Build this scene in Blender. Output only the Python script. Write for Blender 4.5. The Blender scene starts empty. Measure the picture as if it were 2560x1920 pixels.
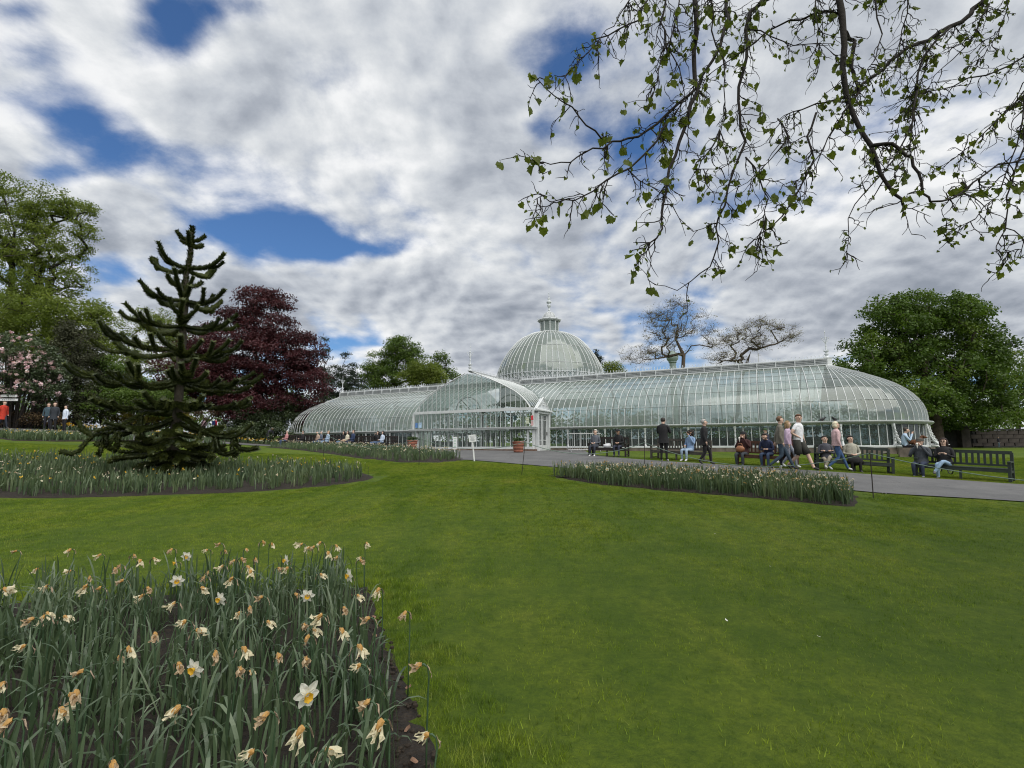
import bpy, bmesh, math, random
import numpy as np
from mathutils import Vector, Matrix
R = math.radians
rng = np.random.default_rng(7)
random.seed(7)
scene = bpy.context.scene
COL = scene.collection

# ------------------------------------------------------------------ camera
FPX = 1230.3; PIT = R(7.174); ROL = R(-0.214); EYE = Vector((0, 0, 1.5))
cam_d = bpy.data.cameras.new('camera'); cam = bpy.data.objects.new('camera', cam_d)
COL.objects.link(cam); scene.camera = cam
cam_d.sensor_width = 36; cam_d.lens = 36 * FPX / 2560
cam_d.clip_start = 0.05; cam_d.clip_end = 3000
FWD = Vector((0, math.cos(PIT), math.sin(PIT))); RGT = Vector((1, 0, 0)); UPV = Vector((0, -math.sin(PIT), math.cos(PIT)))
cr, sr = math.cos(ROL), math.sin(ROL)
camR = RGT * cr + UPV * sr          # image right axis
camU = UPV * cr - RGT * sr
cam.matrix_world = Matrix.Translation(EYE) @ Matrix((camR, camU, -FWD)).transposed().to_4x4()

# ------------------------------------------------------------------ exposure
scene.view_settings.view_transform = 'Standard'; scene.view_settings.look = 'None'
scene.view_settings.exposure = 0.0; scene.view_settings.gamma = 1.0
scene.view_settings.use_curve_mapping = False
scene.render.engine = 'CYCLES'
cy = scene.cycles
cy.max_bounces = 10; cy.transparent_max_bounces = 24; cy.diffuse_bounces = 3; cy.glossy_bounces = 4
cy.transmission_bounces = 4; cy.use_denoising = True
cy.caustics_reflective = False; cy.caustics_refractive = False
cy.sample_clamp_indirect = 6; cy.filter_width = 1.1

SUN_EL, SUN_AZ = 54.0, 148.0        # azimuth clockwise from +Y
def sun_vec():
    a, e = R(SUN_AZ), R(SUN_EL)
    return Vector((math.sin(a) * math.cos(e), math.cos(a) * math.cos(e), math.sin(e)))
sd = bpy.data.lights.new('sun', 'SUN'); sd.energy = 3.4; sd.angle = R(75); sd.color = (1.0, 0.955, 0.88)
so = bpy.data.objects.new('sun', sd); COL.objects.link(so)
so.rotation_euler = (-sun_vec()).to_track_quat('-Z', 'Y').to_euler(); so.location = (0, 0, 40)

# ------------------------------------------------------------------ world: Nishita sky + cloud cover
class NT:
    def __init__(s, nt): s.nt = nt; s.n = nt.nodes; s.l = nt.links
    def new(s, t, **k):
        n = s.n.new(t)
        for a, b in k.items(): setattr(n, a, b)
        return n
    def put(s, sock, v):
        if isinstance(v, bpy.types.NodeSocket): s.l.new(v, sock)
        elif v is not None: sock.default_value = v
    def m(s, op, a=None, b=None, c=None, clamp=False):
        n = s.new('ShaderNodeMath', operation=op, use_clamp=clamp)
        for i, v in enumerate((a, b, c)):
            if v is not None: s.put(n.inputs[i], v)
        return n.outputs[0]
    def vm(s, op, a=None, b=None):
        n = s.new('ShaderNodeVectorMath', operation=op)
        for i, v in enumerate((a, b)):
            if v is not None: s.put(n.inputs[i], v)
        return n.outputs['Value'] if op in ('LENGTH', 'DOT_PRODUCT', 'DISTANCE') else n.outputs[0]
    def noise(s, vec, scale, detail=4, rough=.5, dist=0.0, out=0, dim='3D'):
        n = s.new('ShaderNodeTexNoise', noise_dimensions=dim); s.put(n.inputs['Vector'], vec)
        n.inputs['Scale'].default_value = scale; n.inputs['Detail'].default_value = detail
        n.inputs['Roughness'].default_value = rough; n.inputs['Distortion'].default_value = dist
        return n.outputs[out]
    def ramp(s, fac, stops, interp='LINEAR'):
        n = s.new('ShaderNodeValToRGB'); n.color_ramp.interpolation = interp
        e = n.color_ramp.elements
        while len(e) < len(stops): e.new(.5)
        for i, (p, c) in enumerate(stops):
            e[i].position = p; e[i].color = tuple(c) + (1,) if len(c) == 3 else c
        s.put(n.inputs[0], fac); return n.outputs[0]
    def mixc(s, f, a, b, mode='MIX'):
        n = s.new('ShaderNodeMix', data_type='RGBA', blend_type=mode)
        s.put(n.inputs[0], f)
        for i, v in ((6, a), (7, b)):
            if isinstance(v, (tuple, list)) and len(v) == 3: v = tuple(v) + (1,)
            s.put(n.inputs[i], v)
        return n.outputs[2]
    def mapr(s, v, a, b, c=0., d=1., smooth=False):
        n = s.new('ShaderNodeMapRange'); n.clamp = True
        if smooth: n.interpolation_type = 'SMOOTHSTEP'
        s.put(n.inputs[0], v)
        for i, q in enumerate((a, b, c, d)): n.inputs[i + 1].default_value = q
        return n.outputs[0]

def pray(u, v):
    """unit direction through source pixel (2560x1920)"""
    return (FWD * FPX + camR * (u - 1280) - camU * (v - 960)).normalized()

world = bpy.data.worlds.new('World'); scene.world = world; world.use_nodes = True
W = NT(world.node_tree); W.n.clear()
wout = W.new('ShaderNodeOutputWorld')
sky = W.new('ShaderNodeTexSky', sky_type='NISHITA'); sky.sun_disc = False
sky.sun_elevation = R(SUN_EL); sky.sun_rotation = R(SUN_AZ); sky.altitude = 50
sky.air_density = 1.1; sky.dust_density = 0.6; sky.ozone_density = 2.2
tc = W.new('ShaderNodeTexCoord'); sep = W.new('ShaderNodeSeparateXYZ'); W.l.new(tc.outputs['Generated'], sep.inputs[0])
SK = 0.30
zz = W.m('ADD', W.m('MAXIMUM', sep.outputs[2], 0.0), SK)
px_ = W.m('DIVIDE', sep.outputs[0], zz); py_ = W.m('DIVIDE', sep.outputs[1], zz)
cmb = W.new('ShaderNodeCombineXYZ'); W.l.new(px_, cmb.inputs[0]); W.l.new(py_, cmb.inputs[1])
P = cmb.outputs[0]
def plane_pt(u, v):
    d = pray(u, v); k = max(d.z, 0) + SK
    return d.x / k, d.y / k
# streets of cloud run a little askew
def cloud(vec, small=True):
    """billowing cloud density at a point of the cloud deck"""
    warp = W.noise(vec, 1.6, 2, .5, out=1, dim='2D')
    w = W.vm('ADD', vec, W.vm('MULTIPLY', W.vm('SUBTRACT', warp, (.5, .5, .5)), (.13, .13, .13)))
    n1 = W.noise(w, 1.25, 3, .5, dim='2D')
    vo = W.new('ShaderNodeTexVoronoi', feature='SMOOTH_F1', voronoi_dimensions='2D'); W.l.new(w, vo.inputs['Vector'])
    vo.inputs['Scale'].default_value = 3.2; vo.inputs['Smoothness'].default_value = .7
    vo.inputs['Detail'].default_value = 2.0; vo.inputs['Roughness'].default_value = .55; vo.inputs['Lacunarity'].default_value = 2.3
    fine = W.noise(w, 6.5, 9, .64, dim='2D')
    d = W.m('ADD', W.m('MULTIPLY', n1, 1.0), W.m('MULTIPLY', W.m('SUBTRACT', .45, vo.outputs['Distance']), .42))
    return W.m('ADD', d, W.m('MULTIPLY', W.m('SUBTRACT', fine, .5), .40))
stw = W.vm('MULTIPLY', P, (1.0, 1.0, 1.0))
dens = W.m('ADD', W.m('MULTIPLY', W.m('SUBTRACT', cloud(stw), .5), .95), .73)
densb = W.m('ADD', W.m('MULTIPLY', W.m('SUBTRACT', cloud(W.vm('ADD', stw, (-.022, -.028, 0))), .5), .95), .73)
# openings in the cloud deck (u, v, half width, half height in px, strength)
GAPS = [(420, 70, 120, 150, .36), (560, 20, 120, 45, .22), (60, 20, 80, 40, .22), (240, 370, 170, 80, .30), (170, 270, 150, 60, .20), (270, 690, 130, 40, .20), (80, 130, 120, 50, .14),
        (710, 575, 150, 55, .34), (880, 622, 150, 22, .26), (1450, 130, 130, 75, .30), (1340, 310, 60, 45, .26), (1270, 120, 60, 80, .16), (1380, 200, 60, 40, .15),
        (400, 660, 220, 25, .12), (150, 440, 100, 28, .10), (2150, 190, 200, 70, .08), (1900, 180, 200, 50, .05),
        (880, 855, 90, 14, .13), (1760, 800, 170, 30, .09), (240, 640, 60, 20, .10), (2200, 330, 90, 30, .10),
        (240, 380, 60, 30, -.05)]
BANKS = [(1000, 280, 420, 150, .09), (1100, 720, 500, 70, .08), (2100, 640, 400, 120, .05), (1500, 620, 350, 90, .10), (1250, 520, 200, 80, .08), (700, 330, 200, 120, .06)]
tot = None
for sgn, LST in ((-1, GAPS), (1, BANKS)):
    for (u, v, hw, hh, s) in LST:
        cx, cyy = plane_pt(u, v)
        ax, ay = plane_pt(u + hw, v); bx, by = plane_pt(u, v - hh)
        M = np.array([[ax - cx, bx - cx], [ay - cyy, by - cyy]]); I = np.linalg.inv(M)
        dx = W.m('SUBTRACT', px_, cx); dy = W.m('SUBTRACT', py_, cyy)
        a = W.m('ADD', W.m('MULTIPLY', dx, float(I[0, 0])), W.m('MULTIPLY', dy, float(I[0, 1])))
        b = W.m('ADD', W.m('MULTIPLY', dx, float(I[1, 0])), W.m('MULTIPLY', dy, float(I[1, 1])))
        g = W.m('EXPONENT', W.m('MULTIPLY', W.m('ADD', W.m('MULTIPLY', a, a), W.m('MULTIPLY', b, b)), -0.8))
        q = W.m('MULTIPLY', g, sgn * s)
        tot = q if tot is None else W.m('ADD', tot, q)
dens2 = W.m('ADD', dens, W.m('MULTIPLY', tot, 1.25))
cover = W.mapr(dens2, 0.22, 0.60, 0, 1, True)
# thin edges glow, thick bellies are grey, and each billow is lit on the side of the light
thick = W.mapr(dens2, 0.45, 1.0, 0, 1, False)
big = W.mapr(W.noise(stw, .9, 3, .5, dim='2D'), .35, .65, 0, 1, True)
relief = W.m('MULTIPLY', W.m('SUBTRACT', dens, densb), 2.3)
br = W.m('ADD', W.m('ADD', W.m('MULTIPLY', W.m('SUBTRACT', 1.0, thick), .66), W.m('MULTIPLY', big, .34)), W.m('ADD', relief, -.02), clamp=True)
ccol = W.ramp(br, [(0.0, (.29, .325, .385)), (.28, (.42, .455, .515)), (.52, (.57, .605, .655)), (.78, (.74, .765, .79)), (1.0, (.91, .92, .93))])
SKYS = 0.085
bg1 = W.new('ShaderNodeBackground'); bg1.inputs[1].default_value = SKYS
deep = W.mixc(1.0, sky.outputs[0], (0.70, 1.0, 1.35), 'MULTIPLY')
W.l.new(deep, bg1.inputs[0])
bg2 = W.new('ShaderNodeBackground'); W.l.new(ccol, bg2.inputs[0]); bg2.inputs[1].default_value = 1.0
mx = W.new('ShaderNodeMixShader'); W.l.new(cover, mx.inputs[0]); W.l.new(bg1.outputs[0], mx.inputs[1]); W.l.new(bg2.outputs[0], mx.inputs[2])
W.l.new(mx.outputs[0], wout.inputs[0])
world.cycles.sampling_method = 'MANUAL'; world.cycles.sample_map_resolution = 256

# ------------------------------------------------------------------ terrain
CP = [(-8,0,0),(0,0,0),(8,0,-.02),(0,4,0.0),(-4,5,.02),(6,5,0),(0,10,.28),(-7,11,.36),(-13,10,.4),(8,10,.22),(14,8,.0),(16,14.5,.36),
      (13,17.5,.5),(10,17,.66),(20,20,.7),(18,25,1.05),(6,21,.86),(-1.6,20,.88),(0,27,1.1),(6,26,1.05),(-6,33,1.25),(-16,38,1.5),
      (-20,43,1.6),(-22,30,1.85),(-29,32,2.55),(-10,25,1.25),(-17,20,1.35),(-28,22,1.9),(-40,40,3.1),(-30,50,2.6),(0,60,1.6),
      (50,50,1.2),(-33,55,2.95),(30,40,1.1),(35,25,.8),(45,15,.3),(60,0,0),(-60,60,3.6),(0,120,2.2),(80,90,1.6),(-90,120,4.5),(0,-40,-.8),(-50,-10,.6),
      (50,-40,-.8),(-50,-50,0),(120,40,1.2),(-120,40,3.5),(0,200,2.6),(-10,17,.78),(-8,15,.6)]
CP = np.array(CP, float); _S = 30.0
def _k(r): return np.where(r > 1e-9, r * r * np.log(np.maximum(r, 1e-9)), 0.0)
_P = CP[:, :2] / _S; _n = len(CP)
_K = _k(np.linalg.norm(_P[:, None] - _P[None], axis=2)) + np.eye(_n) * 2e-3
_Q = np.hstack([np.ones((_n, 1)), _P]); _A = np.block([[_K, _Q], [_Q.T, np.zeros((3, 3))]])
_C = np.linalg.solve(_A, np.concatenate([CP[:, 2], np.zeros(3)]))
def gz(x, y):
    x = np.atleast_1d(np.asarray(x, float)); y = np.atleast_1d(np.asarray(y, float))
    X = np.clip(x, -110, 110); Y = np.clip(y, -60, 190)
    q = np.stack([X, Y], -1) / _S
    r = np.linalg.norm(q[..., None, :] - _P, axis=-1)
    return _k(r) @ _C[:_n] + _C[_n] + q @ _C[_n + 1:]
def gz1(x, y): return float(gz(x, y)[0])
def G(u, v, up=0.0):
    """point where the ray through a pixel meets the ground (raised by up)"""
    d = pray(u, v); t = 1.0; prev = None
    for i in range(2000):
        p = EYE + d * t; h = p.z - gz1(p.x, p.y) - up
        if h < 0: break
        prev = (t, h); t *= 1.02
        if t > 250: return p
    lo, hi = prev[0], t
    for i in range(25):
        m = (lo + hi) / 2; p = EYE + d * m
        if p.z - gz1(p.x, p.y) - up < 0: hi = m
        else: lo = m
    p = EYE + d * hi; return p
def at(u, v, depth):
    d = pray(u, v); return EYE + d * (depth / d.y)
def gp(x, y, up=0): return Vector((x, y, gz1(x, y) + up))
def ud(u, depth):
    """ground point in column u at a given depth"""
    x = (u - 1280) / FPX * depth; return gp(x, depth)

# ------------------------------------------------------------------ helpers
def tag(o, label=None, cat=None, group=None, kind=None):
    for k, v in (('label', label), ('category', cat), ('group', group), ('kind', kind)):
        if v: o[k] = v
    return o
def empty(name, loc=(0, 0, 0), rz=0.0, parent=None):
    o = bpy.data.objects.new(name, None); COL.objects.link(o); o.location = loc; o.rotation_euler.z = rz
    o.empty_display_size = .1
    if parent: o.parent = parent
    return o
def thing(name, label, cat, loc=(0, 0, 0), rz=0.0, group=None):
    return tag(empty(name, loc, rz), label, cat, group)
def mkobj(name, me, parent=None, loc=None, rz=None):
    o = bpy.data.objects.new(name, me); COL.objects.link(o)
    if parent: o.parent = parent
    if loc is not None: o.location = loc
    if rz is not None: o.rotation_euler.z = rz
    return o
class MB:
    def __init__(s): s.V = []; s.F = []; s.M = []; s.n = 0
    def add(s, V, F, m=0):
        V = np.asarray(V, float).reshape(-1, 3)
        for f in F: s.F.append([i + s.n for i in f]); s.M.append(m)
        s.V.append(V); s.n += len(V); return s
    def box(s, c, d, rz=0.0, m=0, M=None):
        x, y, z = [q / 2 for q in d]
        V = np.array([(-x,-y,-z),(x,-y,-z),(x,y,-z),(-x,y,-z),(-x,-y,z),(x,-y,z),(x,y,z),(-x,y,z)])
        if M is not None: V = V @ np.array(M).T
        if rz:
            a, b = math.cos(rz), math.sin(rz); V = V @ np.array([[a, b, 0], [-b, a, 0], [0, 0, 1]])
        return s.add(V + np.array(c), [(0,3,2,1),(4,5,6,7),(0,1,5,4),(1,2,6,5),(2,3,7,6),(3,0,4,7)], m)
    def span(s, a, b, c, m=0):
        """box from corner to corner"""
        return s.box([(a[0]+b[0])/2, (a[1]+b[1])/2, (a[2]+b[2])/2], [abs(b[i]-a[i]) for i in range(3)], m=m) if c is None else s
    def tube(s, pts, rad, n=6, m=0, caps=True, flat=None):
        pts = np.asarray(pts, float); k = len(pts)
        rad = np.full(k, rad, float) if np.isscalar(rad) else np.asarray(rad, float)
        T = np.gradient(pts, axis=0); T /= np.maximum(np.linalg.norm(T, axis=1, keepdims=True), 1e-9)
        up = np.array([0, 0, 1.0]) if abs(T[0, 2]) < .9 else np.array([1.0, 0, 0])
        A = np.cross(T[0], up); A /= np.linalg.norm(A)
        rings = []
        ph = np.arange(n) * 2 * np.pi / n
        for i in range(k):
            A = A - T[i] * (A @ T[i]); A /= max(np.linalg.norm(A), 1e-9); B = np.cross(T[i], A)
            fx = 1.0 if flat is None else flat
            rings.append(pts[i] + rad[i] * (np.cos(ph)[:, None] * A + fx * np.sin(ph)[:, None] * B))
        F = []
        for i in range(k - 1):
            for j in range(n):
                a = i * n + j; b = i * n + (j + 1) % n
                F.append((a, b, b + n, a + n))
        if caps: F.append(tuple(range(n))[::-1]); F.append(tuple(range((k - 1) * n, k * n)))
        return s.add(np.concatenate(rings), F, m)
    def lathe(s, prof, n=12, c=(0, 0, 0), m=0, ph0=0.0, sweep=2 * math.pi, sx=1, sy=1):
        full = abs(sweep - 2 * math.pi) < 1e-6; q = n if full else n + 1
        ph = ph0 + np.arange(q) * sweep / n; V = []
        for r, z in prof:
            for a in ph: V.append((c[0] + r * math.cos(a) * sx, c[1] + r * math.sin(a) * sy, c[2] + z))
        F = []
        for i in range(len(prof) - 1):
            for j in range(n):
                a = i * q + j; b = i * q + (j + 1) % q
                F.append((a, b, b + q, a + q))
        return s.add(V, F, m)
    def ball(s, c, r, m=0, n=8, k=5):
        r = (r, r, r) if np.isscalar(r) else r
        pr = [(max(math.sin(math.pi * i / k), .001), -math.cos(math.pi * i / k)) for i in range(k + 1)]
        V = []
        for a, z in pr:
            for j in range(n):
                t = 2 * math.pi * j / n; V.append((c[0] + r[0] * a * math.cos(t), c[1] + r[1] * a * math.sin(t), c[2] + r[2] * z))
        F = [(i * n + j, i * n + (j + 1) % n, (i + 1) * n + (j + 1) % n, (i + 1) * n + j) for i in range(k) for j in range(n)]
        return s.add(V, F, m)
    def mesh(s, name, mats, smooth=False):
        me = bpy.data.meshes.new(name)
        V = np.concatenate(s.V) if s.V else np.zeros((0, 3))
        me.from_pydata(V.tolist(), [], s.F)
        for m in (mats if isinstance(mats, (list, tuple)) else [mats]): me.materials.append(m)
        if any(s.M): me.polygons.foreach_set('material_index', s.M)
        if smooth: me.polygons.foreach_set('use_smooth', [True] * len(me.polygons))
        me.update(); return me
    def build(s, name, mats, parent=None, smooth=False, loc=None, rz=None):
        return mkobj(name, s.mesh(name, mats, smooth), parent, loc, rz)
def quads_mesh(name, V, mats, midx=None, k=4, smooth=False, attr=None):
    """V: (N,k,3) polygons, fast"""
    N = len(V); me = bpy.data.meshes.new(name)
    me.vertices.add(N * k); me.vertices.foreach_set('co', V.reshape(-1).astype(np.float32))
    me.loops.add(N * k); me.loops.foreach_set('vertex_index', np.arange(N * k, dtype=np.int32))
    me.polygons.add(N); me.polygons.foreach_set('loop_start', np.arange(0, N * k, k, dtype=np.int32))
    me.polygons.foreach_set('loop_total', np.full(N, k, dtype=np.int32))
    for m in (mats if isinstance(mats, (list, tuple)) else [mats]): me.materials.append(m)
    if midx is not None: me.polygons.foreach_set('material_index', np.asarray(midx, dtype=np.int32))
    if attr is not None:
        a = me.attributes.new('rnd', 'FLOAT', 'FACE'); a.data.foreach_set('value', np.asarray(attr, np.float32))
    me.update(calc_edges=True)
    if smooth: me.polygons.foreach_set('use_smooth', [True] * N)
    return me

# ------------------------------------------------------------------ materials
_mats = {}
def mat(name, col, rough=.6, var=0.0, vs=4.0, bump=0.0, bs=40.0, metal=0.0, spec=.4, col2=None, sub=None, obj=True, sheen=0):
    if name in _mats: return _mats[name]
    m = bpy.data.materials.new(name); m.use_nodes = True; N = NT(m.node_tree)
    b = N.n['Principled BSDF']; b.inputs['Roughness'].default_value = rough
    b.inputs['Metallic'].default_value = metal; b.inputs['Specular IOR Level'].default_value = spec
    c = tuple(col) + (1,); b.inputs['Base Color'].default_value = c
    t = N.new('ShaderNodeTexCoord')
    if var > 0 or col2:
        f = N.noise(t.outputs['Object'], vs, 5, .6)
        f = N.mapr(f, .3, .7)
        a = tuple(max(0, x * (1 - var)) for x in col); d = col2 if col2 else tuple(min(1, x * (1 + var)) for x in col)
        N.l.new(N.mixc(f, a if not col2 else col, d), b.inputs['Base Color'])
    if bump > 0:
        bn = N.new('ShaderNodeBump'); bn.inputs['Strength'].default_value = bump; bn.inputs['Distance'].default_value = .02
        N.l.new(N.noise(t.outputs['Object'], bs, 4, .6), bn.inputs['Height']); N.l.new(bn.outputs[0], b.inputs['Normal'])
    _mats[name] = m; return m
def leafmat(name, c1, c2, trans=.35, rough=.5, c3=None, spec=.3, big=0.25, tint=(1.15, 1.2, .7)):
    """foliage: colour varies leaf by leaf and over clumps; light passes through"""
    if name in _mats: return _mats[name]
    m = bpy.data.materials.new(name); m.use_nodes = True; N = NT(m.node_tree)
    b = N.n['Principled BSDF']; o = N.n['Material Output']
    at_ = N.new('ShaderNodeAttribute', attribute_name='rnd', attribute_type='GEOMETRY')
    t = N.new('ShaderNodeTexCoord'); nz = N.noise(t.outputs['Object'], big, 3, .5)
    f = N.m('ADD', N.m('MULTIPLY', at_.outputs['Fac'], .6), N.m('MULTIPLY', N.mapr(nz, .35, .65), .4))
    st = [(0, c1), (1, c2)] if c3 is None else [(0, c1), (.55, c2), (1, c3)]
    col = N.ramp(f, st)
    N.l.new(col, b.inputs['Base Color']); b.inputs['Roughness'].default_value = rough; b.inputs['Specular IOR Level'].default_value = spec
    tr = N.new('ShaderNodeBsdfTranslucent'); N.l.new(N.mixc(1, col, tint, 'MULTIPLY'), tr.inputs[0])
    mx = N.new('ShaderNodeMixShader'); mx.inputs[0].default_value = trans
    N.l.new(b.outputs[0], mx.inputs[1]); N.l.new(tr.outputs[0], mx.inputs[2]); N.l.new(mx.outputs[0], o.inputs[0])
    _mats[name] = m; return m
# ================================================================== GROUND
def lawn_material(name, path=False):
    m = bpy.data.materials.new(name); m.use_nodes = True; N = NT(m.node_tree); b = N.n['Principled BSDF']
    g = N.new('ShaderNodeNewGeometry'); pos = g.outputs['Position']
    big = N.noise(pos, .35, 4, .6); mid = N.noise(pos, 1.7, 4, .6)
    st = N.vm('MULTIPLY', pos, (9.0, 9.0, 9.0)); fine = N.noise(st, 3.0, 5, .7); fine2 = N.noise(pos, 120.0, 3, .7)
    s1_ = N.vm('MULTIPLY', pos, (1.5, .35, 1)); mow = N.noise(s1_, 1.0, 2, .5)
    f = N.m('ADD', N.m('MULTIPLY', big, .45), N.m('ADD', N.m('MULTIPLY', mid, .3), N.m('MULTIPLY', mow, .25)))
    c = N.ramp(f, [(.34, (.062, .108, .009)), (.46, (.098, .150, .011)), (.56, (.142, .190, .016)), (.68, (.20, .225, .028))])
    c = N.mixc(N.mapr(N.noise(pos, 7.5, 5, .7), .36, .62, .5, 0), c, (.028, .062, .007)); c = N.mixc(N.mapr(fine, .3, .7, 0, .55), c, (.022, .052, .008))
    c = N.mixc(N.mapr(fine2, .45, .75, 0, .3), c, (.15, .20, .035))
    N.l.new(c, b.inputs['Base Color']); b.inputs['Roughness'].default_value = .85; b.inputs['Specular IOR Level'].default_value = .15
    bn = N.new('ShaderNodeBump'); bn.inputs['Strength'].default_value = .9; bn.inputs['Distance'].default_value = .03
    N.l.new(N.m('ADD', fine, N.m('MULTIPLY', fine2, .6)), bn.inputs['Height']); N.l.new(bn.outputs[0], b.inputs['Normal'])
    return m
M_LAWN = lawn_material('mown lawn')
def graded(lo, hi, fine_lo, fine_hi, step, grow):
    a = list(np.arange(fine_lo, fine_hi + 1e-6, step)); s = step; x = a[-1]
    while x < hi: s *= grow; x += s; a.append(min(x, hi))
    s = step; x = a[0]
    while x > lo: s *= grow; x -= s; a.insert(0, max(x, lo))
    return np.array(a)
xs = graded(-900, 900, -30, 30, .5, 1.18); ys = graded(-500, 1400, -4, 50, .5, 1.18)
XX, YY = np.meshgrid(xs, ys)
ZZ = gz(XX.ravel(), YY.ravel()).reshape(XX.shape)
ZZ += (np.sin(XX * 1.3) * np.cos(YY * 1.1) * .006)
V = np.stack([XX, YY, ZZ], -1).reshape(-1, 3); nx, ny = len(xs), len(ys)
F = [(j * nx + i, j * nx + i + 1, (j + 1) * nx + i + 1, (j + 1) * nx + i) for j in range(ny - 1) for i in range(nx - 1)]
me = bpy.data.meshes.new('lawn'); me.from_pydata(V.tolist(), [], F); me.materials.append(M_LAWN)
me.polygons.foreach_set('use_smooth', [True] * len(F)); me.update()
lawn = tag(mkobj('lawn', me), 'close mown green lawn rising gently to the glasshouse', kind='structure')

def resample(pts, n):
    pts = np.array([[p[0], p[1]] for p in pts], float); d = np.r_[0, np.cumsum(np.linalg.norm(np.diff(pts, axis=0), axis=1))]
    t = np.linspace(0, d[-1], n); return np.stack([np.interp(t, d, pts[:, 0]), np.interp(t, d, pts[:, 1])], -1)
def smooth(pts, k=2):
    pts = np.array([[p[0], p[1]] for p in pts], float)
    for _ in range(k):
        q = [pts[0]]
        for a, b in zip(pts[:-1], pts[1:]): q += [a * .75 + b * .25, a * .25 + b * .75]
        q.append(pts[-1]); pts = np.array(q)
    return pts
def strip(name, A, B, n, mcount, m, up, smo=True, jit=0):
    A = resample(smooth(A) if smo else A, n); B = resample(smooth(B) if smo else B, n)
    if jit: A = A + rng.normal(0, jit, A.shape); B = B + rng.normal(0, jit, B.shape)
    t = np.linspace(0, 1, mcount)[None, :, None]; Pq = A[:, None] * (1 - t) + B[:, None] * t
    z = gz(Pq[..., 0].ravel(), Pq[..., 1].ravel()).reshape(Pq.shape[:2]) + up
    z += np.sin(Pq[..., 0] * 1.3) * np.cos(Pq[..., 1] * 1.1) * .006
    V = np.concatenate([Pq, z[..., None]], -1).reshape(-1, 3)
    F = [(i * mcount + j, (i + 1) * mcount + j, (i + 1) * mcount + j + 1, i * mcount + j + 1) for i in range(n - 1) for j in range(mcount - 1)]
    me = bpy.data.meshes.new(name); me.from_pydata(V.tolist(), [], F); me.materials.append(m)
    me.polygons.foreach_set('use_smooth', [True] * len(F)); me.update(); return mkobj(name, me)
def asphalt():
    m = bpy.data.materials.new('worn grey tarmac'); m.use_nodes = True; N = NT(m.node_tree); b = N.n['Principled BSDF']
    g = N.new('ShaderNodeNewGeometry'); pos = g.outputs['Position']
    c = N.ramp(N.noise(pos, .8, 7, .68), [(.3, (.060, .061, .062)), (.5, (.092, .092, .093)), (.7, (.13, .129, .127))])
    ck = N.new('ShaderNodeTexVoronoi', feature='DISTANCE_TO_EDGE'); N.l.new(N.vm('ADD', pos, N.vm('MULTIPLY', N.noise(pos, 1.4, 4, .6, out=1), (1.2, 1.2, 0))), ck.inputs['Vector']); ck.inputs['Scale'].default_value = .28
    c = N.mixc(N.mapr(ck.outputs['Distance'], .0, .012, .7, 0), c, (.03, .03, .03)); c = N.mixc(N.mapr(N.noise(pos, 2.3, 3, .5), .62, .70, 0, .35), c, (.045, .045, .046))
    gr = N.noise(pos, 90, 3, .8); c = N.mixc(N.mapr(gr, .4, .8, 0, .5), c, (.24, .24, .235)); c = N.mixc(N.mapr(gr, .45, .2, 0, .5), c, (.045, .045, .048))
    N.l.new(c, b.inputs['Base Color']); b.inputs['Roughness'].default_value = .8
    bn = N.new('ShaderNodeBump'); bn.inputs['Strength'].default_value = .5; bn.inputs['Distance'].default_value = .01
    N.l.new(gr, bn.inputs['Height']); N.l.new(bn.outputs[0], b.inputs['Normal']); return m
M_PATH = asphalt()
BX0, BY0, BTH, BZ = 3.989, 37.253, R(27.111), 1.137
AX = Vector((math.cos(BTH), -math.sin(BTH), 0)); NV = Vector((-math.sin(BTH), -math.cos(BTH), 0))
def bw(s, t, h=0): return Vector((BX0, BY0, BZ + h)) + AX * s + NV * t
near = [bw(-60, 12.5)[:2], bw(-40, 11.5)[:2], G(640, 1116)[:2], G(800, 1119)[:2], G(950, 1127)[:2], G(1050, 1136)[:2], G(1130, 1149)[:2], G(1180, 1151.5)[:2], G(1300, 1161)[:2],
        G(1420, 1172)[:2], G(1600, 1186)[:2], G(1800, 1198)[:2], G(2000, 1213)[:2], G(2170, 1232)[:2], G(2330, 1242)[:2], G(2560, 1256)[:2], (13.6, 10.0), (19, 7), (30, 1)]
far = [bw(-60, 7.6)[:2], bw(-40, 7)[:2], bw(-26, 6.2)[:2], bw(-16, 4.9)[:2], bw(-9.2, 4.6)[:2], bw(-9, 6.5)[:2], bw(-4, 6.7)[:2], bw(.4, 6.7)[:2], bw(1, 4.8)[:2], bw(3.0, 4.6)[:2], bw(3.6, 6.0)[:2], G(1480, 1139)[:2],
       G(1560, 1147)[:2], G(1700, 1156)[:2], G(1850, 1166)[:2], G(2050, 1180)[:2], G(2160, 1186)[:2], G(2281, 1194)[:2], G(2400, 1202)[:2], G(2560, 1214)[:2], (18.5, 12.8), (26, 8), (40, 1)]
NEAR = resample(smooth(near), 160); FAR = resample(smooth(far, 1), 160)
tag(strip('path', near, far, 160, 10, M_PATH, .022), 'grey tarmac path running along the front of the glasshouse', kind='structure')
tag(strip('path', [(-60, 24.0), (-40, 26.0), (-28, 27.2), (-23, 29), (-19, 33), (-17, 36)], [(-60, 30), (-42, 31.5), (-32, 32.5), (-26, 36), (-22, 40), (-19, 42)], 60, 8, M_PATH, .026),
    'grey tarmac path curving in from the shrubs on the left', kind='structure')

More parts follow.
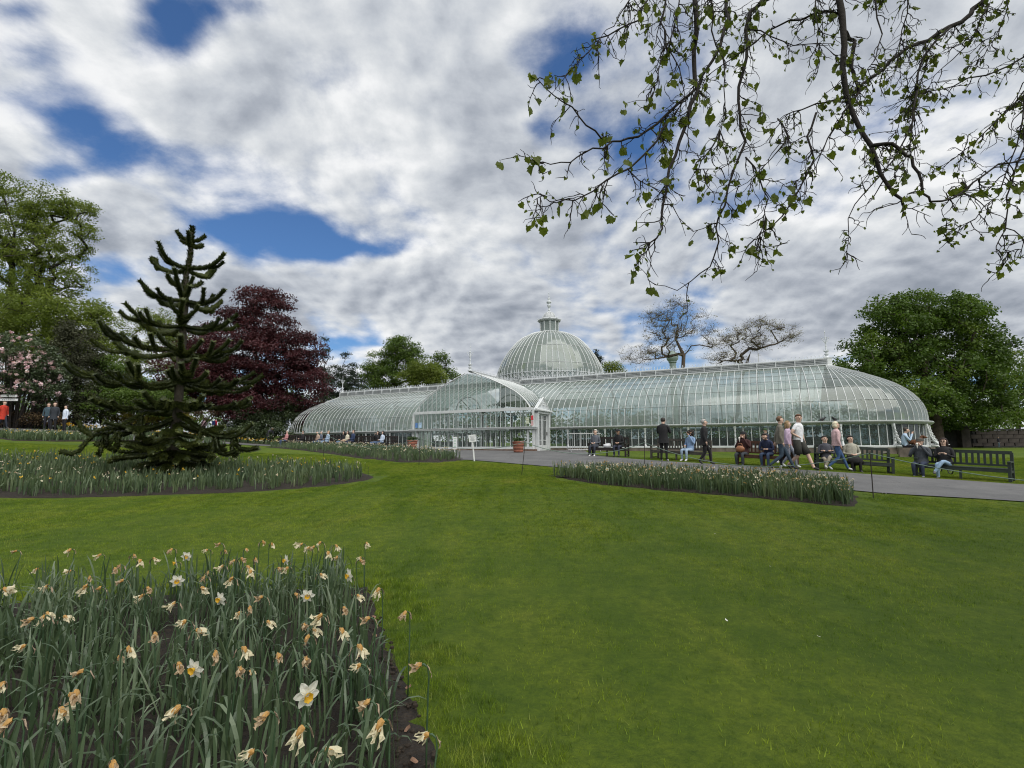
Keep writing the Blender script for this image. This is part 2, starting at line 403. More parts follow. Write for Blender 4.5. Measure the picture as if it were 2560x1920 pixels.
# ---- soil beds
def soilmat():
    m = bpy.data.materials.new('dark crumbly soil'); m.use_nodes = True; N = NT(m.node_tree); b = N.n['Principled BSDF']
    g = N.new('ShaderNodeNewGeometry'); pos = g.outputs['Position']
    v = N.new('ShaderNodeTexVoronoi'); N.l.new(pos, v.inputs['Vector']); v.inputs['Scale'].default_value = 45
    a = N.noise(pos, 14, 6, .75)
    c = N.ramp(a, [(.3, (.010, .0075, .005)), (.55, (.028, .021, .014)), (.75, (.060, .046, .032))])
    N.l.new(c, b.inputs['Base Color']); b.inputs['Roughness'].default_value = .95
    bn = N.new('ShaderNodeBump'); bn.inputs['Strength'].default_value = 1; bn.inputs['Distance'].default_value = .05
    N.l.new(N.m('ADD', a, N.m('MULTIPLY', v.outputs['Distance'], -.5)), bn.inputs['Height']); N.l.new(bn.outputs[0], b.inputs['Normal']); return m
M_SOIL = soilmat()
BEDS = {}
def inpoly(x, y, poly):
    x = np.asarray(x); y = np.asarray(y); c = np.zeros(x.shape, bool); n = len(poly)
    for i in range(n):
        x0, y0 = poly[i]; x1, y1 = poly[(i + 1) % n]
        if y0 == y1: continue
        k = ((y0 > y) != (y1 > y)) & (x < (x1 - x0) * (y - y0) / (y1 - y0) + x0); c ^= k
    return c
def bed(key, poly, cell, label, jit=.03):
    """soil bed: a gently mounded, lumpy sheet with a cut edge"""
    poly = np.array([[p[0], p[1]] for p in poly], float)
    per = resample(np.vstack([poly, poly[:1]]), int(np.linalg.norm(np.diff(np.vstack([poly, poly[:1]]), axis=0), axis=1).sum() / cell / 1.0) + 3)[:-1]
    per += rng.normal(0, jit, per.shape); BEDS[key] = per
    c = per.mean(0); V = []; F = []; n = len(per); ks = [1.0, .985, .95, .86, .72, .55, .35, .15]
    for q, k in enumerate(ks):
        p = c + (per - c) * k
        z = gz(p[:, 0], p[:, 1]) + [-.02, .012, .03, .045, .055, .06, .06, .06][q]
        if q > 0: z += rng.normal(0, min(cell * .12, .010), n); 
        V += [(p[i, 0], p[i, 1], z[i]) for i in range(n)]
    for q in range(len(ks) - 1):
        for i in range(n):
            j = (i + 1) % n; F.append((q * n + i, q * n + j, (q + 1) * n + j, (q + 1) * n + i))
    F.append(tuple((len(ks) - 1) * n + i for i in range(n)))
    me = bpy.data.meshes.new('soil_bed'); me.from_pydata(V, [], F); me.materials.append(M_SOIL); me.polygons.foreach_set('use_smooth', [True] * len(F)); me.update()
    return tag(mkobj('soil_bed', me), label, kind='structure')
fg = [G(925, 1468), G(1112, 1920), (-.08, 1.2), (-2.6, .9), (-5.8, 1.6), (-7.2, 3.5), (-6.6, 4.55), G(0, 1512), G(400, 1492)]
bed('fg', fg, .10, 'dark soil of the near daffodil bed', .018)
tt = np.linspace(0, 2 * np.pi, 60, endpoint=False)
bed('mk', [(-11.6 + 7.5 * np.sign(np.cos(a)) * abs(np.cos(a)) ** .9, 14.2 + 3.25 * np.sin(a) + (.5 * np.cos(a) if np.cos(a) > 0 else 0)) for a in tt], .3, 'dark soil of the bed under the monkey puzzle tree')
bed('mid', [G(660, 1118), G(800, 1132), G(900, 1146), G(1000, 1156), G(1100, 1156), G(1168, 1151), G(1150, 1144), G(1080, 1134), G(1000, 1127), G(900, 1122), G(800, 1119)], .3, 'dark soil of the daffodil bed before the glasshouse porch')
bed('rt', [G(1368, 1190), G(1500, 1212), G(1700, 1230), G(1900, 1247), G(2050, 1262), G(2130, 1268), G(2150, 1255), G(2140, 1236), G(2050, 1220), G(1900, 1208), G(1700, 1198), G(1500, 1188)], .2, 'dark soil of the daffodil bed beside the path')
bed('lf', [G(30, 1102), G(150, 1104), G(300, 1104), G(420, 1103), (-16.5, 29.5), (-20, 30.2), (-25, 27.8), (-27.3, 25.4)], .4, 'dark soil of the far daffodil bed by the curving path')
bed('yl', [(-36, 33.2), (-30, 33.2), (-25.5, 36.5), (-21, 40.5), (-19, 43), (-21, 45), (-27, 42), (-31, 38), (-36, 36.4)], .4, 'dark soil of the shrub border behind the curving path')

# ---- grass blades (instanced tufts of real blades)
def blade_tile(name, n, size, h, w, m, seed):
    r = np.random.default_rng(seed)
    p = r.uniform(-size / 2, size / 2, (n, 2)); a = r.uniform(0, 2 * np.pi, n); L = h * r.uniform(.5, 1.25, n); ln = r.normal(0, .45, (n, 2)) * L[:, None]
    V = np.zeros((n, 3, 3)); ww = w * r.uniform(.7, 1.3, n)
    V[:, 0, 0] = p[:, 0] - np.cos(a) * ww; V[:, 0, 1] = p[:, 1] - np.sin(a) * ww
    V[:, 1, 0] = p[:, 0] + np.cos(a) * ww; V[:, 1, 1] = p[:, 1] + np.sin(a) * ww
    V[:, 2, 0] = p[:, 0] + ln[:, 0]; V[:, 2, 1] = p[:, 1] + ln[:, 1]; V[:, 2, 2] = L; V[:, :2, 2] = -.004
    return quads_mesh(name, V, m, k=3, attr=r.random(n))
def blade_mat():
    m = bpy.data.materials.new('grass blades'); m.use_nodes = True; N = NT(m.node_tree); b = N.n['Principled BSDF']; o = N.n['Material Output']
    at_ = N.new('ShaderNodeAttribute', attribute_name='rnd', attribute_type='GEOMETRY')
    g = N.new('ShaderNodeNewGeometry'); pos = g.outputs['Position']
    big = N.noise(pos, .35, 4, .6); mid = N.noise(pos, 1.7, 4, .6); mow = N.noise(N.vm('MULTIPLY', pos, (1.5, .35, 1)), 1.0, 2, .5)
    f = N.m('ADD', N.m('MULTIPLY', big, .45), N.m('ADD', N.m('MULTIPLY', mid, .3), N.m('MULTIPLY', mow, .25)))
    c = N.ramp(f, [(.34, (.130, .215, .014)), (.46, (.205, .305, .018)), (.56, (.30, .385, .028)), (.68, (.43, .43, .055))])
    c = N.mixc(N.mapr(N.noise(pos, 7.5, 6, .75), .38, .60, .72, 0), c, (.030, .075, .007)); c = N.mixc(N.mapr(N.noise(pos, 2.6, 3, .6), .56, .68, 0, .35), c, (.42, .42, .10)); c = N.mixc(N.mapr(at_.outputs['Fac'], .0, .6, .6, 0), c, (.025, .062, .006)); c = N.mixc(N.mapr(at_.outputs['Fac'], .9, 1, 0, .5), c, (.26, .26, .10))
    N.l.new(c, b.inputs['Base Color']); b.inputs['Roughness'].default_value = .55; b.inputs['Specular IOR Level'].default_value = .25
    tr = N.new('ShaderNodeBsdfTranslucent'); N.l.new(c, tr.inputs[0]); mx = N.new('ShaderNodeMixShader'); mx.inputs[0].default_value = .3
    N.l.new(b.outputs[0], mx.inputs[1]); N.l.new(tr.outputs[0], mx.inputs[2]); N.l.new(mx.outputs[0], o.inputs[0]); return m
M_BLADE = blade_mat()
TS = .5
gx, gy = np.meshgrid(np.arange(-24, 24, TS), np.arange(1.6, 23, TS)); gx = gx.ravel(); gy = gy.ravel()
keep = (np.abs(gx) < gy * 1.10 + .9) 
for k in ('fg', 'mk', 'rt', 'mid'):
    for dx in (-.18, .18):
        for dy in (-.18, .18): keep &= ~inpoly(gx + dx, gy + dy, BEDS[k])
pathpoly = np.vstack([NEAR, FAR[::-1]])
for dx in (-.2, .2):
    for dy in (-.2, .2): keep &= ~inpoly(gx + dx, gy + dy, pathpoly)
gx, gy = gx[keep], gy[keep]
# finer tufts along the bed edge so the grass meets the soil raggedly
ex, ey = np.meshgrid(np.arange(-8, 1, .12), np.arange(1.4, 6.2, .12)); ex = ex.ravel(); ey = ey.ravel()
# distance to bed edge
pe = BEDS['fg']; dd = np.sqrt(((ex[:, None] - pe[None, :, 0]) ** 2 + (ey[:, None] - pe[None, :, 1]) ** 2)).min(1)
ke = (~inpoly(ex, ey, BEDS['fg'])) & (dd < .62) & (np.random.default_rng(8).random(len(ex)) < np.clip(1.25 - dd * 2.2, 0, 1)); ex, ey = ex[ke], ey[ke]
def scatter(name, xs_, ys_, tiles, label, sc=(1, 1), lod=False):
    """one object: a point per tuft, a real blade tuft instanced on each"""
    z = gz(xs_, ys_); n = len(xs_)
    me = bpy.data.meshes.new(name); me.from_pydata(np.stack([xs_, ys_, z], -1).tolist(), [], [])
    a = me.attributes.new('rot', 'FLOAT_VECTOR', 'POINT'); rr = np.zeros((n, 3))
    e = .2; rr[:, 0] = np.arctan((gz(xs_, ys_ + e) - gz(xs_, ys_ - e)) / (2 * e)); rr[:, 1] = -np.arctan((gz(xs_ + e, ys_) - gz(xs_ - e, ys_)) / (2 * e)); 
    a.data.foreach_set('vector', rr.astype(np.float32).ravel())
    a = me.attributes.new('sc', 'FLOAT', 'POINT'); a.data.foreach_set('value', rng.uniform(sc[0], sc[1], n).astype(np.float32))
    a = me.attributes.new('pick', 'INT', 'POINT'); a.data.foreach_set('value', (np.where(ys_ < 5.5, rng.integers(0, 3, n), np.clip(2 + (ys_ - 5.5) / 14 * 7.5 + rng.normal(0, .6, n), 2, 10)) if lod else rng.integers(0, len(tiles), n)).astype(np.int32))
    o = mkobj(name, me); ng = bpy.data.node_groups.new(name, 'GeometryNodeTree')
    ng.interface.new_socket('Geometry', in_out='INPUT', socket_type='NodeSocketGeometry'); ng.interface.new_socket('Geometry', in_out='OUTPUT', socket_type='NodeSocketGeometry')
    gi = ng.nodes.new('NodeGroupInput'); go = ng.nodes.new('NodeGroupOutput'); L = ng.links
    iop = ng.nodes.new('GeometryNodeInstanceOnPoints'); L.new(gi.outputs[0], iop.inputs['Points'])
    gi2 = ng.nodes.new('GeometryNodeGeometryToInstance')
    for t in tiles:
        oi = ng.nodes.new('GeometryNodeObjectInfo'); oi.inputs['Object'].default_value = t; L.new(oi.outputs['Geometry'], gi2.inputs[0])
    L.new(gi2.outputs[0], iop.inputs['Instance']); iop.inputs['Pick Instance'].default_value = True
    def attr(nm, ty):
        q = ng.nodes.new('GeometryNodeInputNamedAttribute'); q.data_type = ty; q.inputs[0].default_value = nm; return q.outputs[0]
    L.new(attr('pick', 'INT'), iop.inputs['Instance Index']); L.new(attr('rot', 'FLOAT_VECTOR'), iop.inputs['Rotation']); L.new(attr('sc', 'FLOAT'), iop.inputs['Scale'])
    L.new(iop.outputs[0], go.inputs[0]); md = o.modifiers.new('scatter', 'NODES'); md.node_group = ng
    return tag(o, label, kind='stuff')
LOD = [2800, 2800, 2800, 2200, 1700, 1250, 900, 600, 350, 180, 70]
tiles = [bpy.data.objects.new('blade_tuft', blade_tile('blade_tuft', n_, TS * 1.1, .026, .0021 + .00004 * i, M_BLADE, 30 + i)) for i, n_ in enumerate(LOD)]
scatter('lawn_grass', gx + rng.uniform(-.05, .05, len(gx)), gy + rng.uniform(-.05, .05, len(gx)), tiles, 'short mown grass blades covering the near lawn', (.95, 1.1), True)
tiles2 = [bpy.data.objects.new('edge_tuft', blade_tile('edge_tuft', 110, .16, .040, .0021, M_BLADE, 50 + i)) for i in range(4)]
scatter('edge_grass', ex + rng.uniform(-.04, .04, len(ex)), ey + rng.uniform(-.04, .04, len(ex)), tiles2, 'longer ragged grass along the edge of the near daffodil bed', (.7, 1.2))

# ================================================================== DAFFODILS
M_DLEAF = leafmat('daffodil leaf', (.028, .054, .028), (.095, .140, .075), .25, .36, (.23, .28, .175), spec=.55, big=1.5)
M_DLEAF2 = leafmat('daffodil leaf far', (.05, .085, .045), (.11, .155, .075), .25, .5, (.19, .22, .12), spec=.4, big=1.0)
def straps(n, px, py, H, wid, seg, m, name, bend=.25, dry=.0, seed=1, up=.02):
    """strap-shaped leaves, each a folded ribbon that may arch over"""
    r = np.random.default_rng(seed); az = r.uniform(0, 2 * np.pi, n); L = H * r.uniform(.45, 1.22, n)
    th0 = np.abs(r.normal(0, .13, n)); bnd = np.where(r.random(n) < bend, r.uniform(1.6, 3.0, n), r.uniform(.05, .7, n)); pw = r.uniform(1.6, 5, n)
    tw = r.uniform(-1.2, 1.2, n); z0 = gz(px, py) + up
    s = np.linspace(0, 1, seg + 1); pos = np.zeros((n, seg + 1, 3)); cur = np.stack([px, py, z0], -1); pos[:, 0] = cur
    D = []
    for i in range(seg):
        sm = (s[i] + s[i + 1]) / 2; th = th0 + bnd * sm ** pw
        d = np.stack([np.cos(az) * np.sin(th), np.sin(az) * np.sin(th), np.cos(th)], -1); cur = cur + d * (L / seg)[:, None]; pos[:, i + 1] = cur; D.append(th)
    wv = np.array([.7, .95] + [1.0] * (seg - 3) + [.8, .12]) if seg >= 4 else np.array([.8, 1, .8, .1][:seg + 1])
    wv = np.interp(s, np.linspace(0, 1, len(wv)), wv)
    base = az + np.pi / 2; aa = base[:, None] + tw[:, None] * s[None, :]
    W_ = np.stack([np.cos(aa), np.sin(aa), np.zeros_like(aa)], -1) * (wid / 2 * r.uniform(.6, 1.25, n))[:, None, None] * wv[None, :, None]
    Lft = pos - W_; Rgt = pos + W_
    q = np.stack([Lft[:, :-1], Rgt[:, :-1], Rgt[:, 1:], Lft[:, 1:]], 2).reshape(-1, 4, 3)
    at_ = np.repeat(np.clip(r.normal(.42, .22, n), 0, 1), seg)
    return quads_mesh(name, q, m, attr=at_)
def in_bed(key, n, margin=.97, clump=0, seed=3, ymax=None):
    r = np.random.default_rng(seed); P_ = BEDS[key]; c = P_.mean(0); Q = c + (P_ - c) * margin
    out = np.zeros((0, 2)); lo, hi = Q.min(0), Q.max(0)
    while len(out) < n:
        p = r.uniform(lo, hi, (n * 3, 2)); p = p[inpoly(p[:, 0], p[:, 1], Q)]; out = np.vstack([out, p])
    out = out[:n]
    if clump:
        cc = out[:max(8, n // clump)]; k = r.integers(0, len(cc), n); out = cc[k] + r.normal(0, .035, (n, 2))
    return out
# near bed
p = in_bed('fg', 7800, .93, clump=7, seed=5)
# sparse near the viewer, dense at the back edge; bare soil margin on the right side
edge = np.array([G(925, 1468)[:2], G(1112, 1920)[:2]]); e0, e1 = edge; ed = (e1 - e0) / np.linalg.norm(e1 - e0); en = np.array([ed[1], -ed[0]])
if en[0] > 0: en = -en
dist = (p - e0) @ en
p = p[(dist > .17) & (np.random.default_rng(2).random(len(p)) < np.clip(.50 + (p[:, 1] - 1.5) * .17, 0, 1))]
p = p[p[:, 0] > -5.9]
o = mkobj('daffodil_leaves', straps(len(p), p[:, 0], p[:, 1], .42, .0142, 8, M_DLEAF, 'daffodil_leaves', bend=.44, seed=9))
tag(o, 'blue green strap leaves filling the near daffodil bed', kind='stuff')
for key, n, H, w, lab, sd_ in (('mk', 9000, .42, .026, 'strap leaves filling the bed round the monkey puzzle tree', 11), ('rt', 6500, .42, .024, 'strap leaves filling the bed beside the path', 12),
                         ('mid', 5600, .34, .030, 'strap leaves filling the bed before the glasshouse porch', 13), ('lf', 3600, .42, .04, 'strap leaves in the far bed by the curving path', 14), ('yl', 2600, .38, .05, 'low green leaves along the far shrub border', 15)):
    p = in_bed(key, n, .965, clump=5, seed=sd_)
    o = mkobj('daffodil_leaves', straps(len(p), p[:, 0], p[:, 1], H, w, 4, M_DLEAF2, 'daffodil_leaves', bend=.16, seed=sd_ + 20)); tag(o, lab, kind='stuff')

M_STEM = mat('flower stem', (.045, .085, .04), .5, .25, 30); M_PAPER = mat('papery sheath', (.36, .27, .19), .7, .3, 60)
M_WHITE = leafmat('white petal', (.74, .74, .64), (.82, .81, .74), .3, .55, tint=(1, 1, .95)); M_CREAM = leafmat('cream petal', (.70, .64, .44), (.80, .77, .62), .3, .6, tint=(1, .98, .9))
M_YELL = leafmat('yellow trumpet', (.72, .42, .03), (.80, .55, .08), .25, .5); M_DEAD = leafmat('withered petal', (.42, .28, .15), (.66, .57, .41), .3, .8, (.78, .73, .60), big=40, tint=(1, .95, .85))
M_DEADO = leafmat('withered trumpet', (.44, .23, .06), (.66, .46, .20), .2, .8, big=50)
def petal(mb, L, w, dirv, side, curl, crum, r, m):
    d = np.array(dirv, float); d /= np.linalg.norm(d); s_ = np.array(side, float); s_ /= np.linalg.norm(s_); n_ = np.cross(d, s_)
    rows = [(.0, .25), (.25, .8), (.55, 1.0), (.82, .72), (1.0, .08)]; V = []
    for t, k in rows:
        c = d * L * t + n_ * (curl * L * t * t); j = r.normal(0, crum * L, 3)
        V += [c - s_ * w * k / 2 + j + n_ * crum * L * r.normal(), c + n_ * (-.12 * w * k) + r.normal(0, crum * L, 3) * .6, c + s_ * w * k / 2 + j * .5 + n_ * crum * L * r.normal()]
    F = []
    for i in range(4):
        a = i * 3; F += [(a, a + 1, a + 4, a + 3), (a + 1, a + 2, a + 5, a + 4)]
    return V, F
def head_parts(kind, r):
    """flower looking along -Y; returns list of (name, MB, mats)"""
    out = []; F_ = np.array([0, -1.0, 0])
    if kind == 'fresh':
        mb = MB()
        for i in range(6):
            a = i * math.pi / 3 + r.normal(0, .08); rad = np.array([math.cos(a), .12 + .18 * r.random(), math.sin(a)])
            V, F = petal(mb, .046 * r.uniform(.9, 1.1), .030, rad, np.cross(F_, rad), .05, .03, r, 0); mb.add(np.array(V) + F_ * .006, F)
        out.append(('petals', mb, [M_WHITE]))
        mb = MB(); pr = [(.007, 0), (.010, .006), (.012, .012), (.0155, .017)]; V = []; n = 12
        for q, (rr, z) in enumerate(pr):
            for j in range(n):
                a = 2 * math.pi * j / n; k = rr * (1 + (.18 * (j % 2) if q == 3 else 0)); V.append((k * math.cos(a), -.006 - z, k * math.sin(a)))
        F = [(q * n + j, q * n + (j + 1) % n, (q + 1) * n + (j + 1) % n, (q + 1) * n + j) for q in range(3) for j in range(n)]
        mb.add(V, F); out.append(('trumpet', mb, [M_YELL]))
    else:
        mb = MB(); nn = 6 if kind != 'husk' else 4; L = .050 if kind != 'husk' else .032
        for i in range(nn):
            a = i * 2 * math.pi / nn + r.normal(0, .3); sp = r.uniform(.25, .75) if kind == 'half' else r.uniform(.1, .45)
            rad = np.array([math.cos(a) * sp, -.9, math.sin(a) * sp - .45]); V, F = petal(mb, L * r.uniform(.75, 1.25), .020 * r.uniform(.6, 1.2), rad, np.cross(F_ + np.array([0, 0, .01]), rad), r.normal(0, .3), .10, r, 0); mb.add(V, F)
        out.append(('petals', mb, [M_CREAM if kind == 'half' or r.random() < .55 else M_DEAD]))
        mb = MB(); n = 8; V = []
        for q, (rr, z) in enumerate([(.008, -.004), (.011, .008), (.010, .018), (.006, .026)]):
            for j in range(n):
                a = 2 * math.pi * j / n; k = rr * r.uniform(.6, 1.35); V.append((k * math.cos(a), -z, k * math.sin(a) - z * .35))
        F = [(q * n + j, q * n + (j + 1) % n, (q + 1) * n + (j + 1) % n, (q + 1) * n + j) for q in range(3) for j in range(n)]
        mb.add(V, F); out.append(('trumpet', mb, [M_DEADO]))
    return out
def make_daffodil(kind, label, r, hh=.42):
    t = thing('daffodil', label, 'daffodil', group='daffodils in the near bed')
    mb = MB(); lean = r.normal(0, .03, 2); top = np.array([lean[0], .035, hh - .018])
    pts = [(0, .02, -.02), (lean[0] * .3, .025, hh * .4), (lean[0] * .7, .032, hh * .75), (top[0], .036, hh - .045), (top[0], .030, hh - .012), (top[0], .014, hh + .001), (top[0], .002, hh)]
    mb.tube(pts, [.0045, .0042, .0038, .0034, .0032, .0042, .0038], 6); t_stem = mb.build('stem', M_STEM, t, True)
    mb = MB(); V, F = petal(mb, .045, .014, (0.1, .55, -.9), (1, 0, 0), .15, .05, r, 0); mb.add(np.array(V) + np.array([top[0], .030, hh - .004]), F); mb.build('sheath', M_PAPER, t)
    tilt = Matrix.Rotation(R(r.uniform(-5, 35) if kind != 'fresh' else r.uniform(-5, 12)), 3, 'X')
    sc = 1.12 if kind == 'fresh' else r.uniform(.85, 1.2)
    for nm, m_, ms in head_parts(kind, r):
        V = np.concatenate(m_.V) @ np.array(tilt).T * sc + np.array([top[0], 0, hh]); m_.V = [V]; m_.build(nm, ms, t)
    return t
rr_ = np.random.default_rng(21)
KL = {'fresh': 'open white daffodil', 'half': 'limp fading cream daffodil', 'dead': 'withered brown daffodil on bent stem', 'husk': 'shrivelled daffodil husk'}
PROT = {k: [] for k in KL}
def copy_thing(o, loc, rz, label=None, group=None, sc=None):
    c = o.copy(); COL.objects.link(c); c.location = loc; c.rotation_euler.z = rz
    if label: c['label'] = label
    if group: c['group'] = group
    if sc: c.scale = sc
    for ch in o.children:
        d = ch.copy(); COL.objects.link(d); d.parent = c
        for g_ in ch.children:
            e = g_.copy(); COL.objects.link(e); e.parent = d
    return c
A_ = [(95,165,'dead'),(485,150,'half'),(465,295,'half'),(685,185,'dead'),(285,280,'dead'),(915,185,'dead'),(975,220,'dead'),(1075,210,'half'),(1215,145,'dead'),(1310,195,'fresh'),(1225,235,'fresh'),(1450,155,'half'),(1545,105,'dead'),(1550,155,'dead'),(1700,145,'husk'),(1805,95,'husk'),(1870,105,'half'),(1985,230,'fresh'),(2080,110,'half'),(2130,130,'half'),(2165,175,'dead'),
 (835,255,'dead'),(815,320,'dead'),(890,365,'dead'),(615,335,'dead'),(600,400,'dead'),(695,415,'husk'),(330,460,'half'),(345,580,'dead'),(490,605,'dead'),(1255,360,'fresh'),(1385,415,'dead'),(1440,300,'dead'),(1410,335,'dead'),(1525,315,'half'),(1660,205,'dead'),(1625,270,'dead'),(1760,210,'dead'),(1735,290,'dead'),(1720,325,'dead'),(1905,365,'dead'),(2005,275,'dead'),(2155,465,'fresh'),
 (1040,460,'dead'),(975,465,'dead'),(1580,420,'dead'),(1575,490,'fresh'),(1660,590,'dead'),(1720,545,'dead'),(1820,470,'dead'),(1215,585,'half'),(1275,665,'half'),(1345,715,'half'),(1110,800,'dead'),(225,735,'dead'),(300,720,'half'),(125,840,'half'),(905,870,'dead'),(875,965,'half'),(570,1015,'dead'),(45,1075,'dead'),(575,1110,'dead'),(580,1220,'dead'),(1480,870,'dead'),(1380,975,'fresh'),(1265,1000,'dead'),(1660,925,'dead'),(1865,640,'dead'),(2070,790,'dead'),(1995,855,'dead'),(1745,985,'husk'),
 (2065,1060,'dead'),(2100,1160,'fresh'),(1600,1120,'dead'),(1255,1240,'half'),(85,1350,'dead'),(140,1440,'dead'),(360,1430,'half'),(1840,1440,'dead'),(2095,1545,'dead'),(1735,1600,'half'),(770,1630,'dead'),(20,510,'half'),(2070,440,'dead'),(2205,700,'dead'),(2120,880,'husk'),(0,1240,'dead')]
B_ = [(620,175,None),(800,430,None),(965,120,'dead'),(990,150,'half'),(920,175,'dead'),(1190,100,'half'),(1170,160,'half'),(1155,215,'dead'),(1095,290,'fresh'),(1145,420,'dead'),(1300,455,'dead'),(875,45,'husk'),(875,270,'dead'),(1070,510,'dead'),(1480,625,'dead'),(865,570,'dead'),(855,665,'dead'),(1215,700,'dead'),(1035,760,'dead'),(1125,890,'dead'),(1155,955,'half'),(1595,1060,'dead'),(1160,1320,'dead'),(1335,1480,'dead'),(1585,1480,'half'),(900,1560,'half'),(740,225,None)]
FL = [(x / 2.765, 1320 + y / 2.765, k) for x, y, k in A_] + [(500 + x / 2.861, 1340 + y / 2.861, k) for x, y, k in B_ if k]
for q in range(26):   # those of the same bed that the frame cuts off on the left and below
    FL.append((rr_.uniform(-500, 900), rr_.uniform(1950, 2700), 'dead' if q % 3 else 'half'))
for (u, v, k) in FL:
    want = rr_.uniform(.33, .50); p = G(u, v, want)
    if not inpoly(np.array([p.x]), np.array([p.y]), BEDS['fg'])[0] or p.y > 5.1:
        dmax = 5.12 if u < 900 else p.y
        if p.y > dmax: p = at(u, v, dmax)
    if u > 930 or (u > 900 and v > 1450):   # leans out over the edge
        p = G(u, v, .44)
    h = p.z - gz1(p.x, p.y)
    if k == 'fresh': rz = rr_.uniform(-.9, .9)
    else: rz = rr_.choice([-1, 1]) * rr_.uniform(.4, 1.7)
    L_ = PROT[k]
    if len(L_) < (3 if k in ('fresh', 'husk') else 7):
        t = make_daffodil(k, KL[k], rr_); L_.append(t)
    else: t = copy_thing(L_[int(rr_.integers(0, len(L_)))], (0, 0, 0), 0)
    third = 'left' if u < 330 else 'right' if u > 640 else 'middle'
    where = 'leaning out over the bare soil edge' if (u > 930 or (u > 900 and v > 1450)) else 'cut off by the lower photo edge' if v > 1900 else ('above the back row, ' + third + ' third of the near bed') if v < 1440 else ('near the front, ' + third + ' third of the near bed') if v > 1680 else ('mid depth, ' + third + ' third of the near bed')
    t['label'] = KL[k] + ' ' + where
    t.location = (p.x, p.y, p.z - .42 * 1.0); t.rotation_euler.z = rz
    f = h / .42
    if f < .8 or f > 1.12: t.scale = (1, 1, min(max(f, .7), 1.35)); t.location.z = p.z - .42 * t.scale[2]
    t.rotation_euler.x = rr_.normal(0, .03)
# flower heads of the farther beds: real little flowers, too many to pick apart
def far_flowers(key, n, cols, size, lab, seed, z=(.34, .48), edge=None):
    p = in_bed(key, n, .98, seed=seed); r = np.random.default_rng(seed); V = []; mi = []
    zz_ = gz(p[:, 0], p[:, 1]) + r.uniform(z[0], z[1], n)
    for i in range(n):
        s_ = size * r.uniform(.6, 1.3); c = np.array([p[i, 0], p[i, 1], zz_[i]]); m_ = r.integers(0, len(cols))
        for q in range(4):
            d = r.normal(0, 1, 3); d[1] -= .6; d /= np.linalg.norm(d); e = np.cross(d, r.normal(0, 1, 3)); e /= np.linalg.norm(e)
            V.append([c, c + d * s_ * .5 + e * s_ * .3, c + d * s_, c + d * s_ * .5 - e * s_ * .3]); mi.append(m_)
        st_ = .004 * (1 + p[i, 1] * .03)
        V.append([c + (-st_, 0, 0), c + (st_, 0, 0), c + (st_, 0.01, -.3), c + (-st_, 0.01, -.3)]); mi.append(len(cols))
    o = mkobj('daffodil_flowers', quads_mesh('daffodil_flowers', np.array(V), list(cols) + [M_STEM], mi, attr=r.random(len(V)))); tag(o, lab, kind='stuff')
far_flowers('rt', 620, [M_DEAD, M_DEAD, M_CREAM, M_DEADO], .042, 'mass of withered daffodil heads over the bed beside the path', 31, (.30, .47))
far_flowers('mk', 330, [M_DEAD, M_CREAM, M_YELL], .042, 'scattered faded daffodil heads round the monkey puzzle tree', 32)
far_flowers('mid', 420, [M_DEAD, M_CREAM, M_DEAD], .05, 'withered daffodil heads over the bed before the porch', 33)
far_flowers('lf', 160, [M_YELL, M_CREAM], .06, 'yellow daffodil heads in the far bed by the curving path', 34)
far_flowers('yl', 520, [M_YELL, M_YELL, M_CREAM], .11, 'yellow and cream flowers along the far shrub border', 35, (.3, .5))
for u, v in ((1472, 1164), (1523, 1170), (1545, 1161), (1690, 1171), (1752, 1172), (1905, 1185), (2052, 1186)):
    p = G(u, v + 3, .42)
    if p.y < 16: copy_thing(PROT['fresh'][u % len(PROT['fresh'])], (p.x, p.y, gz1(p.x, p.y)), rr_.uniform(-.8, .8), 'open pale yellow daffodil above the withered ones beside the path', 'open daffodils beside the path')
# dry leaves and clods on the bare soil margin
mb = MB(); r = np.random.default_rng(77)
for i in range(420):
    t = r.uniform(0, 1); q = e0 + (e1 - e0) * t + en * r.uniform(.02, .55); s_ = r.uniform(.006, .02)
    mb.ball((q[0], q[1], gz1(q[0], q[1]) + .03 + s_ * .2), (s_, s_ * r.uniform(.7, 1.2), s_ * .7), n=5, k=3)
tag(mb.build('soil_clods', mat('soil clod', (.030, .022, .015), .95, .5, 30)), 'crumbs of soil along the bare edge of the near bed', kind='stuff')
M_DRY = mat('dry brown leaf', (.22, .13, .085), .8, .4, 20)
for i in range(16):
    t = r.uniform(.1, 1.0); q = e0 + (e1 - e0) * t + en * r.uniform(.03, .3); mb = MB(); V, F = petal(mb, .05 * r.uniform(.6, 1.2), .035, (1, .2, .15), (0, 1, .2), .2, .07, r, 0); mb.add(V, F)
    tag(mb.build('dead_leaf', M_DRY, loc=(q[0], q[1], gz1(q[0], q[1]) + .045), rz=r.uniform(0, 6)), 'curled dry brown leaf on the bare soil edge', 'dead leaf', 'dry leaves on the bare soil edge')
M_LIT = mat('white petal scrap', (.7, .7, .66), .7)
for u, v in ((1785, 1340), (1928, 1423), (2052, 1602), (1820, 1562), (2205, 1236), (2215, 1238)):
    p = G(u, v); mb = MB(); V, F = petal(mb, .028, .014, (1, .3, .2), (0, 1, .1), .2, .06, r, 0); mb.add(V, F)
    tag(mb.build('petal', M_LIT, loc=(p.x, p.y, p.z + .03), rz=r.uniform(0, 6)), 'fallen pale petal lying on the mown lawn', 'petal', 'fallen petals on the lawn')
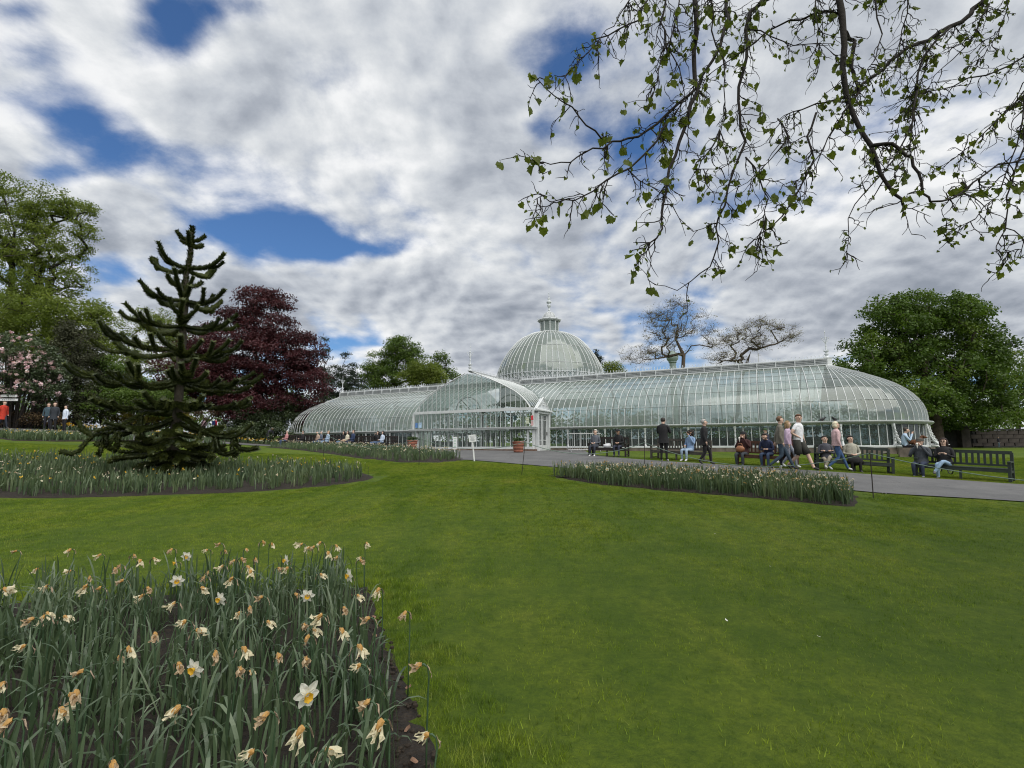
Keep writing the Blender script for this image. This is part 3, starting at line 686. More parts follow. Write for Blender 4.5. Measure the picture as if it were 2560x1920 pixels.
# ================================================================== GLASSHOUSE
M_WP = mat('white ironwork paint', (.66, .68, .68), .45, .12, 3.0, col2=(.54, .57, .57)); M_GREYP = mat('grey gutter paint', (.36, .385, .38), .5, .2, 2.0)
M_LEAD = mat('grey lead ridge', (.45, .47, .48), .55, .2, 3)
M_STONE = mat('red brown sandstone', (.17, .105, .075), .9, .35, 2.5, .5, 12); M_STONE2 = mat('grey brown stone', (.17, .14, .115), .9, .4, 2.5, .5, 12)
def glassmat(name, haze, tint=(.86, .93, .90), film=(.62, .70, .67), refl=1.0):
    m = bpy.data.materials.new(name); m.use_nodes = True; N = NT(m.node_tree); N.n.remove(N.n['Principled BSDF']); o = N.n['Material Output']
    tr = N.new('ShaderNodeBsdfTransparent'); tr.inputs[0].default_value = tint + (1,)
    gl = N.new('ShaderNodeBsdfGlossy'); gl.inputs['Roughness'].default_value = .11; gl.inputs[0].default_value = (.95, .98, .97, 1)
    df = N.new('ShaderNodeBsdfDiffuse'); t = N.new('ShaderNodeTexCoord'); oi = N.new('ShaderNodeObjectInfo')
    g = N.new('ShaderNodeNewGeometry'); nz = N.noise(g.outputs['Position'], 1.3, 5, .6)
    N.l.new(N.mixc(N.mapr(nz, .3, .7), tuple(x * .93 for x in film), film), df.inputs[0])
    trl = N.new('ShaderNodeBsdfTranslucent'); trl.inputs[0].default_value = film + (1,)
    a = N.new('ShaderNodeMixShader'); a.inputs[0].default_value = .45; N.l.new(df.outputs[0], a.inputs[1]); N.l.new(trl.outputs[0], a.inputs[2])
    hz = N.new('ShaderNodeMixShader'); f = N.m('ADD', N.mapr(nz, .3, .7, haze * .88, haze * 1.12), N.m('MULTIPLY', N.m('SUBTRACT', oi.outputs['Random'], .5), haze * .35))
    N.l.new(f, hz.inputs[0]); N.l.new(tr.outputs[0], hz.inputs[1]); N.l.new(a.outputs[0], hz.inputs[2])
    lw = N.new('ShaderNodeFresnel'); lw.inputs[0].default_value = 1.62
    mx = N.new('ShaderNodeMixShader'); N.l.new(N.m('MULTIPLY', lw.outputs[0], refl, clamp=True), mx.inputs[0]); N.l.new(hz.outputs[0], mx.inputs[1]); N.l.new(gl.outputs[0], mx.inputs[2])
    N.l.new(mx.outputs[0], o.inputs[0]); return m
M_GLASS = glassmat('old greenhouse glass', .50, film=(.40, .47, .44)); M_GLASSB = glassmat('greenhouse glass rear slope', .40, film=(.42, .49, .46)); M_GLASSC = glassmat('clear porch glass', .20, (.80, .86, .84), film=(.34, .40, .38))
M_GLASSL = glassmat('low window glass', .08, (.55, .62, .62)); M_GLASSD = glassmat('dome glass', .80, film=(.36, .42, .39))
M_CREST = mat('cresting paint', (.62, .65, .67), .5, .15, 5)

HW, HG, HR = 4.534, 1.50, 5.12    # half width, gutter height, top of glazing
_pf = np.array([(1,0),(1.0,.12),(.987,.22),(.95,.33),(.865,.47),(.736,.60),(.564,.712),(.40,.805),(.22,.895),(.075,.968)])
def prof(k):
    """k 0..1 from gutter to ridge -> (r, h); arc-length spaced"""
    P_ = _pf * [HW, HR + .12 - HG] + [0, HG]; d = np.r_[0, np.cumsum(np.linalg.norm(np.diff(P_, axis=0), axis=1))]
    t = np.asarray(k) * d[-1]; return np.interp(t, d, P_[:, 0]), np.interp(t, d, P_[:, 1])
gh = thing('greenhouse', 'long white Victorian glasshouse with curved glass wings, glazed porch and dome', 'greenhouse', (BX0, BY0, BZ), -BTH)
S1, S2 = -22.973, 16.90; PS, PT, PW = -4.222, 6.785, 4.728      # porch centre, front, half width
def part(name, mb, m, parent=None, sm=False, **k): return mb.build(name, m, parent or gh, sm, **k)
def L3(s, t, h): return (s, -t, h)
def ph0(x):
    x = abs(x); return float(np.interp(x, _pf[::-1, 0] * PW, _pf[::-1, 1] * (5.42 - HG) + HG))
# ---- glazing bars, straight runs (shared meshes)
KK = np.linspace(0, 1, 18); PR, PH = prof(KK)
def bar_mesh(sign, name, w=.013, d=.022):
    mb = MB(); A = []; 
    T = np.gradient(np.stack([PR, PH], -1), axis=0); T /= np.linalg.norm(T, axis=1, keepdims=True); Nn = np.stack([T[:, 1], -T[:, 0]], -1)
    V = []
    for i in range(len(KK)):
        for (x, q) in ((-w, -d), (w, -d), (w, d), (-w, d)):
            r_, h_ = PR[i] + Nn[i, 0] * q, PH[i] + Nn[i, 1] * q; V.append((x, -sign * r_, h_))
    F = [(i * 4 + j, i * 4 + (j + 1) % 4, (i + 1) * 4 + (j + 1) % 4, (i + 1) * 4 + j) for i in range(len(KK) - 1) for j in range(4)]
    mb.add(V, F); return mb.mesh(name, M_WP)
barF, barB = bar_mesh(1, 'glazing_bar'), bar_mesh(-1, 'glazing_bar')
PITCH = .4155
right_s = np.arange(S2, .55, -PITCH)[::-1]; left_s = np.arange(S1, PS - PW - .02, PITCH)
wing_r = empty('wing', (0, 0, 0), 0, gh); wing_l = empty('wing', (0, 0, 0), 0, gh)
for s in right_s: mkobj('glazing_bar', barF, wing_r, (s, 0, 0))
for s in left_s: mkobj('glazing_bar', barF, wing_l, (s, 0, 0))
mbb = MB()
def bars_into(mb, s, sign, w=.016, d=.02, kk=9):
    r_, h_ = prof(np.linspace(0, 1, kk)); mb.tube([(s, -sign * a, b) for a, b in zip(r_, h_)], .014, 4, caps=False)
for s in right_s[::1]: bars_into(mbb, s, -1)
for s in left_s[::1]: bars_into(mbb, s, -1)
tag(part('rear_bars', mbb, M_WP), kind='stuff')
# wide ribs every few bays (the structural arches), seen through the glass
mbr = MB()
for s in list(right_s[::6]) + list(left_s[::6]):
    for sg in (1, -1):
        r_, h_ = prof(np.linspace(0, 1, 14)); mbr.tube([(s, -sg * (a - .05), b - .05) for a, b in zip(r_, h_)], .045, 4, caps=False)
valley = MB(); vb = []
for s in np.arange(right_s[0] - PITCH, PS - PW, -PITCH):
    kk = np.linspace(0, 1, 41); r_, h_ = prof(kk); lim = ph0(s - PS); q = [(s, -a, b) for a, b in zip(r_, h_) if b > lim + .02]
    if len(q) > 2: b2 = MB(); b2.tube(q, .02, 4, caps=False); b2.build('glazing_bar', M_WP, wing_r)
    for a in range(40):
        if h_[a] > lim - .05 or h_[a] > ph0(s + PITCH - PS) - .05:
            valley.add([(s, -r_[a], h_[a]), (s + PITCH, -r_[a], h_[a]), (s + PITCH, -r_[a + 1], h_[a + 1]), (s, -r_[a + 1], h_[a + 1])], [(0, 1, 2, 3)])
tag(part('crossing_glazing', valley, M_GLASS), kind='stuff')
tag(part('arch_ribs', mbr, M_WP), kind='stuff')
# ---- apses
NA = 34
def apse(cx, sgn, wing, front_only):
    for i in range(1, NA):
        a = math.pi * i / NA          # 0 = front (-Y local), pi = rear
        o = mkobj('glazing_bar', barF, wing, (cx, 0, 0)); o.rotation_euler.z = sgn * a
apse(S2, 1, wing_r, True); apse(S1, -1, wing_l, True)
# ---- panes: rows along the slope
ROWS = [0, .20, .375, .54, .70, .84, 1.0]
def pane_mesh(k0, k1, sgn=1, da=None, w=PITCH, m=M_GLASS):
    kk = np.linspace(k0, k1, 4); r_, h_ = prof(kk); V = []
    if da is None:
        for a, b in zip(r_, h_): V += [(0.012, -sgn * a, b), (w - .012, -sgn * a, b)]
        F = [(2 * i, 2 * i + 1, 2 * i + 3, 2 * i + 2) for i in range(3)]
    else:
        for a, b in zip(r_, h_):
            for q in (0.0, da): V.append((a * math.sin(q), -a * math.cos(q), b))
        F = [(2 * i, 2 * i + 1, 2 * i + 3, 2 * i + 2) for i in range(3)]
    return np.array(V), F
def mk_pane(k0, k1, **kw):
    V, F = pane_mesh(k0, k1, **kw); c = V.mean(0); mb = MB(); mb.add(V - c, F); return mb.mesh('pane', kw.get('m', M_GLASS), True), c
prow = [mk_pane(a, b) for a, b in zip(ROWS[:-1], ROWS[1:])]
pj = np.random.default_rng(5)
npane = 0
for s in right_s[:-1]:
    for me_, c in prow:
        o = mkobj('pane', me_, wing_r, (s + c[0], c[1], c[2])); npane += 1
        o.rotation_euler = (pj.normal(0, .007), pj.normal(0, .007), pj.normal(0, .009))
DA = math.pi / NA
arow = [mk_pane(a, b, da=DA) for a, b in zip(ROWS[:-1], ROWS[1:])]
stuffg = MB()
for i in range(NA):
    for q, (me_, c) in enumerate(arow):
        if i < 11:
            a = i * DA; x = c[0] * math.cos(a) - c[1] * math.sin(a); y = c[0] * math.sin(a) + c[1] * math.cos(a)
            o = mkobj('pane', me_, wing_r, (S2 + x, y, c[2])); o.rotation_euler = (pj.normal(0, .008), pj.normal(0, .008), a + pj.normal(0, .01))
        else:
            V, F = pane_mesh(ROWS[q], ROWS[q + 1], da=DA); a = i * DA; ca, sa = math.cos(a), math.sin(a)
            stuffg.add(V @ np.array([[ca, sa, 0], [-sa, ca, 0], [0, 0, 1]]) + (S2, 0, 0), F)
        V, F = pane_mesh(ROWS[q], ROWS[q + 1], da=DA); V = V * (-1, 1, 1); a = -i * DA; ca, sa = math.cos(a), math.sin(a)
        stuffg.add(V @ np.array([[ca, sa, 0], [-sa, ca, 0], [0, 0, 1]]) + (S1, 0, 0), F)
for s in left_s:
    for k0, k1 in zip(ROWS[:-1], ROWS[1:]):
        V, F = pane_mesh(k0, k1); j = pj.normal(0, .004, 4)
        V = V + (s, 0, 0); V[:, 1] += j[0] + (V[:, 0] - s - .2) * j[1] * 3 + (V[:, 2] - V[:, 2].mean()) * j[2] * 2; stuffg.add(V, F)
tag(part('glazing', stuffg, M_GLASS), kind='stuff')
rear = MB()
for s in list(left_s) + list(right_s[:-1]) + list(np.arange(left_s[-1] + PITCH, right_s[0], PITCH)):
    if PS - 3.2 < s < PS + 3.2: continue
    for k0, k1 in zip(ROWS[:-1], ROWS[1:]):
        V, F = pane_mesh(k0, k1, sgn=-1); rear.add(V + (s, 0, 0), F)
tag(part('rear_glazing', rear, M_GLASSB), kind='stuff')
# horizontal lap lines between rows (thin dark purlins)
mb = MB()
for k in ROWS[1:-1]:
    r_, h_ = prof(k); r_ = float(r_) + .012; h_ = float(h_) + .012
    mb.tube([(right_s[0], -r_, h_), (S2, -r_, h_)] + [(S2 + r_ * math.sin(a), -r_ * math.cos(a), h_) for a in np.linspace(0, math.pi, 30)[1:]] + [(right_s[0], r_, h_)], .012, 4, caps=False)
    mb.tube([(left_s[-1], -r_, h_), (S1, -r_, h_)] + [(S1 - r_ * math.sin(a), -r_ * math.cos(a), h_) for a in np.linspace(0, math.pi, 30)[1:]] + [(left_s[-1], r_, h_)], .012, 4, caps=False)
tag(part('lap_lines', mb, M_GREYP), kind='stuff')
# ---- gutter and sill mouldings
def arcpath(r_, h_, s_from, s_to, cx, sgn):
    return [(s_from, -r_, h_), (cx, -r_, h_)] + [(cx + sgn * r_ * math.sin(a), -r_ * math.cos(a), h_) for a in np.linspace(0, math.pi, 40)[1:]] + [(s_to, r_, h_)]
def sect(mb, path, prof2, m=0):
    """sweep a section (offset out, offset up) along a horizontal path"""
    P_ = np.array(path, float); T = np.gradient(P_, axis=0); T /= np.linalg.norm(T, axis=1, keepdims=True); O = np.stack([T[:, 1], -T[:, 0], 0 * T[:, 0]], -1)
    k = len(prof2); V = []
    for i in range(len(P_)):
        for a, b in prof2: V.append(P_[i] + O[i] * a + np.array([0, 0, b]))
    F = [(i * k + j, i * k + (j + 1) % k, (i + 1) * k + (j + 1) % k, (i + 1) * k + j) for i in range(len(P_) - 1) for j in range(k)]
    F += [tuple(range(k)), tuple(range((len(P_) - 1) * k, len(P_) * k))[::-1]]; mb.add(V, F, m)
GUT = [(-.10, -.09), (.10, -.09), (.20, -.02), (.24, .035), (.20, .05), (-.04, .05), (-.10, .02)]
for (a, b, cx, sg, w_) in ((.62, .62, S2, 1, wing_r), (PS - PW - .02, PS - PW, S1, -1, wing_l)):
    flip = [(q[0] * sg, q[1]) for q in GUT]
    mb = MB(); sect(mb, arcpath(HW, HG, a, b, cx, sg), flip); part('gutter', mb, M_GREYP, w_)
    mb = MB(); sect(mb, arcpath(HW, HG + .055, a, b, cx, sg), [(x * sg, y) for x, y in ((-.05, 0), (.22, 0), (.22, .03), (-.05, .05))]); part('gutter_lip', mb, M_WP, w_)
    mb = MB(); sect(mb, arcpath(HW - .02, .30, a, b, cx, sg), [(x * sg, y) for x, y in ((-.12, -.08), (.16, -.08), (.16, .0), (.04, .03), (-.12, .03))]); part('sill', mb, M_WP, w_)
# stone plinth blocks
mbs = MB(); blkF = MB(); blkF.box((0, 0, 0), (1.18, .30, 1.0)); blk = blkF.mesh('stone_block', M_STONE2)
for s in np.arange(1.2, S2, 1.2): mkobj('stone_block', blk, gh, (s + .0, -HW + .03 + pj.uniform(-.008, .008), -.29))
for i in range(12):
    a = math.pi * (i + .5) / 12; o = mkobj('stone_block', blk, gh, (S2 + (HW - .03) * math.sin(a), -(HW - .03) * math.cos(a), -.29), a)
for s in np.arange(S1, PS - PW, 1.2): mkobj('stone_block', blk, gh, (s + .5, -HW + .03, -.29))
for i in range(12):
    a = -math.pi * (i + .5) / 12; o = mkobj('stone_block', blk, gh, (S1 + (HW - .03) * math.sin(a), -(HW - .03) * math.cos(a), -.29), a)
# ---- low windows
lw_b = MB(); lw_b.box((0, 0, .88), (.034, .045, 1.12)); lwm = lw_b.mesh('mullion', M_WP)
lw_p = MB(); lw_p.box((0, 0, .86), (PITCH - .04, .006, 1.06)); lwp = lw_p.mesh('low_pane', M_GLASSL)
for s in right_s[1:]: mkobj('mullion', lwm, wing_r, (s, -HW + .03, 0)); mkobj('low_pane', lwp, wing_r, (s - PITCH / 2, -HW + .03, 0)).rotation_euler.z = pj.normal(0, .01)
for s in left_s: mkobj('mullion', lwm, wing_l, (s, -HW + .03, 0)); mkobj('low_pane', lwp, wing_l, (s + PITCH / 2, -HW + .03, 0))
for i in range(NA):
    for cx, sg, w_ in ((S2, 1, wing_r), (S1, -1, wing_l)):
        a = sg * math.pi * i / NA; r_ = HW - .03
        if i: mkobj('mullion', lwm, w_, (cx + r_ * math.sin(a), -r_ * math.cos(a), 0), a)
        a = sg * math.pi * (i + .5) / NA; mkobj('low_pane', lwp, w_, (cx + r_ * math.sin(a) * .998, -r_ * math.cos(a) * .998, 0), a)
# one casement propped open in the apse
for i in (6, 7, 8):
    a = math.pi * (i + .5) / NA; r_ = HW + .16; mb = MB(); mb.box((0, 0, .86), (PITCH - .02, .02, 1.0)); 
    mb2 = MB()
    for x in (-.19, .19): mb2.box((x, -.012, .86), (.035, .035, 1.0))
    for z in (.37, 1.35): mb2.box((0, -.012, z), (.41, .035, .035))
    o = part('open_casement', mb2, M_WP, wing_r, loc=(S2 + r_ * math.sin(a), -r_ * math.cos(a), 0), rz=a); o.rotation_euler.x = 0; o.rotation_euler = (Matrix.Rotation(a, 3, 'Z') @ Matrix.Rotation(-.16, 3, 'X')).to_euler()
    o.location = (S2 + (HW - .04) * math.sin(a), -(HW - .04) * math.cos(a), 0.05)
# ---- cast columns with scrolled brackets
def column_mesh(fancy):
    mb = MB(); mb.lathe([(.09, .25), (.09, .36), (.055, .40), (.05, .62), (.065, .66), (.048, .70), (.045, 1.1), (.06, 1.14), (.05, 1.2), (.075, 1.3), (.10, 1.42)], 8)
    if fancy:
        for q in range(6):
            h_ = .42 + q * .17; d_ = .10 + .34 * (1 - q / 5.5) ** 1.6; pts = [(0, -.02, h_ - .02), (0, -d_ * .6, h_ - .05), (0, -d_, h_ + .01), (0, -d_ * .85, h_ + .08), (0, -d_ * .5, h_ + .05)]
            mb.tube(pts, [.03, .028, .032, .024, .012], 6)
        mb.tube([(0, -.06, 1.42), (0, -.10, 1.1), (0, -.16, .8), (0, -.28, .55), (0, -.45, .38), (0, -.55, .26)], [.05, .042, .045, .05, .055, .08], 6)
        mb.box((0, -.42, .27), (.2, .5, .09))
    else:
        for q in range(3): h_ = .55 + q * .28; mb.tube([(0, -.03, h_ - .05), (0, -.08, h_), (0, -.03, h_ + .06)], .025, 5)
    return mb.mesh('column', M_WP, True)
cm, cf = column_mesh(False), column_mesh(True)
for i, s in enumerate(np.arange(S2, 1.0, -PITCH * 6)): mkobj('column', cm if i else cf, wing_r, (s, -HW - .05, 0))
for s in np.arange(S1, PS - PW, PITCH * 6): mkobj('column', cm, wing_l, (s, -HW - .05, 0))
for i in (5.67, 11.33, 17): 
    a = math.pi * i / NA; mkobj('column', cf, wing_r, (S2 + (HW + .05) * math.sin(a), -(HW + .05) * math.cos(a), 0), a); mkobj('column', cf, wing_l, (S1 - (HW + .05) * math.sin(a), -(HW + .05) * math.cos(a), 0), -a)
# ---- ridge lantern with louvres, cresting, finials
RB = .36
def ridge(s0, s1, w_):
    mb = MB(); mb.box(((s0 + s1) / 2, 0, HR + .03), (s1 - s0, RB * 2 + .10, .07)); mb.box(((s0 + s1) / 2, 0, HR + .42), (s1 - s0, RB * 1.5, .05)); part('ridge_beam', mb, M_WP, w_)
    for sg in (1, -1):
        for q in range(3):
            mb = MB(); mb.box((0, 0, 0), (s1 - s0 - .04, .11, .018), M=Matrix.Rotation(sg * -.75, 3, 'X')); part('louvre_slat', mb, M_LEAD, w_, loc=((s0 + s1) / 2, -sg * (RB - .03 * q), HR + .115 + q * .10))
    mb = MB(); mb.box(((s0 + s1) / 2, 0, HR + .23), (s1 - s0 - .06, RB * 1.2, .32)); part('ridge_core', mb, M_LEAD, w_)
    pm = MB(); pm.box((0, 0, 0), (.05, RB * 2 + .07, .36)); pme = pm.mesh('ridge_post', M_WP)
    for s in np.arange(s0 + .025, s1, 1.05): mkobj('ridge_post', pme, w_, (s, 0, HR + .23))
    mb = MB(); mb.box(((s0 + s1) / 2, 0, HR + .475), (s1 - s0, .06, .05))
    for s in np.arange(s0 + .1, s1, .21):
        mb.box((s, 0, HR + .56), (.022, .02, .14)); mb.box((s, 0, HR + .60), (.08, .015, .018)); mb.ball((s, 0, HR + .66), .028, n=5, k=3)
        mb.box((s + .105, 0, HR + .53), (.018, .015, .08))
    tag(part('cresting', mb, M_CREST, w_), kind='stuff')
ridge(PS + .6, S2 + .1, wing_r); ridge(S1 - .1, PS - .6, wing_l)
def finial(s, t, h, H, parent=None):
    mb = MB(); k = H / 1.9
    mb.lathe([(.16, 0), (.17, .05), (.07, .12), (.10, .2), (.13, .25), (.05, .32), (.09, .40), (.14, .45), (.05, .5), (.03, .7), (.045, .78), (.028, .85), (.024, 1.25), (.045, 1.3), (.018, 1.36), (.012, 1.62), (.035, 1.66), (.008, 1.72), (.004, 1.9)], 8)
    mb.V = [v * [k ** .5, k ** .5, k] for v in mb.V]
    for j in range(4):
        a = j * math.pi / 2 + .3; c, s_ = math.cos(a), math.sin(a)
        mb.tube([(0, 0, .85 * k), (c * .06, s_ * .06, 1.02 * k), (c * .15, s_ * .15, 1.14 * k), (c * .20, s_ * .20, 1.24 * k)], [.022, .02, .016, .012], 5); mb.ball((c * .2, s_ * .2, 1.27 * k), .035, n=6, k=4)
        mb.tube([(0, 0, .36 * k), (c * .13, s_ * .13, .42 * k), (c * .15, s_ * .15, .54 * k)], [.025, .02, .012], 5)
    return part('finial', mb, M_CREST, parent, loc=L3(s, t, h))
mb = MB(); mb.lathe([(.30, 0), (.26, .05), (.26, .42), (.30, .46), (.12, .52)], 8, c=(S2 + .12, 0, HR)); part('ridge_end', mb, M_WP, wing_r); mb = MB(); mb.lathe([(.30, 0), (.26, .05), (.26, .42), (.30, .46), (.12, .52)], 8, c=(S1 - .12, 0, HR)); part('ridge_end', mb, M_WP, wing_l)
finial(S2 + .12, 0, HR + .48, 1.85, wing_r); finial(S1 - .12, 0, HR + .48, 1.75, wing_l)

# ---- porch: a cross gable coming forward
porch = empty('porch', (0, 0, 0), 0, gh)
PRX, PRH = _pf[:, 0] * PW, _pf[:, 1] * (5.42 - HG) + HG
def pcurve(n=16):
    d = np.r_[0, np.cumsum(np.linalg.norm(np.diff(np.stack([PRX, PRH], -1), axis=0), axis=1))]; t = np.linspace(0, d[-1], n); return np.interp(t, d, PRX), np.interp(t, d, PRH)
def ph_at(x):
    x = abs(x); return float(np.interp(x, PRX[::-1], PRH[::-1])) if x < PW - .02 else HG + .4
rx, rh = pcurve(18)
# roof bars and panes running back to the wing ridge (both slopes)
mbp = MB(); V, F = None, None
nb = int((PT - .0) / PITCH) + 1
bm_ = MB()
for sg in (1, -1):
    pts = [(sg * a, 0, b) for a, b in zip(rx, rh)]; bm_ = MB(); bm_.tube(pts, .015, 4, caps=False); me_ = bm_.mesh('glazing_bar', M_WP)
    for i in range(nb):
        t = PT - .2 - i * PITCH
        if t < 1.0: continue
        if t > HW - .2 : mkobj('glazing_bar', me_, porch, L3(PS, t, 0))
        else:   # upper part only, clear of the wing roof
            q = [(PS + sg * a, -t, b) for a, b in zip(rx, rh) if True]; hh_ = float(np.interp(t, prof(np.linspace(0, 1, 40))[0][::-1], prof(np.linspace(0, 1, 40))[1][::-1]))
            q = [p_ for p_ in q if p_[2] > hh_ + .02]
            if len(q) > 1: b2 = MB(); b2.tube(q, .015, 4, caps=False); part('glazing_bar', b2, M_WP, porch)
kq = [0, 3, 6, 9, 12, 15, 17]
gp_ = MB()
for sg in (1, -1):
    for i in range(nb):
        t1 = PT - .2 - i * PITCH; t0 = t1 - PITCH
        if t0 < .6: continue
        for a in range(len(rx) - 1):
            hm = (rh[a] + rh[a + 1]) / 2; R_, H_ = prof(np.linspace(0, 1, 40)); wh = float(np.interp((t0 + t1) / 2, R_[::-1], H_[::-1])) if (t0 + t1) / 2 < HW else 0
            if hm < wh - .05: continue
            if sg == 1 and hm < 2.9 and t1 > HW - .1: continue       # door side
            j = pj.normal(0, .002)
            gp_.add([L3(PS + sg * rx[a], t1, rh[a]), L3(PS + sg * rx[a], t0, rh[a]), L3(PS + sg * rx[a + 1], t0, rh[a + 1]), L3(PS + sg * rx[a + 1], t1, rh[a + 1] + j)], [(0, 1, 2, 3)])
tag(part('roof_glazing', gp_, glassmat('porch roof glass', .34, film=(.30, .36, .34)), porch), kind='stuff')
# gable front
npn = 25; xsn = np.linspace(-PW + .16, PW - .16, npn + 1)
for x in xsn[1:-1]:
    top = ph_at(x) - .03; mb = MB(); mb.box((0, 0, (top + .3) / 2), (.025, .05, top - .3)); part('mullion', mb, M_WP, porch, loc=L3(PS + x, PT, 0))
for i in range(npn):
    x0, x1 = xsn[i] + .012, xsn[i + 1] - .012; levels = [(.32, 1.42), (1.56, 2.60), (2.80, None)]
    for (a, b) in levels:
        if b is None:
            t0, t1 = ph_at(x0) - .05, ph_at(x1) - .05
            if min(t0, t1) < a + .05: continue
        else: t0 = t1 = b
        mb = MB(); mb.add([(x0, 0, a), (x1, 0, a), (x1, 0, t1), (x0, 0, t0)], [(0, 1, 2, 3)]); o = part('pane', mb, M_GLASSC, porch, loc=L3(PS, PT - .01, 0)); o.rotation_euler.z = pj.normal(0, .0006)
mb = MB()
for sg in (1, -1): mb.tube([(sg * (a + .02), 0, b) for a, b in zip(rx, rh)] , .036, 4)
part('gable_rib', mb, M_WP, porch, loc=L3(PS, PT + .02, 0))
mb = MB(); mb.box((0, 0, 2.70), (2 * PW - .15, .12, .19)); part('transom', mb, M_WP, porch, loc=L3(PS, PT + .03, 0))
mb = MB(); mb.box((0, -.04, 1.47), (2 * PW + .42, .34, .10)); part('gutter', mb, M_GREYP, porch, loc=L3(PS, PT + .05, 0))
mb = MB(); mb.box((0, -.04, 1.545), (2 * PW + .46, .38, .035)); part('gutter_lip', mb, M_WP, porch, loc=L3(PS, PT + .05, 0))
mb = MB(); mb.box((0, 0, .24), (2 * PW + .04, .22, .16)); part('sill', mb, M_WP, porch, loc=L3(PS, PT + .02, 0))
mb = MB()
for x in (-PW + .02, -PW + .38, PW - .38, PW - .02): mb = MB(); mb.box((0, 0, .87), (.11, .12, 1.12)); part('post', mb, M_WP, porch, loc=L3(PS + x, PT, 0))
for x in (-PW + .02, PW - .02): mb = MB(); mb.box((0, 0, 2.1), (.11, .12, 1.2)); part('post', mb, M_WP, porch, loc=L3(PS + x, PT, 0))
for i in range(9):
    w_ = (2 * PW + .3) / 9; x = -PW - .15 + (i + .5) * w_; mb = MB(); mb.box((0, 0, 0), (w_ - .012, .34, 1.0)); part('stone_block', mb, M_STONE, porch, loc=L3(PS + x, PT + .0, -.345))
for sg in (-1, 1):
    for i in range(2): mb = MB(); mb.box((0, 0, 0), (.34, 1.02, 1.0)); part('stone_block', mb, M_STONE, porch, loc=L3(PS + sg * (PW + .0), PT - .72 - i * 1.03, -.35 - (.14 if sg > 0 else 0)))
# left flank windows, right flank with the doors
for sg in (-1,):
    mb = MB()
    for t in np.arange(HW + .2, PT - .1, PITCH): mb.box(L3(PS + sg * (PW - .02), t, .88), (.05, .035, 1.12))
    mb.box(L3(PS + sg * (PW + .04), (HW + PT) / 2, 1.47), (.30, PT - HW, .10)); mb.box(L3(PS + sg * PW, (HW + PT) / 2, .24), (.2, PT - HW, .16)); part('flank_frame', mb, M_WP, porch)
    mb = MB(); mb.add([L3(PS + sg * (PW - .03), HW, .32), L3(PS + sg * (PW - .03), PT, .32), L3(PS + sg * (PW - .03), PT, 1.42), L3(PS + sg * (PW - .03), HW, 1.42)], [(0, 1, 2, 3)]); part('flank_pane', mb, M_GLASSC, porch)
DX = PS + PW; DT0, DT1 = HW + .32, PT - .35       # doorway on the right flank
dw = (DT1 - DT0)
mb = MB()
for t in (DT0 - .09, DT1 + .09): mb.box(L3(DX + .09, t, 1.12), (.30, .18, 2.95))
mb.box(L3(DX + .09, (DT0 + DT1) / 2, 2.50), (.34, dw + .36, .16)); mb.box(L3(DX + .15, (DT0 + DT1) / 2, 2.61), (.50, dw + .60, .07)); part('door_frame', mb, M_WP, porch)
tm = (DT0 + DT1) / 2; hwp = dw / 2 + .28
mb = MB(); y0, y1, ya = -(tm - hwp), -(tm + hwp), -tm
for x_ in (DX + .10,):
    V = [(DX - .05, y0, 2.65), (DX - .05, y1, 2.65), (DX - .05, ya, 3.45), (DX + .16, y0, 2.65), (DX + .16, y1, 2.65), (DX + .16, ya, 3.45)]
    mb.add(V, [(0, 2, 1), (3, 4, 5), (0, 1, 4, 3), (1, 2, 5, 4), (2, 0, 3, 5)])
part('pediment', mb, M_CREST, porch)
mb = MB(); mb.tube([(DX + .17, y0 + .05, 2.68), (DX + .17, ya, 3.50), (DX + .17, y1 - .05, 2.68)], .055, 4); mb.tube([(DX + .17, y0 + .02, 2.68), (DX + .17, y1 - .02, 2.68)], .05, 4); part('pediment_moulding', mb, M_WP, porch)
mb = MB(); rr3 = np.random.default_rng(3)
for sg in (-1, 1):
    for q in range(4):
        c = .16 + q * .17; hq = 2.80 + max(0, .30 - q * .09); mb.tube([(DX + .18, ya + sg * (c + .09 * math.cos(a) * (1 - a / 9)), hq + .07 * math.sin(a) * (1 - a / 9)) for a in np.linspace(0, 5.5, 12)], .022, 5)
mb.lathe([(.0, -.03), (.11, 0), (.12, .03), (.06, .06)], 10, c=(DX + .17, ya, 2.98)); part('carved_scrolls', mb, M_WP, porch)
for k in (0, 1):      # two leaves, each glazed above a solid panel
    t0 = DT0 + k * dw / 2 + .01; t1 = t0 + dw / 2 - .02; tmid = (t0 + t1) / 2; lw_ = t1 - t0
    dr = empty('door', L3(DX + .05, tmid, 0), 0, porch)
    mb = MB(); mb.box((0, 0, -.02), (.05, lw_, .66)); mb.box((0, 0, 2.36), (.05, lw_, .12)); mb.box((0, 0, .36), (.05, lw_, .10))
    for y in (-lw_ / 2 + .05, lw_ / 2 - .05): mb.box((0, y, 1.36), (.05, .10, 1.9))
    mb.build('door_rails', M_WP, dr)
    mb = MB()
    for y in (-lw_ / 6 + .01, lw_ / 6 - .01): mb.box((.005, y, 1.36), (.03, .022, 1.9))
    for z in (.72, 2.02): mb.box((.005, 0, z), (.03, lw_ - .2, .03))
    mb.build('glazing_grid', M_WP, dr)
    mb = MB(); mb.box((0, 0, 1.36), (.008, lw_ - .2, 1.9)); mb.build('door_glass', M_GLASSC, dr)
    if k == 0: mb = MB(); mb.box((.05, lw_ / 2 - .05, 1.15), (.05, .035, .22)); mb.build('handle', mat('dark iron', (.03, .03, .03), .4, metal=.6), dr)
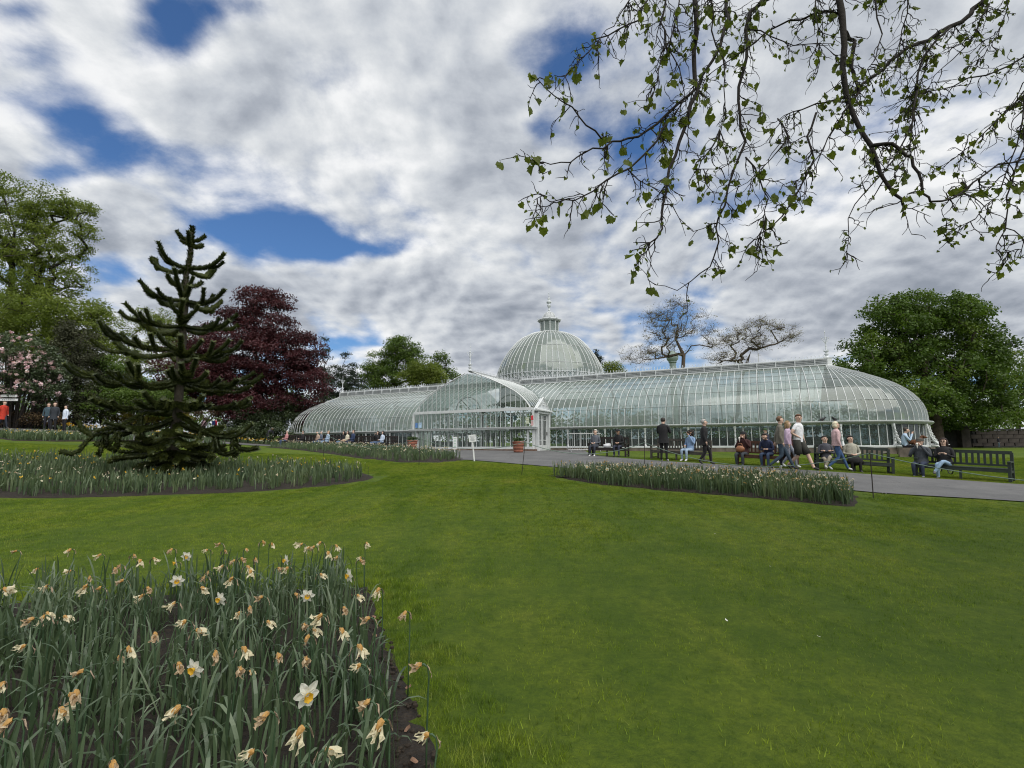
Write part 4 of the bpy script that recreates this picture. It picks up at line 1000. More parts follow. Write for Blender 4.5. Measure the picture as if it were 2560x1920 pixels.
mb = MB(); mb.box(L3(DX + .30, tm, -.30), (.60, dw + .9, .14)); mb.box(L3(DX + .45, tm, -.45), (.9, dw + 1.3, .16)); part('door_step', mb, M_STONE2, porch)
# notices on the glass of the porch (flat printed sheets)
def sheet(x, h, w_, hh_, col, nm='notice', t=None, lines=None):
    mb = MB(); mb.box((0, 0, 0), (w_, .006, hh_)); o = part(nm, mb, mat('notice ' + str(col), col, .6), porch, loc=L3(PS + x, (t or PT) + .03, h))
    if lines:
        mb = MB()
        for q in range(lines): mb.box((pj.uniform(-.02, .02) * w_, -.005, hh_ * (.38 - .76 * q / max(1, lines - 1))), (w_ * pj.uniform(.5, .8), .003, hh_ * .035))
        mb.build('print', mat('dark print', (.06, .06, .07), .7), o)
sheet(-PW + .30, 1.84, .20, .34, (.10, .22, .50)); sheet(-PW + .62, 1.84, .26, .38, (.45, .62, .80), lines=4); sheet(PW - 1.28, 2.16, .22, .30, (.03, .06, .06)); sheet(PW - .42, 1.95, .24, .40, (.55, .60, .45), lines=3)
sheet(PW - .06, 2.12, .16, .28, (.62, .05, .06), t=PT + .06); sheet(PW - .06, 1.78, .16, .30, (.72, .45, .45), t=PT + .06, lines=5)
# porch ridge and finial
mb = MB(); mb.box(L3(PS, PT / 2 - .5, 5.42), (.18, PT + 1.0, .12)); part('ridge_beam', mb, M_LEAD, porch)
mb = MB()
for t in np.arange(-.9, PT - .1, .21): mb.box(L3(PS, t, 5.55), (.02, .022, .14)); mb.box(L3(PS, t, 5.57), (.015, .08, .018)); mb.ball(L3(PS, t, 5.63), .026, n=5, k=3)
tag(part('cresting', mb, M_CREST, porch), kind='stuff'); finial(PS, PT - .02, 5.42, 1.95, porch)
# inner arches and partition seen through the gable
mb = MB()
for x in (-1.75, 1.75):
    mb.tube([(PS + x + 1.05 * math.cos(a), -HW + .3, 2.9 + 1.05 * math.sin(a)) for a in np.linspace(0, math.pi, 20)], .05, 5)
    for q in (-1.05, 1.05): mb.tube([(PS + x + q, -HW + .3, 0), (PS + x + q, -HW + .3, 2.9)], .05, 5)
for x in np.linspace(-4.3, 4.3, 12): mb.box(L3(PS + x, HW - .3, 1.3), (.05, .05, 2.6))
mb.box(L3(PS, HW - .3, 2.62), (8.8, .08, .09)); mb.box(L3(PS, HW - .3, 1.45), (8.8, .06, .07)); part('inner_arcade', mb, M_WP, porch)

# ---- floor and planting inside
mb = MB(); mb.box((0, 0, .02), (1, 1, .08)); 
mb = MB(); mb.box(((S1 + S2) / 2, 0, -.02), (S2 - S1 + 4, 2 * HW - .4, .06)); mb.box(L3(PS, HW + 1.1, -.02), (2 * PW - .4, 2.1, .06)); part('floor', mb, mat('pale paving', (.28, .27, .25), .8, .3, 2))
mb = MB()
for s0, s1 in ((1.6, S2 - .4), (S1 + .4, PS - PW - .4)): mb.box(L3((s0 + s1) / 2, HW - 1.15, .40), (s1 - s0, 1.3, .76))
for s0, s1 in ((1.6, S2 - .4), (S1 + .4, PS - PW - .4)): mb.box(L3((s0 + s1) / 2, -HW + 1.15, .40), (s1 - s0, 1.3, .76))
part('planting_bench', mb, mat('slate blue bench front', (.07, .085, .10), .7, .3, 3))

# ---- dome
dome = empty('dome', L3(PS, -7.31, 0), 0, gh)
sc = 45.7 / FPX / 6.144; HB = 6.38
dp = [(820, 1340), (812, 1310), (785, 1240), (737, 1130), (665, 1020), (560, 890), (455, 800), (330, 735), (200, 700), (140, 688)]
def dz(y): return (960 - (720 + y / 6.144)) ; 
def yh(y, D=45.7): 
    v = 720 + y / 6.144; d = pray(1376, v); return 1.5 + d.z / d.y * D - BZ
DP = [(x * sc, yh(y)) for x, y in dp]; DP = [(DP[0][0], DP[0][1] - .9)] + DP
DPn = np.array(DP); dd_ = np.r_[0, np.cumsum(np.linalg.norm(np.diff(DPn, axis=0), axis=1))]
def dpr(k): return np.interp(np.asarray(k) * dd_[-1], dd_, DPn[:, 0]), np.interp(np.asarray(k) * dd_[-1], dd_, DPn[:, 1])
ND = 56; r_, h_ = dpr(np.linspace(0, 1, 14)); mb = MB(); mb.tube([(a + .01, 0, b) for a, b in zip(r_, h_)], .028, 4, caps=False); me_ = mb.mesh('dome_rib', M_WP)
for i in range(ND): mkobj('dome_rib', me_, dome, (0, 0, 0), 2 * math.pi * i / ND)
drow = []
DR = [0, .20, .47, .76, 1.0]
for k0, k1 in zip(DR[:-1], DR[1:]):
    r_, h_ = dpr(np.linspace(k0, k1, 4)); q = 2 * math.pi / ND; mb = MB(); V = []
    for a, b in zip(r_, h_): V += [(a, 0, b), (a * math.cos(q), a * math.sin(q), b)]
    mb.add(V, [(2 * i, 2 * i + 1, 2 * i + 3, 2 * i + 2) for i in range(3)]); drow.append(mb.mesh('pane', M_GLASSD, True))
for i in range(ND):
    for me_ in drow: mkobj('pane', me_, dome, (0, 0, 0), 2 * math.pi * i / ND)
mb = MB()
for k in DR[1:-1]: r_, h_ = dpr(k); mb.lathe([(r_ + .015, h_ - .03), (r_ + .03, h_), (r_ + .015, h_ + .03)], ND)
part('dome_rings', mb, M_GREYP, dome)
zb = yh(1375, 40.8); zt = yh(1275, 40.8)
mb = MB(); mb.lathe([(4.75, 4.2), (4.75, zb - .30), (4.90, zb - .22), (5.04, zb - .05), (5.04, zb + .02), (4.9, zb + .02), (4.8, zb + .2)], 48); part('drum', mb, M_WP, dome)
mb = MB()
for i in range(72):
    a = 2 * math.pi * i / 72; c_, s_ = math.cos(a), math.sin(a); rC = 4.99
    mb.box((rC * c_, rC * s_, (zb + zt) / 2 + .08), (.05, .05, zt - zb + .28), rz=a); mb.ball((rC * c_, rC * s_, zt + .22), (.03, .03, .09), n=5, k=3)
    am = a + math.pi / 72; cm_, sm_ = math.cos(am), math.sin(am); pts = []
    for q in np.linspace(0, 2 * math.pi, 9): pts.append((rC * cm_ - sm_ * .15 * math.cos(q), rC * sm_ + cm_ * .15 * math.cos(q), zb + .34 + .17 * math.sin(q)))
    mb.tube(pts, .022, 4, caps=False)
mb.lathe([(4.96, zt), (5.02, zt), (5.02, zt + .05), (4.96, zt + .05)], 72); mb.lathe([(4.96, zb + .08), (5.02, zb + .08), (5.02, zb + .13), (4.96, zb + .13)], 72)
tag(part('cresting', mb, M_CREST, dome), kind='stuff')
lan = empty('lantern', (0, 0, 0), 0, dome)
z0, z1, z2, z3, z4 = yh(690), yh(530), yh(500), yh(478), yh(370)
mb = MB(); mb.lathe([(.98, z0 - .15), (.98, z0 + .02), (.90, z0 + .05)], 16); mb.lathe([(.90, z1), (1.06, z1 + .08), (1.10, z2 - .02), (1.02, z2 + .06), (.72, z3 + .02), (.60, z3 + .08)], 16); mb.build('cornice', M_LEAD, lan)
mb = MB()
for i in range(10): a = 2 * math.pi * (i + .25) / 10; mb.box((.88 * math.cos(a), .88 * math.sin(a), (z0 + z1) / 2), (.07, .07, z1 - z0), rz=a)
for i in range(10): a = 2 * math.pi * (i + .25) / 10; mb.tube([(1.02 * math.cos(a), 1.02 * math.sin(a), z2), (1.16 * math.cos(a), 1.16 * math.sin(a), z2 + .04), (1.14 * math.cos(a), 1.14 * math.sin(a), z2 + .2)], [.05, .04, .015], 5)
mb.build('posts', M_WP, lan)
mb = MB(); mb.lathe([(.86, z0), (.86, z1)], 10, ph0=.157); mb.build('lantern_glass', M_GLASSD, lan)
mb = MB(); mb.lathe([(.58, z3), (.58, z3 + .15), (.52, z3 + .36), (.36, z4 - .12), (.12, z4 - .01), (.0, z4)], 12); mb.build('cupola', M_LEAD, lan, True)
mb = MB()
for i in range(8): a = 2 * math.pi * i / 8; mb.tube([(x * math.cos(a), x * math.sin(a), z) for x, z in ((.60, z3), (.60, z3 + .15), (.54, z3 + .37), (.38, z4 - .11), (.12, z4 + .01))], .025, 4)
mb.build('cupola_ribs', M_WP, lan)
hf = yh(60) - z4; mb = MB()
mb.lathe([(x * 1.35, z * hf) for x, z in ((.10, 0), (.06, .05), (.09, .10), (.05, .14), (.05, .2), (.12, .26), (.15, .32), (.08, .36), (.10, .42), (.18, .48), (.17, .53), (.07, .57), (.09, .62), (.11, .66), (.04, .70), (.02, .78), (.06, .80), (.02, .83), (.015, .90), (.035, .92), (.004, 1.0))], 8, c=(0, 0, z4))
for i in range(4): a = i * math.pi / 2 + .4; mb.tube([(.05 * math.cos(a), .05 * math.sin(a), z4 + .40 * hf), (.22 * math.cos(a), .22 * math.sin(a), z4 + .45 * hf), (.20 * math.cos(a), .20 * math.sin(a), z4 + .54 * hf)], [.04, .035, .02], 5)
mb.build('finial', M_CREST, lan)
# ================================================================== TREES
M_BARK = mat('brown bark', (.065, .050, .038), .9, .45, 6, .6, 20); M_BARKD = mat('dark wet bark', (.028, .023, .020), .9, .4, 6, .5, 20); M_BARKG = mat('grey green bark', (.085, .085, .06), .9, .4, 5, .5, 20)
def skeleton(base, top, pts, seed, r_tip=.012, jit=.12, droop=0.0, trunk_n=7, trunk_r=None, sides=5, pull=.35):
    """limbs: every tip joins the nearest suitable node below it; radii follow the pipe rule"""
    r = np.random.default_rng(seed); base = np.array(base, float); top = np.array(top, float)
    nodes = []; par = []
    for i in range(trunk_n + 1):
        t = i / trunk_n; nodes.append(base + (top - base) * t + (r.normal(0, .02, 3) * np.linalg.norm(top - base) * (0 < i) * [1, 1, .1])); par.append(i - 1)
    pts = np.asarray(pts); hub = nodes[int(trunk_n * .5)]; order = np.argsort(np.linalg.norm(pts - hub, axis=1)); first = int(trunk_n * pull)
    nd = [n for n in nodes]; pr = list(par); tips = []
    for k in order:
        p = pts[k]; A = np.array(nd[first:]); d = np.linalg.norm(A - p, axis=1); up = np.maximum(0, A[:, 2] - p[2]) * (1.2 if droop == 0 else .2)
        hd = np.linalg.norm(A - hub, axis=1); j = int(np.argmin(d + up + .25 * hd * 0)) + first
        a = nd[j]; L = np.linalg.norm(p - a); n = max(1, min(4, int(L / .9))); prev = j
        for q in range(1, n + 1):
            t = q / n; c = a + (p - a) * t + np.array([0, 0, -.12 * L * math.sin(math.pi * t)]) * (1 if droop == 0 else -.6) + (r.normal(0, jit, 3) * L * .35 if q < n else 0)
            nd.append(c); pr.append(prev); prev = len(nd) - 1
        tips.append(prev)
    N_ = len(nd); area = np.zeros(N_); ch = [[] for _ in range(N_)]
    for i in range(N_):
        if pr[i] >= 0: ch[pr[i]].append(i)
    for i in range(N_ - 1, -1, -1):
        if not ch[i]: area[i] = r_tip ** 2
        else: area[i] = sum(area[c] for c in ch[i])
    rad = np.sqrt(area) ** 1.0
    if trunk_r: k = trunk_r / rad[0]; rad = np.where(rad > r_tip * 1.01, r_tip + (rad - r_tip) * (trunk_r - r_tip) / max(rad[0] - r_tip, 1e-6), rad)
    tr = MB(); lb = MB()
    chain = list(range(trunk_n + 1)); rr = [rad[i] for i in chain]; rr[0] = rr[0] * 1.35; tr.tube([nd[i] for i in chain], rr, 9)
    for i in range(trunk_n + 1, N_):
        a, b = nd[pr[i]], nd[i]; ra = min(rad[pr[i]], rad[i] * 1.25); lb.tube([a, b], [ra, rad[i]], sides if rad[i] > r_tip * 2.5 else 3, caps=False)
    return tr, lb, np.array([nd[t] for t in tips]), nd
def lobe_points(lobes, n, seed, shell=.55):
    """lobes: (u, v, ru, rv, depth) ellipsoids -> points, biased to the shell"""
    r = np.random.default_rng(seed); w = np.array([l[2] * l[3] for l in lobes], float); w /= w.sum(); out = []
    C = []
    for l in lobes:
        c = at(l[0], l[1], l[4]); k = l[4] / FPX; C.append((np.array(c), np.array([l[2] * k, l[2] * k * .85, l[3] * k])))
    for i in range(n):
        c, R_ = C[r.choice(len(C), p=w)]; d = r.normal(0, 1, 3); d /= np.linalg.norm(d); out.append(c + d * R_ * (shell + (1 - shell) * r.random() ** .6) * (1 if r.random() < .8 else r.random()))
    return np.array(out)
def leaf_cloud(centers, per, spread, size, seed, flat=.6, droop=0.0, aspect=.6):
    r = np.random.default_rng(seed); n = len(centers) * per; c = np.repeat(centers, per, axis=0)
    off = r.normal(0, 1, (n, 3)); off /= np.maximum(np.linalg.norm(off, axis=1, keepdims=True), 1e-6); off *= (r.random((n, 1)) ** .45) * spread; off[:, 2] *= flat
    if droop: off[:, 2] -= droop * (off[:, 0] ** 2 + off[:, 1] ** 2) / spread
    p = c + off; nrm = off / spread * 1.0 + r.normal(0, .65, (n, 3)) + [0, 0, .55]; nrm /= np.linalg.norm(nrm, axis=1, keepdims=True)
    t = np.cross(nrm, r.normal(0, 1, (n, 3))); t /= np.maximum(np.linalg.norm(t, axis=1, keepdims=True), 1e-6); b = np.cross(nrm, t)
    s_ = (size * r.uniform(.55, 1.35, n))[:, None]
    V = np.stack([p - t * s_ * .5, p + b * s_ * aspect * .5 + nrm * s_ * .08, p + t * s_ * .5, p - b * s_ * aspect * .5 + nrm * s_ * .08], 1)
    clump = np.repeat(r.normal(0, .16, len(centers)), per); return V, np.clip(.45 + clump + r.normal(0, .16, n), 0, 1)
def tree(name, label, cat, group, base, top, lobes, seed, nclump, per, spread, size, lm, bark=M_BARK, r_tip=.02, trunk_r=.3, flat=.6, shell=.55, droop=0.0, jit=.12, pull=.35, extra=None, crown='crown', aspect=.6):
    pts = lobe_points(lobes, nclump, seed, shell); b = np.array(base)
    loc = Vector(base); tr, lb, tips, nd = skeleton(base, top, pts, seed, r_tip, jit, 0, trunk_r=trunk_r, pull=pull)
    t = thing(name, label, cat, loc, 0, group)
    for m_ in (tr, lb): m_.V = [v - b for v in m_.V]
    tr.build('trunk', bark, t, True); tag(lb.build('limbs', bark, t, True), kind='stuff')
    V, at_ = leaf_cloud(tips, per, spread, size, seed + 1, flat, droop, aspect)
    tag(mkobj(crown, quads_mesh(crown, V - b, lm, attr=at_), t), kind='stuff'); 
    return t, tips
G1, G2 = (.022, .048, .010), (.060, .105, .016)
L_MAPLE = leafmat('maple leaves', (.030, .062, .010), (.075, .130, .018), .35, .5, (.14, .20, .03), big=.3)
L_LIME = leafmat('young lime leaves', (.080, .120, .018), (.145, .190, .030), .45, .55, (.22, .26, .055), big=.3)
L_MID = leafmat('mid green leaves', (.045, .085, .016), (.095, .155, .026), .4, .5, (.155, .21, .04), big=.3)
L_BEECH = leafmat('copper beech leaves', (.024, .008, .010), (.066, .017, .022), .3, .45, (.115, .036, .042), big=.4)
L_DARK = leafmat('dark conifer needles', (.010, .020, .011), (.022, .038, .018), .1, .6, (.038, .058, .026), big=.5)
L_YEW = leafmat('dull bronze green twigs', (.030, .034, .018), (.050, .055, .028), .15, .7, (.075, .08, .04), big=.5)
L_RHOD = leafmat('rhododendron leaves', (.022, .040, .014), (.050, .078, .026), .15, .4, (.085, .115, .04), spec=.6, big=1)
L_BUD = leafmat('opening buds', (.12, .11, .055), (.20, .18, .09), .4, .7, (.28, .25, .13), big=.6)
L_GOLD = leafmat('golden shrub leaves', (.10, .10, .015), (.17, .15, .02), .3, .6, (.24, .20, .04), big=.6)
L_BRNZ = leafmat('bronze shrub leaves', (.05, .035, .018), (.09, .06, .03), .2, .7, (.13, .09, .04), big=.8)
L_PINK = leafmat('pink rhododendron blossom', (.60, .32, .40), (.76, .58, .64), .3, .6, (.84, .78, .80), big=3)

def gbase(u, D): p = ud(u, D); return (p.x, p.y, p.z - .15)
# big maple behind the right wing
D = 47
tree('maple_tree', 'large dark green maple behind the right hand end of the glasshouse', 'tree', None, gbase(2330, D), tuple(at(2310, 850, D)),
     [(2260, 830, 110, 90, D), (2180, 900, 85, 70, D), (2330, 800, 120, 70, D), (2420, 870, 90, 80, D), (2300, 930, 160, 90, D), (2450, 960, 90, 80, D), (2140, 890, 50, 40, D - 2), (2230, 765, 60, 30, D), (2300, 775, 100, 45, D), (2360, 780, 70, 45, D - 2), (2380, 1010, 120, 50, D), (2270, 1000, 110, 60, D - 3), (2490, 900, 35, 40, D), (2410, 790, 50, 40, D), (2200, 970, 60, 50, D), (2450, 1040, 90, 30, D)],
     101, 520, 150, 1.05, .26, L_MAPLE, r_tip=.03, trunk_r=.55, flat=.62, droop=.35, shell=.7)
D = 62
tree('loose_tree', 'pale loose tree beyond the wall on the far right', 'tree', None, gbase(2540, D), tuple(at(2540, 980, D)),
     [(2500, 960, 40, 50, D), (2550, 940, 50, 70, D), (2520, 1020, 60, 45, D), (2600, 960, 70, 80, D), (2470, 1035, 40, 30, D)], 102, 190, 70, .9, .24, L_LIME, trunk_r=.25, flat=.5)
tree('broad_tree', 'bushy green tree whose low branches hang over the far right wall', 'tree', None, gbase(2700, 56), tuple(at(2700, 900, 56)),
     [(2620, 1010, 120, 60, 56), (2700, 930, 120, 110, 56), (2480, 1050, 80, 24, 55)], 103, 160, 90, 1.2, .28, L_MID, trunk_r=.3)
# left: tall airy trees
D = 44
tree('lime_tree', 'tall airy light green tree at the left edge with a broad rounded top', 'tree', 'tall young limes on the left', gbase(20, D), tuple(at(22, 500, D)),
     [(0, 470, 70, 55, D), (60, 520, 70, 70, D), (-40, 560, 90, 90, D), (30, 640, 90, 90, D), (0, 760, 110, 70, D), (-90, 520, 90, 90, D), (60, 740, 60, 50, D)],
     104, 330, 95, .85, .17, L_LIME, M_BARKD, r_tip=.018, trunk_r=.42, flat=.5, shell=.35, jit=.16)
tree('lime_tree', 'tall airy light green tree with branches reaching right over the shrubs', 'tree', 'tall young limes on the left', gbase(95, D + 3), tuple(at(112, 520, D + 3)),
     [(130, 510, 60, 55, D), (180, 520, 50, 45, D), (200, 590, 38, 45, D), (140, 620, 75, 60, D), (185, 680, 45, 40, D), (110, 720, 90, 60, D), (85, 560, 50, 60, D), (225, 530, 15, 20, D), (60, 660, 60, 50, D)],
     105, 340, 85, .8, .16, L_LIME, M_BARKD, r_tip=.018, trunk_r=.36, flat=.45, shell=.3, jit=.16)
D = 40
tree('lime_tree', 'low spreading yellow green tree above the rhododendron', 'tree', 'tall young limes on the left', gbase(150, 41), tuple(at(160, 800, 41)),
     [(120, 790, 110, 55, D), (200, 800, 70, 60, D), (250, 850, 50, 70, D), (60, 830, 90, 50, D), (160, 880, 100, 60, D), (0, 850, 80, 60, D), (250, 780, 30, 30, D), (-60, 800, 90, 80, D)], 106, 380, 100, .95, .18, L_LIME, M_BARKD, trunk_r=.3, flat=.45, shell=.4)
tree('yew_tree', 'dull bronze green yew between the rhododendron and the golden shrubs', 'tree', None, gbase(190, 36), tuple(at(190, 870, 36)),
     [(190, 890, 60, 75, 36), (180, 960, 75, 70, 36), (200, 1020, 70, 40, 36), (170, 830, 30, 30, 36)], 107, 230, 130, .6, .13, L_YEW, M_BARKD, trunk_r=.2, flat=.7, shell=.7)
tree('hazel_tree', 'green leafy small tree with thin stem beside the yew', 'tree', None, gbase(260, 37), tuple(at(260, 920, 37)),
     [(270, 940, 50, 60, 37), (330, 990, 60, 50, 37), (240, 1000, 55, 45, 36), (400, 1000, 60, 50, 38)], 108, 190, 100, .6, .15, L_MID, M_BARKD, trunk_r=.12, flat=.55)
D = 60
tree('birch_tree', 'light airy tree filling the gap behind the monkey puzzle', 'tree', None, gbase(330, D), tuple(at(330, 840, D)),
     [(300, 830, 60, 45, D), (380, 810, 60, 40, D), (430, 850, 60, 60, D), (350, 900, 80, 60, D), (280, 920, 50, 50, D), (450, 950, 60, 60, D), (360, 980, 90, 50, D), (390, 790, 40, 20, D)], 109, 270, 80, 1.0, .2, L_LIME, M_BARKG, trunk_r=.25, flat=.45, shell=.3)
D = 46
tree('copper_beech', 'dark purple copper beech behind the left end of the glasshouse', 'tree', None, gbase(660, D), tuple(at(640, 800, D)),
     [(630, 770, 70, 55, D), (690, 750, 35, 30, D), (570, 830, 70, 60, D), (690, 840, 80, 60, D), (760, 880, 50, 50, D), (640, 910, 130, 80, D), (740, 960, 80, 60, D), (560, 950, 110, 80, D), (480, 920, 80, 80, D), (650, 1010, 130, 45, D), (790, 930, 28, 50, D), (430, 1000, 50, 40, D), (520, 850, 40, 50, D), (640, 725, 45, 14, D)],
     110, 720, 150, 1.05, .19, L_BEECH, M_BARKD, r_tip=.025, trunk_r=.5, flat=.35, droop=.3, shell=.6)
tree('conifer', 'narrow dark conifer top showing beside the copper beech', 'tree', None, gbase(812, 64), tuple(at(812, 835, 64)),
     [(812, 850, 5, 18, 64), (812, 890, 12, 25, 64), (812, 940, 20, 35, 64), (812, 1000, 28, 40, 64)], 111, 110, 70, .7, .16, L_DARK, M_BARKD, trunk_r=.2, shell=.3, flat=.4)
tree('pine_tree', 'dark spiky pine between the copper beech and the green trees', 'tree', None, gbase(862, 58), tuple(at(864, 885, 58)),
     [(864, 890, 12, 14, 58), (862, 915, 32, 18, 58), (862, 945, 42, 22, 58), (870, 975, 52, 25, 58), (850, 1020, 50, 40, 58), (890, 1020, 50, 40, 58)], 112, 230, 90, .65, .16, L_DARK, M_BARKD, trunk_r=.25, flat=.3, droop=.3)
D = 60
tree('green_tree', 'rounded fresh green tree directly behind the left wing ridge', 'tree', 'green trees behind the left wing', gbase(985, D), tuple(at(990, 880, D)),
     [(1000, 875, 45, 32, D), (960, 905, 40, 35, D), (1030, 900, 36, 30, D), (985, 935, 65, 30, D), (925, 935, 30, 30, D), (1000, 860, 28, 14, D), (960, 980, 60, 30, D)], 113, 300, 90, .85, .2, L_MID, M_BARKD, trunk_r=.3, flat=.5)
tree('green_tree', 'lower yellow green tree just left of the porch gable', 'tree', 'green trees behind the left wing', gbase(1070, D - 4), tuple(at(1070, 920, D - 4)),
     [(1060, 925, 38, 26, D - 4), (1030, 945, 35, 20, D - 4), (1085, 945, 30, 25, D - 4)], 114, 150, 80, .8, .19, L_LIME, M_BARKD, trunk_r=.2)
tree('sparse_tree', 'thin sparse tree with small leaves left of the gable finial', 'tree', 'green trees behind the left wing', gbase(1120, D), tuple(at(1115, 900, D)),
     [(1105, 905, 25, 25, D), (1130, 935, 22, 18, D), (1095, 890, 15, 12, D)], 115, 90, 24, .6, .2, L_MID, M_BARKD, trunk_r=.12, r_tip=.02)
tree('bushy_tree', 'little yellow green bushy tree just right of the dome', 'tree', None, gbase(1530, 75), tuple(at(1530, 920, 75)),
     [(1530, 922, 26, 18, 75), (1560, 935, 20, 12, 75)], 116, 60, 60, .9, .2, L_LIME, M_BARKD, trunk_r=.15)
tree('fir_tree', 'dark fir tip peeping over the right shoulder of the dome', 'tree', None, gbase(1488, 80), tuple(at(1490, 880, 80)),
     [(1490, 885, 5, 10, 80), (1495, 905, 14, 16, 80)], 117, 40, 40, .6, .2, L_DARK, M_BARKD, trunk_r=.15)
# two nearly bare trees behind the right wing
BJ = .05
M_BARKP = mat('pale brown bark', (.075, .058, .045), .9, .4, 6, .5, 20)
def bare(u0, D, top, lobes, seed, n, label, lean_pts):
    base = gbase(u0, D); pts = lobe_points(lobes, n, seed, .25); b = np.array(base); t = thing('bare_tree', label, 'tree', base, 0, 'nearly bare trees behind the right wing')
    r = np.random.default_rng(seed); tr, lb, tips, nd = skeleton(base, top, np.vstack([pts]), seed, .012, BJ, -1, trunk_r=.20, pull=.45)
    tw = MB(); 
    for p in tips:
        for q in range(5):
            d = r.normal(0, 1, 3) * [1, 1, .45] + [0, 0, .35]; d /= np.linalg.norm(d); L = r.uniform(.3, .75); e = p + d * L + [0, 0, .1]; tw.tube([p, p + d * L * .5, e], [.012, .010, .007], 3, caps=False)
    for m_ in (tr, lb, tw): m_.V = [v - b for v in m_.V]
    tr.build('trunk', M_BARKP, t, True); tag(lb.build('limbs', M_BARKP, t), kind='stuff'); tag(tw.build('twigs', M_BARKP, t), kind='stuff')
    V, a = leaf_cloud(np.array([p + r.normal(0, .35, 3) for p in tips for _ in range(3)]), 5, .36, .12, seed, .5); tag(mkobj('buds', quads_mesh('buds', V - b, L_BUD, attr=a), t), kind='stuff')
D = 52
bare(1705, D, tuple(at(1698, 800, D)), [(1690, 765, 50, 16, D), (1650, 790, 50, 22, D), (1730, 790, 45, 20, D), (1640, 835, 45, 25, D), (1760, 830, 40, 22, D), (1690, 830, 60, 30, D), (1620, 885, 80, 18, D), (1580, 900, 40, 10, D), (1655, 800, 60, 26, D), (1780, 860, 25, 16, D), (1670, 870, 60, 20, D)], 120, 330, 'nearly bare tree with a high round crown behind the right wing', None)
bare(1815, D + 2, tuple(at(1880, 840, D + 2)), [(1900, 810, 50, 12, D), (1950, 820, 35, 12, D), (1870, 840, 50, 20, D), (1960, 850, 30, 10, D), (1820, 850, 35, 18, D), (1985, 840, 12, 10, D), (1830, 890, 50, 14, D), (1790, 900, 40, 12, D), (1900, 860, 40, 15, D)], 121, 270, 'nearly bare tree leaning right beyond the ridge', None)
# shrubs
def shrub(name, label, lobes, seed, n, per, spread, size, lm, D, cat='shrub', group=None, flat=.7, flowers=None):
    u0 = sum(l[0] for l in lobes) / len(lobes); base = gbase(u0, D)
    pts = lobe_points(lobes, n, seed, .75)
    for p in pts: p[2] = max(p[2], gz1(p[0], p[1]) + .15)
    b = np.array(base); t = thing(name, label, cat, base, 0, group); V, a = leaf_cloud(pts, per, spread, size, seed, flat)
    tag(mkobj('foliage', quads_mesh('foliage', V - b, lm, attr=a), t), kind='stuff')
    mb = MB(); r = np.random.default_rng(seed)
    for p in pts[::5]:
        s_ = np.array([p[0] * .35 + base[0] * .65, p[1] * .35 + base[1] * .65, gz1(base[0], base[1]) - .05]); mb.tube([s_, (s_ + p) / 2 + r.normal(0, .08, 3), p], [.05, .035, .015], 4, caps=False)
    mb.V = [v - b for v in mb.V]; tag(mb.build('stems', M_BARKD, t), kind='stuff')
    if flowers:
        fp = pts[r.choice(len(pts), flowers)] + r.normal(0, .12, (flowers, 3)); fp[:, 1] -= .6; fp[:, 0] -= .1; V, a = leaf_cloud(fp, 18, .12, .11, seed + 5, .9, aspect=.9); tag(mkobj('blossom', quads_mesh('blossom', V - b, L_PINK, attr=a), t), kind='stuff')
    return t
shrub('rhododendron', 'large rhododendron covered in pink blossom at the left edge', [(60, 900, 80, 60, 33), (20, 870, 60, 40, 33), (110, 940, 50, 60, 33), (40, 980, 110, 50, 33), (-60, 920, 110, 90, 33)], 130, 480, 70, .42, .13, L_RHOD, 33, flowers=420)
shrub('bronze_shrub', 'low bronze brown shrub behind the three standing visitors', [(90, 1045, 60, 16, 33.5), (40, 1050, 50, 14, 33.5)], 131, 90, 70, .35, .1, L_BRNZ, 33.5)
shrub('golden_shrub', 'low golden yellow shrub behind the flower border', [(290, 1040, 45, 12, 38), (340, 1045, 60, 12, 38), (420, 1045, 50, 12, 39)], 132, 110, 70, .35, .1, L_GOLD, 38)
shrub('green_shrub', 'mixed grey green shrub behind the golden one', [(330, 1010, 60, 20, 40), (400, 1000, 50, 28, 41), (260, 1015, 50, 20, 40)], 133, 150, 70, .4, .12, L_LIME, 40)
shrub('purple_shrub', 'dusky purple shrub under the copper beech beside the trunk', [(420, 1035, 40, 18, 42), (500, 1030, 50, 22, 43)], 134, 100, 70, .4, .12, L_BRNZ, 42)
shrub('laurel_hedge', 'dark green laurel mass under the copper beech at the glasshouse end', [(600, 1045, 45, 26, 45), (650, 1050, 60, 26, 45), (710, 1030, 40, 40, 46), (680, 1080, 60, 22, 44), (620, 1080, 50, 20, 43), (590, 1085, 40, 16, 42)], 135, 330, 90, .5, .13, L_RHOD, 45, cat='hedge')
shrub('yellow_green_shrub', 'yellow green shrub hugging the far left end of the glasshouse', [(720, 1000, 25, 20, 47), (695, 1020, 30, 20, 46)], 136, 60, 70, .4, .12, L_MID, 46)  # foliage in the plain mid green leaf colour
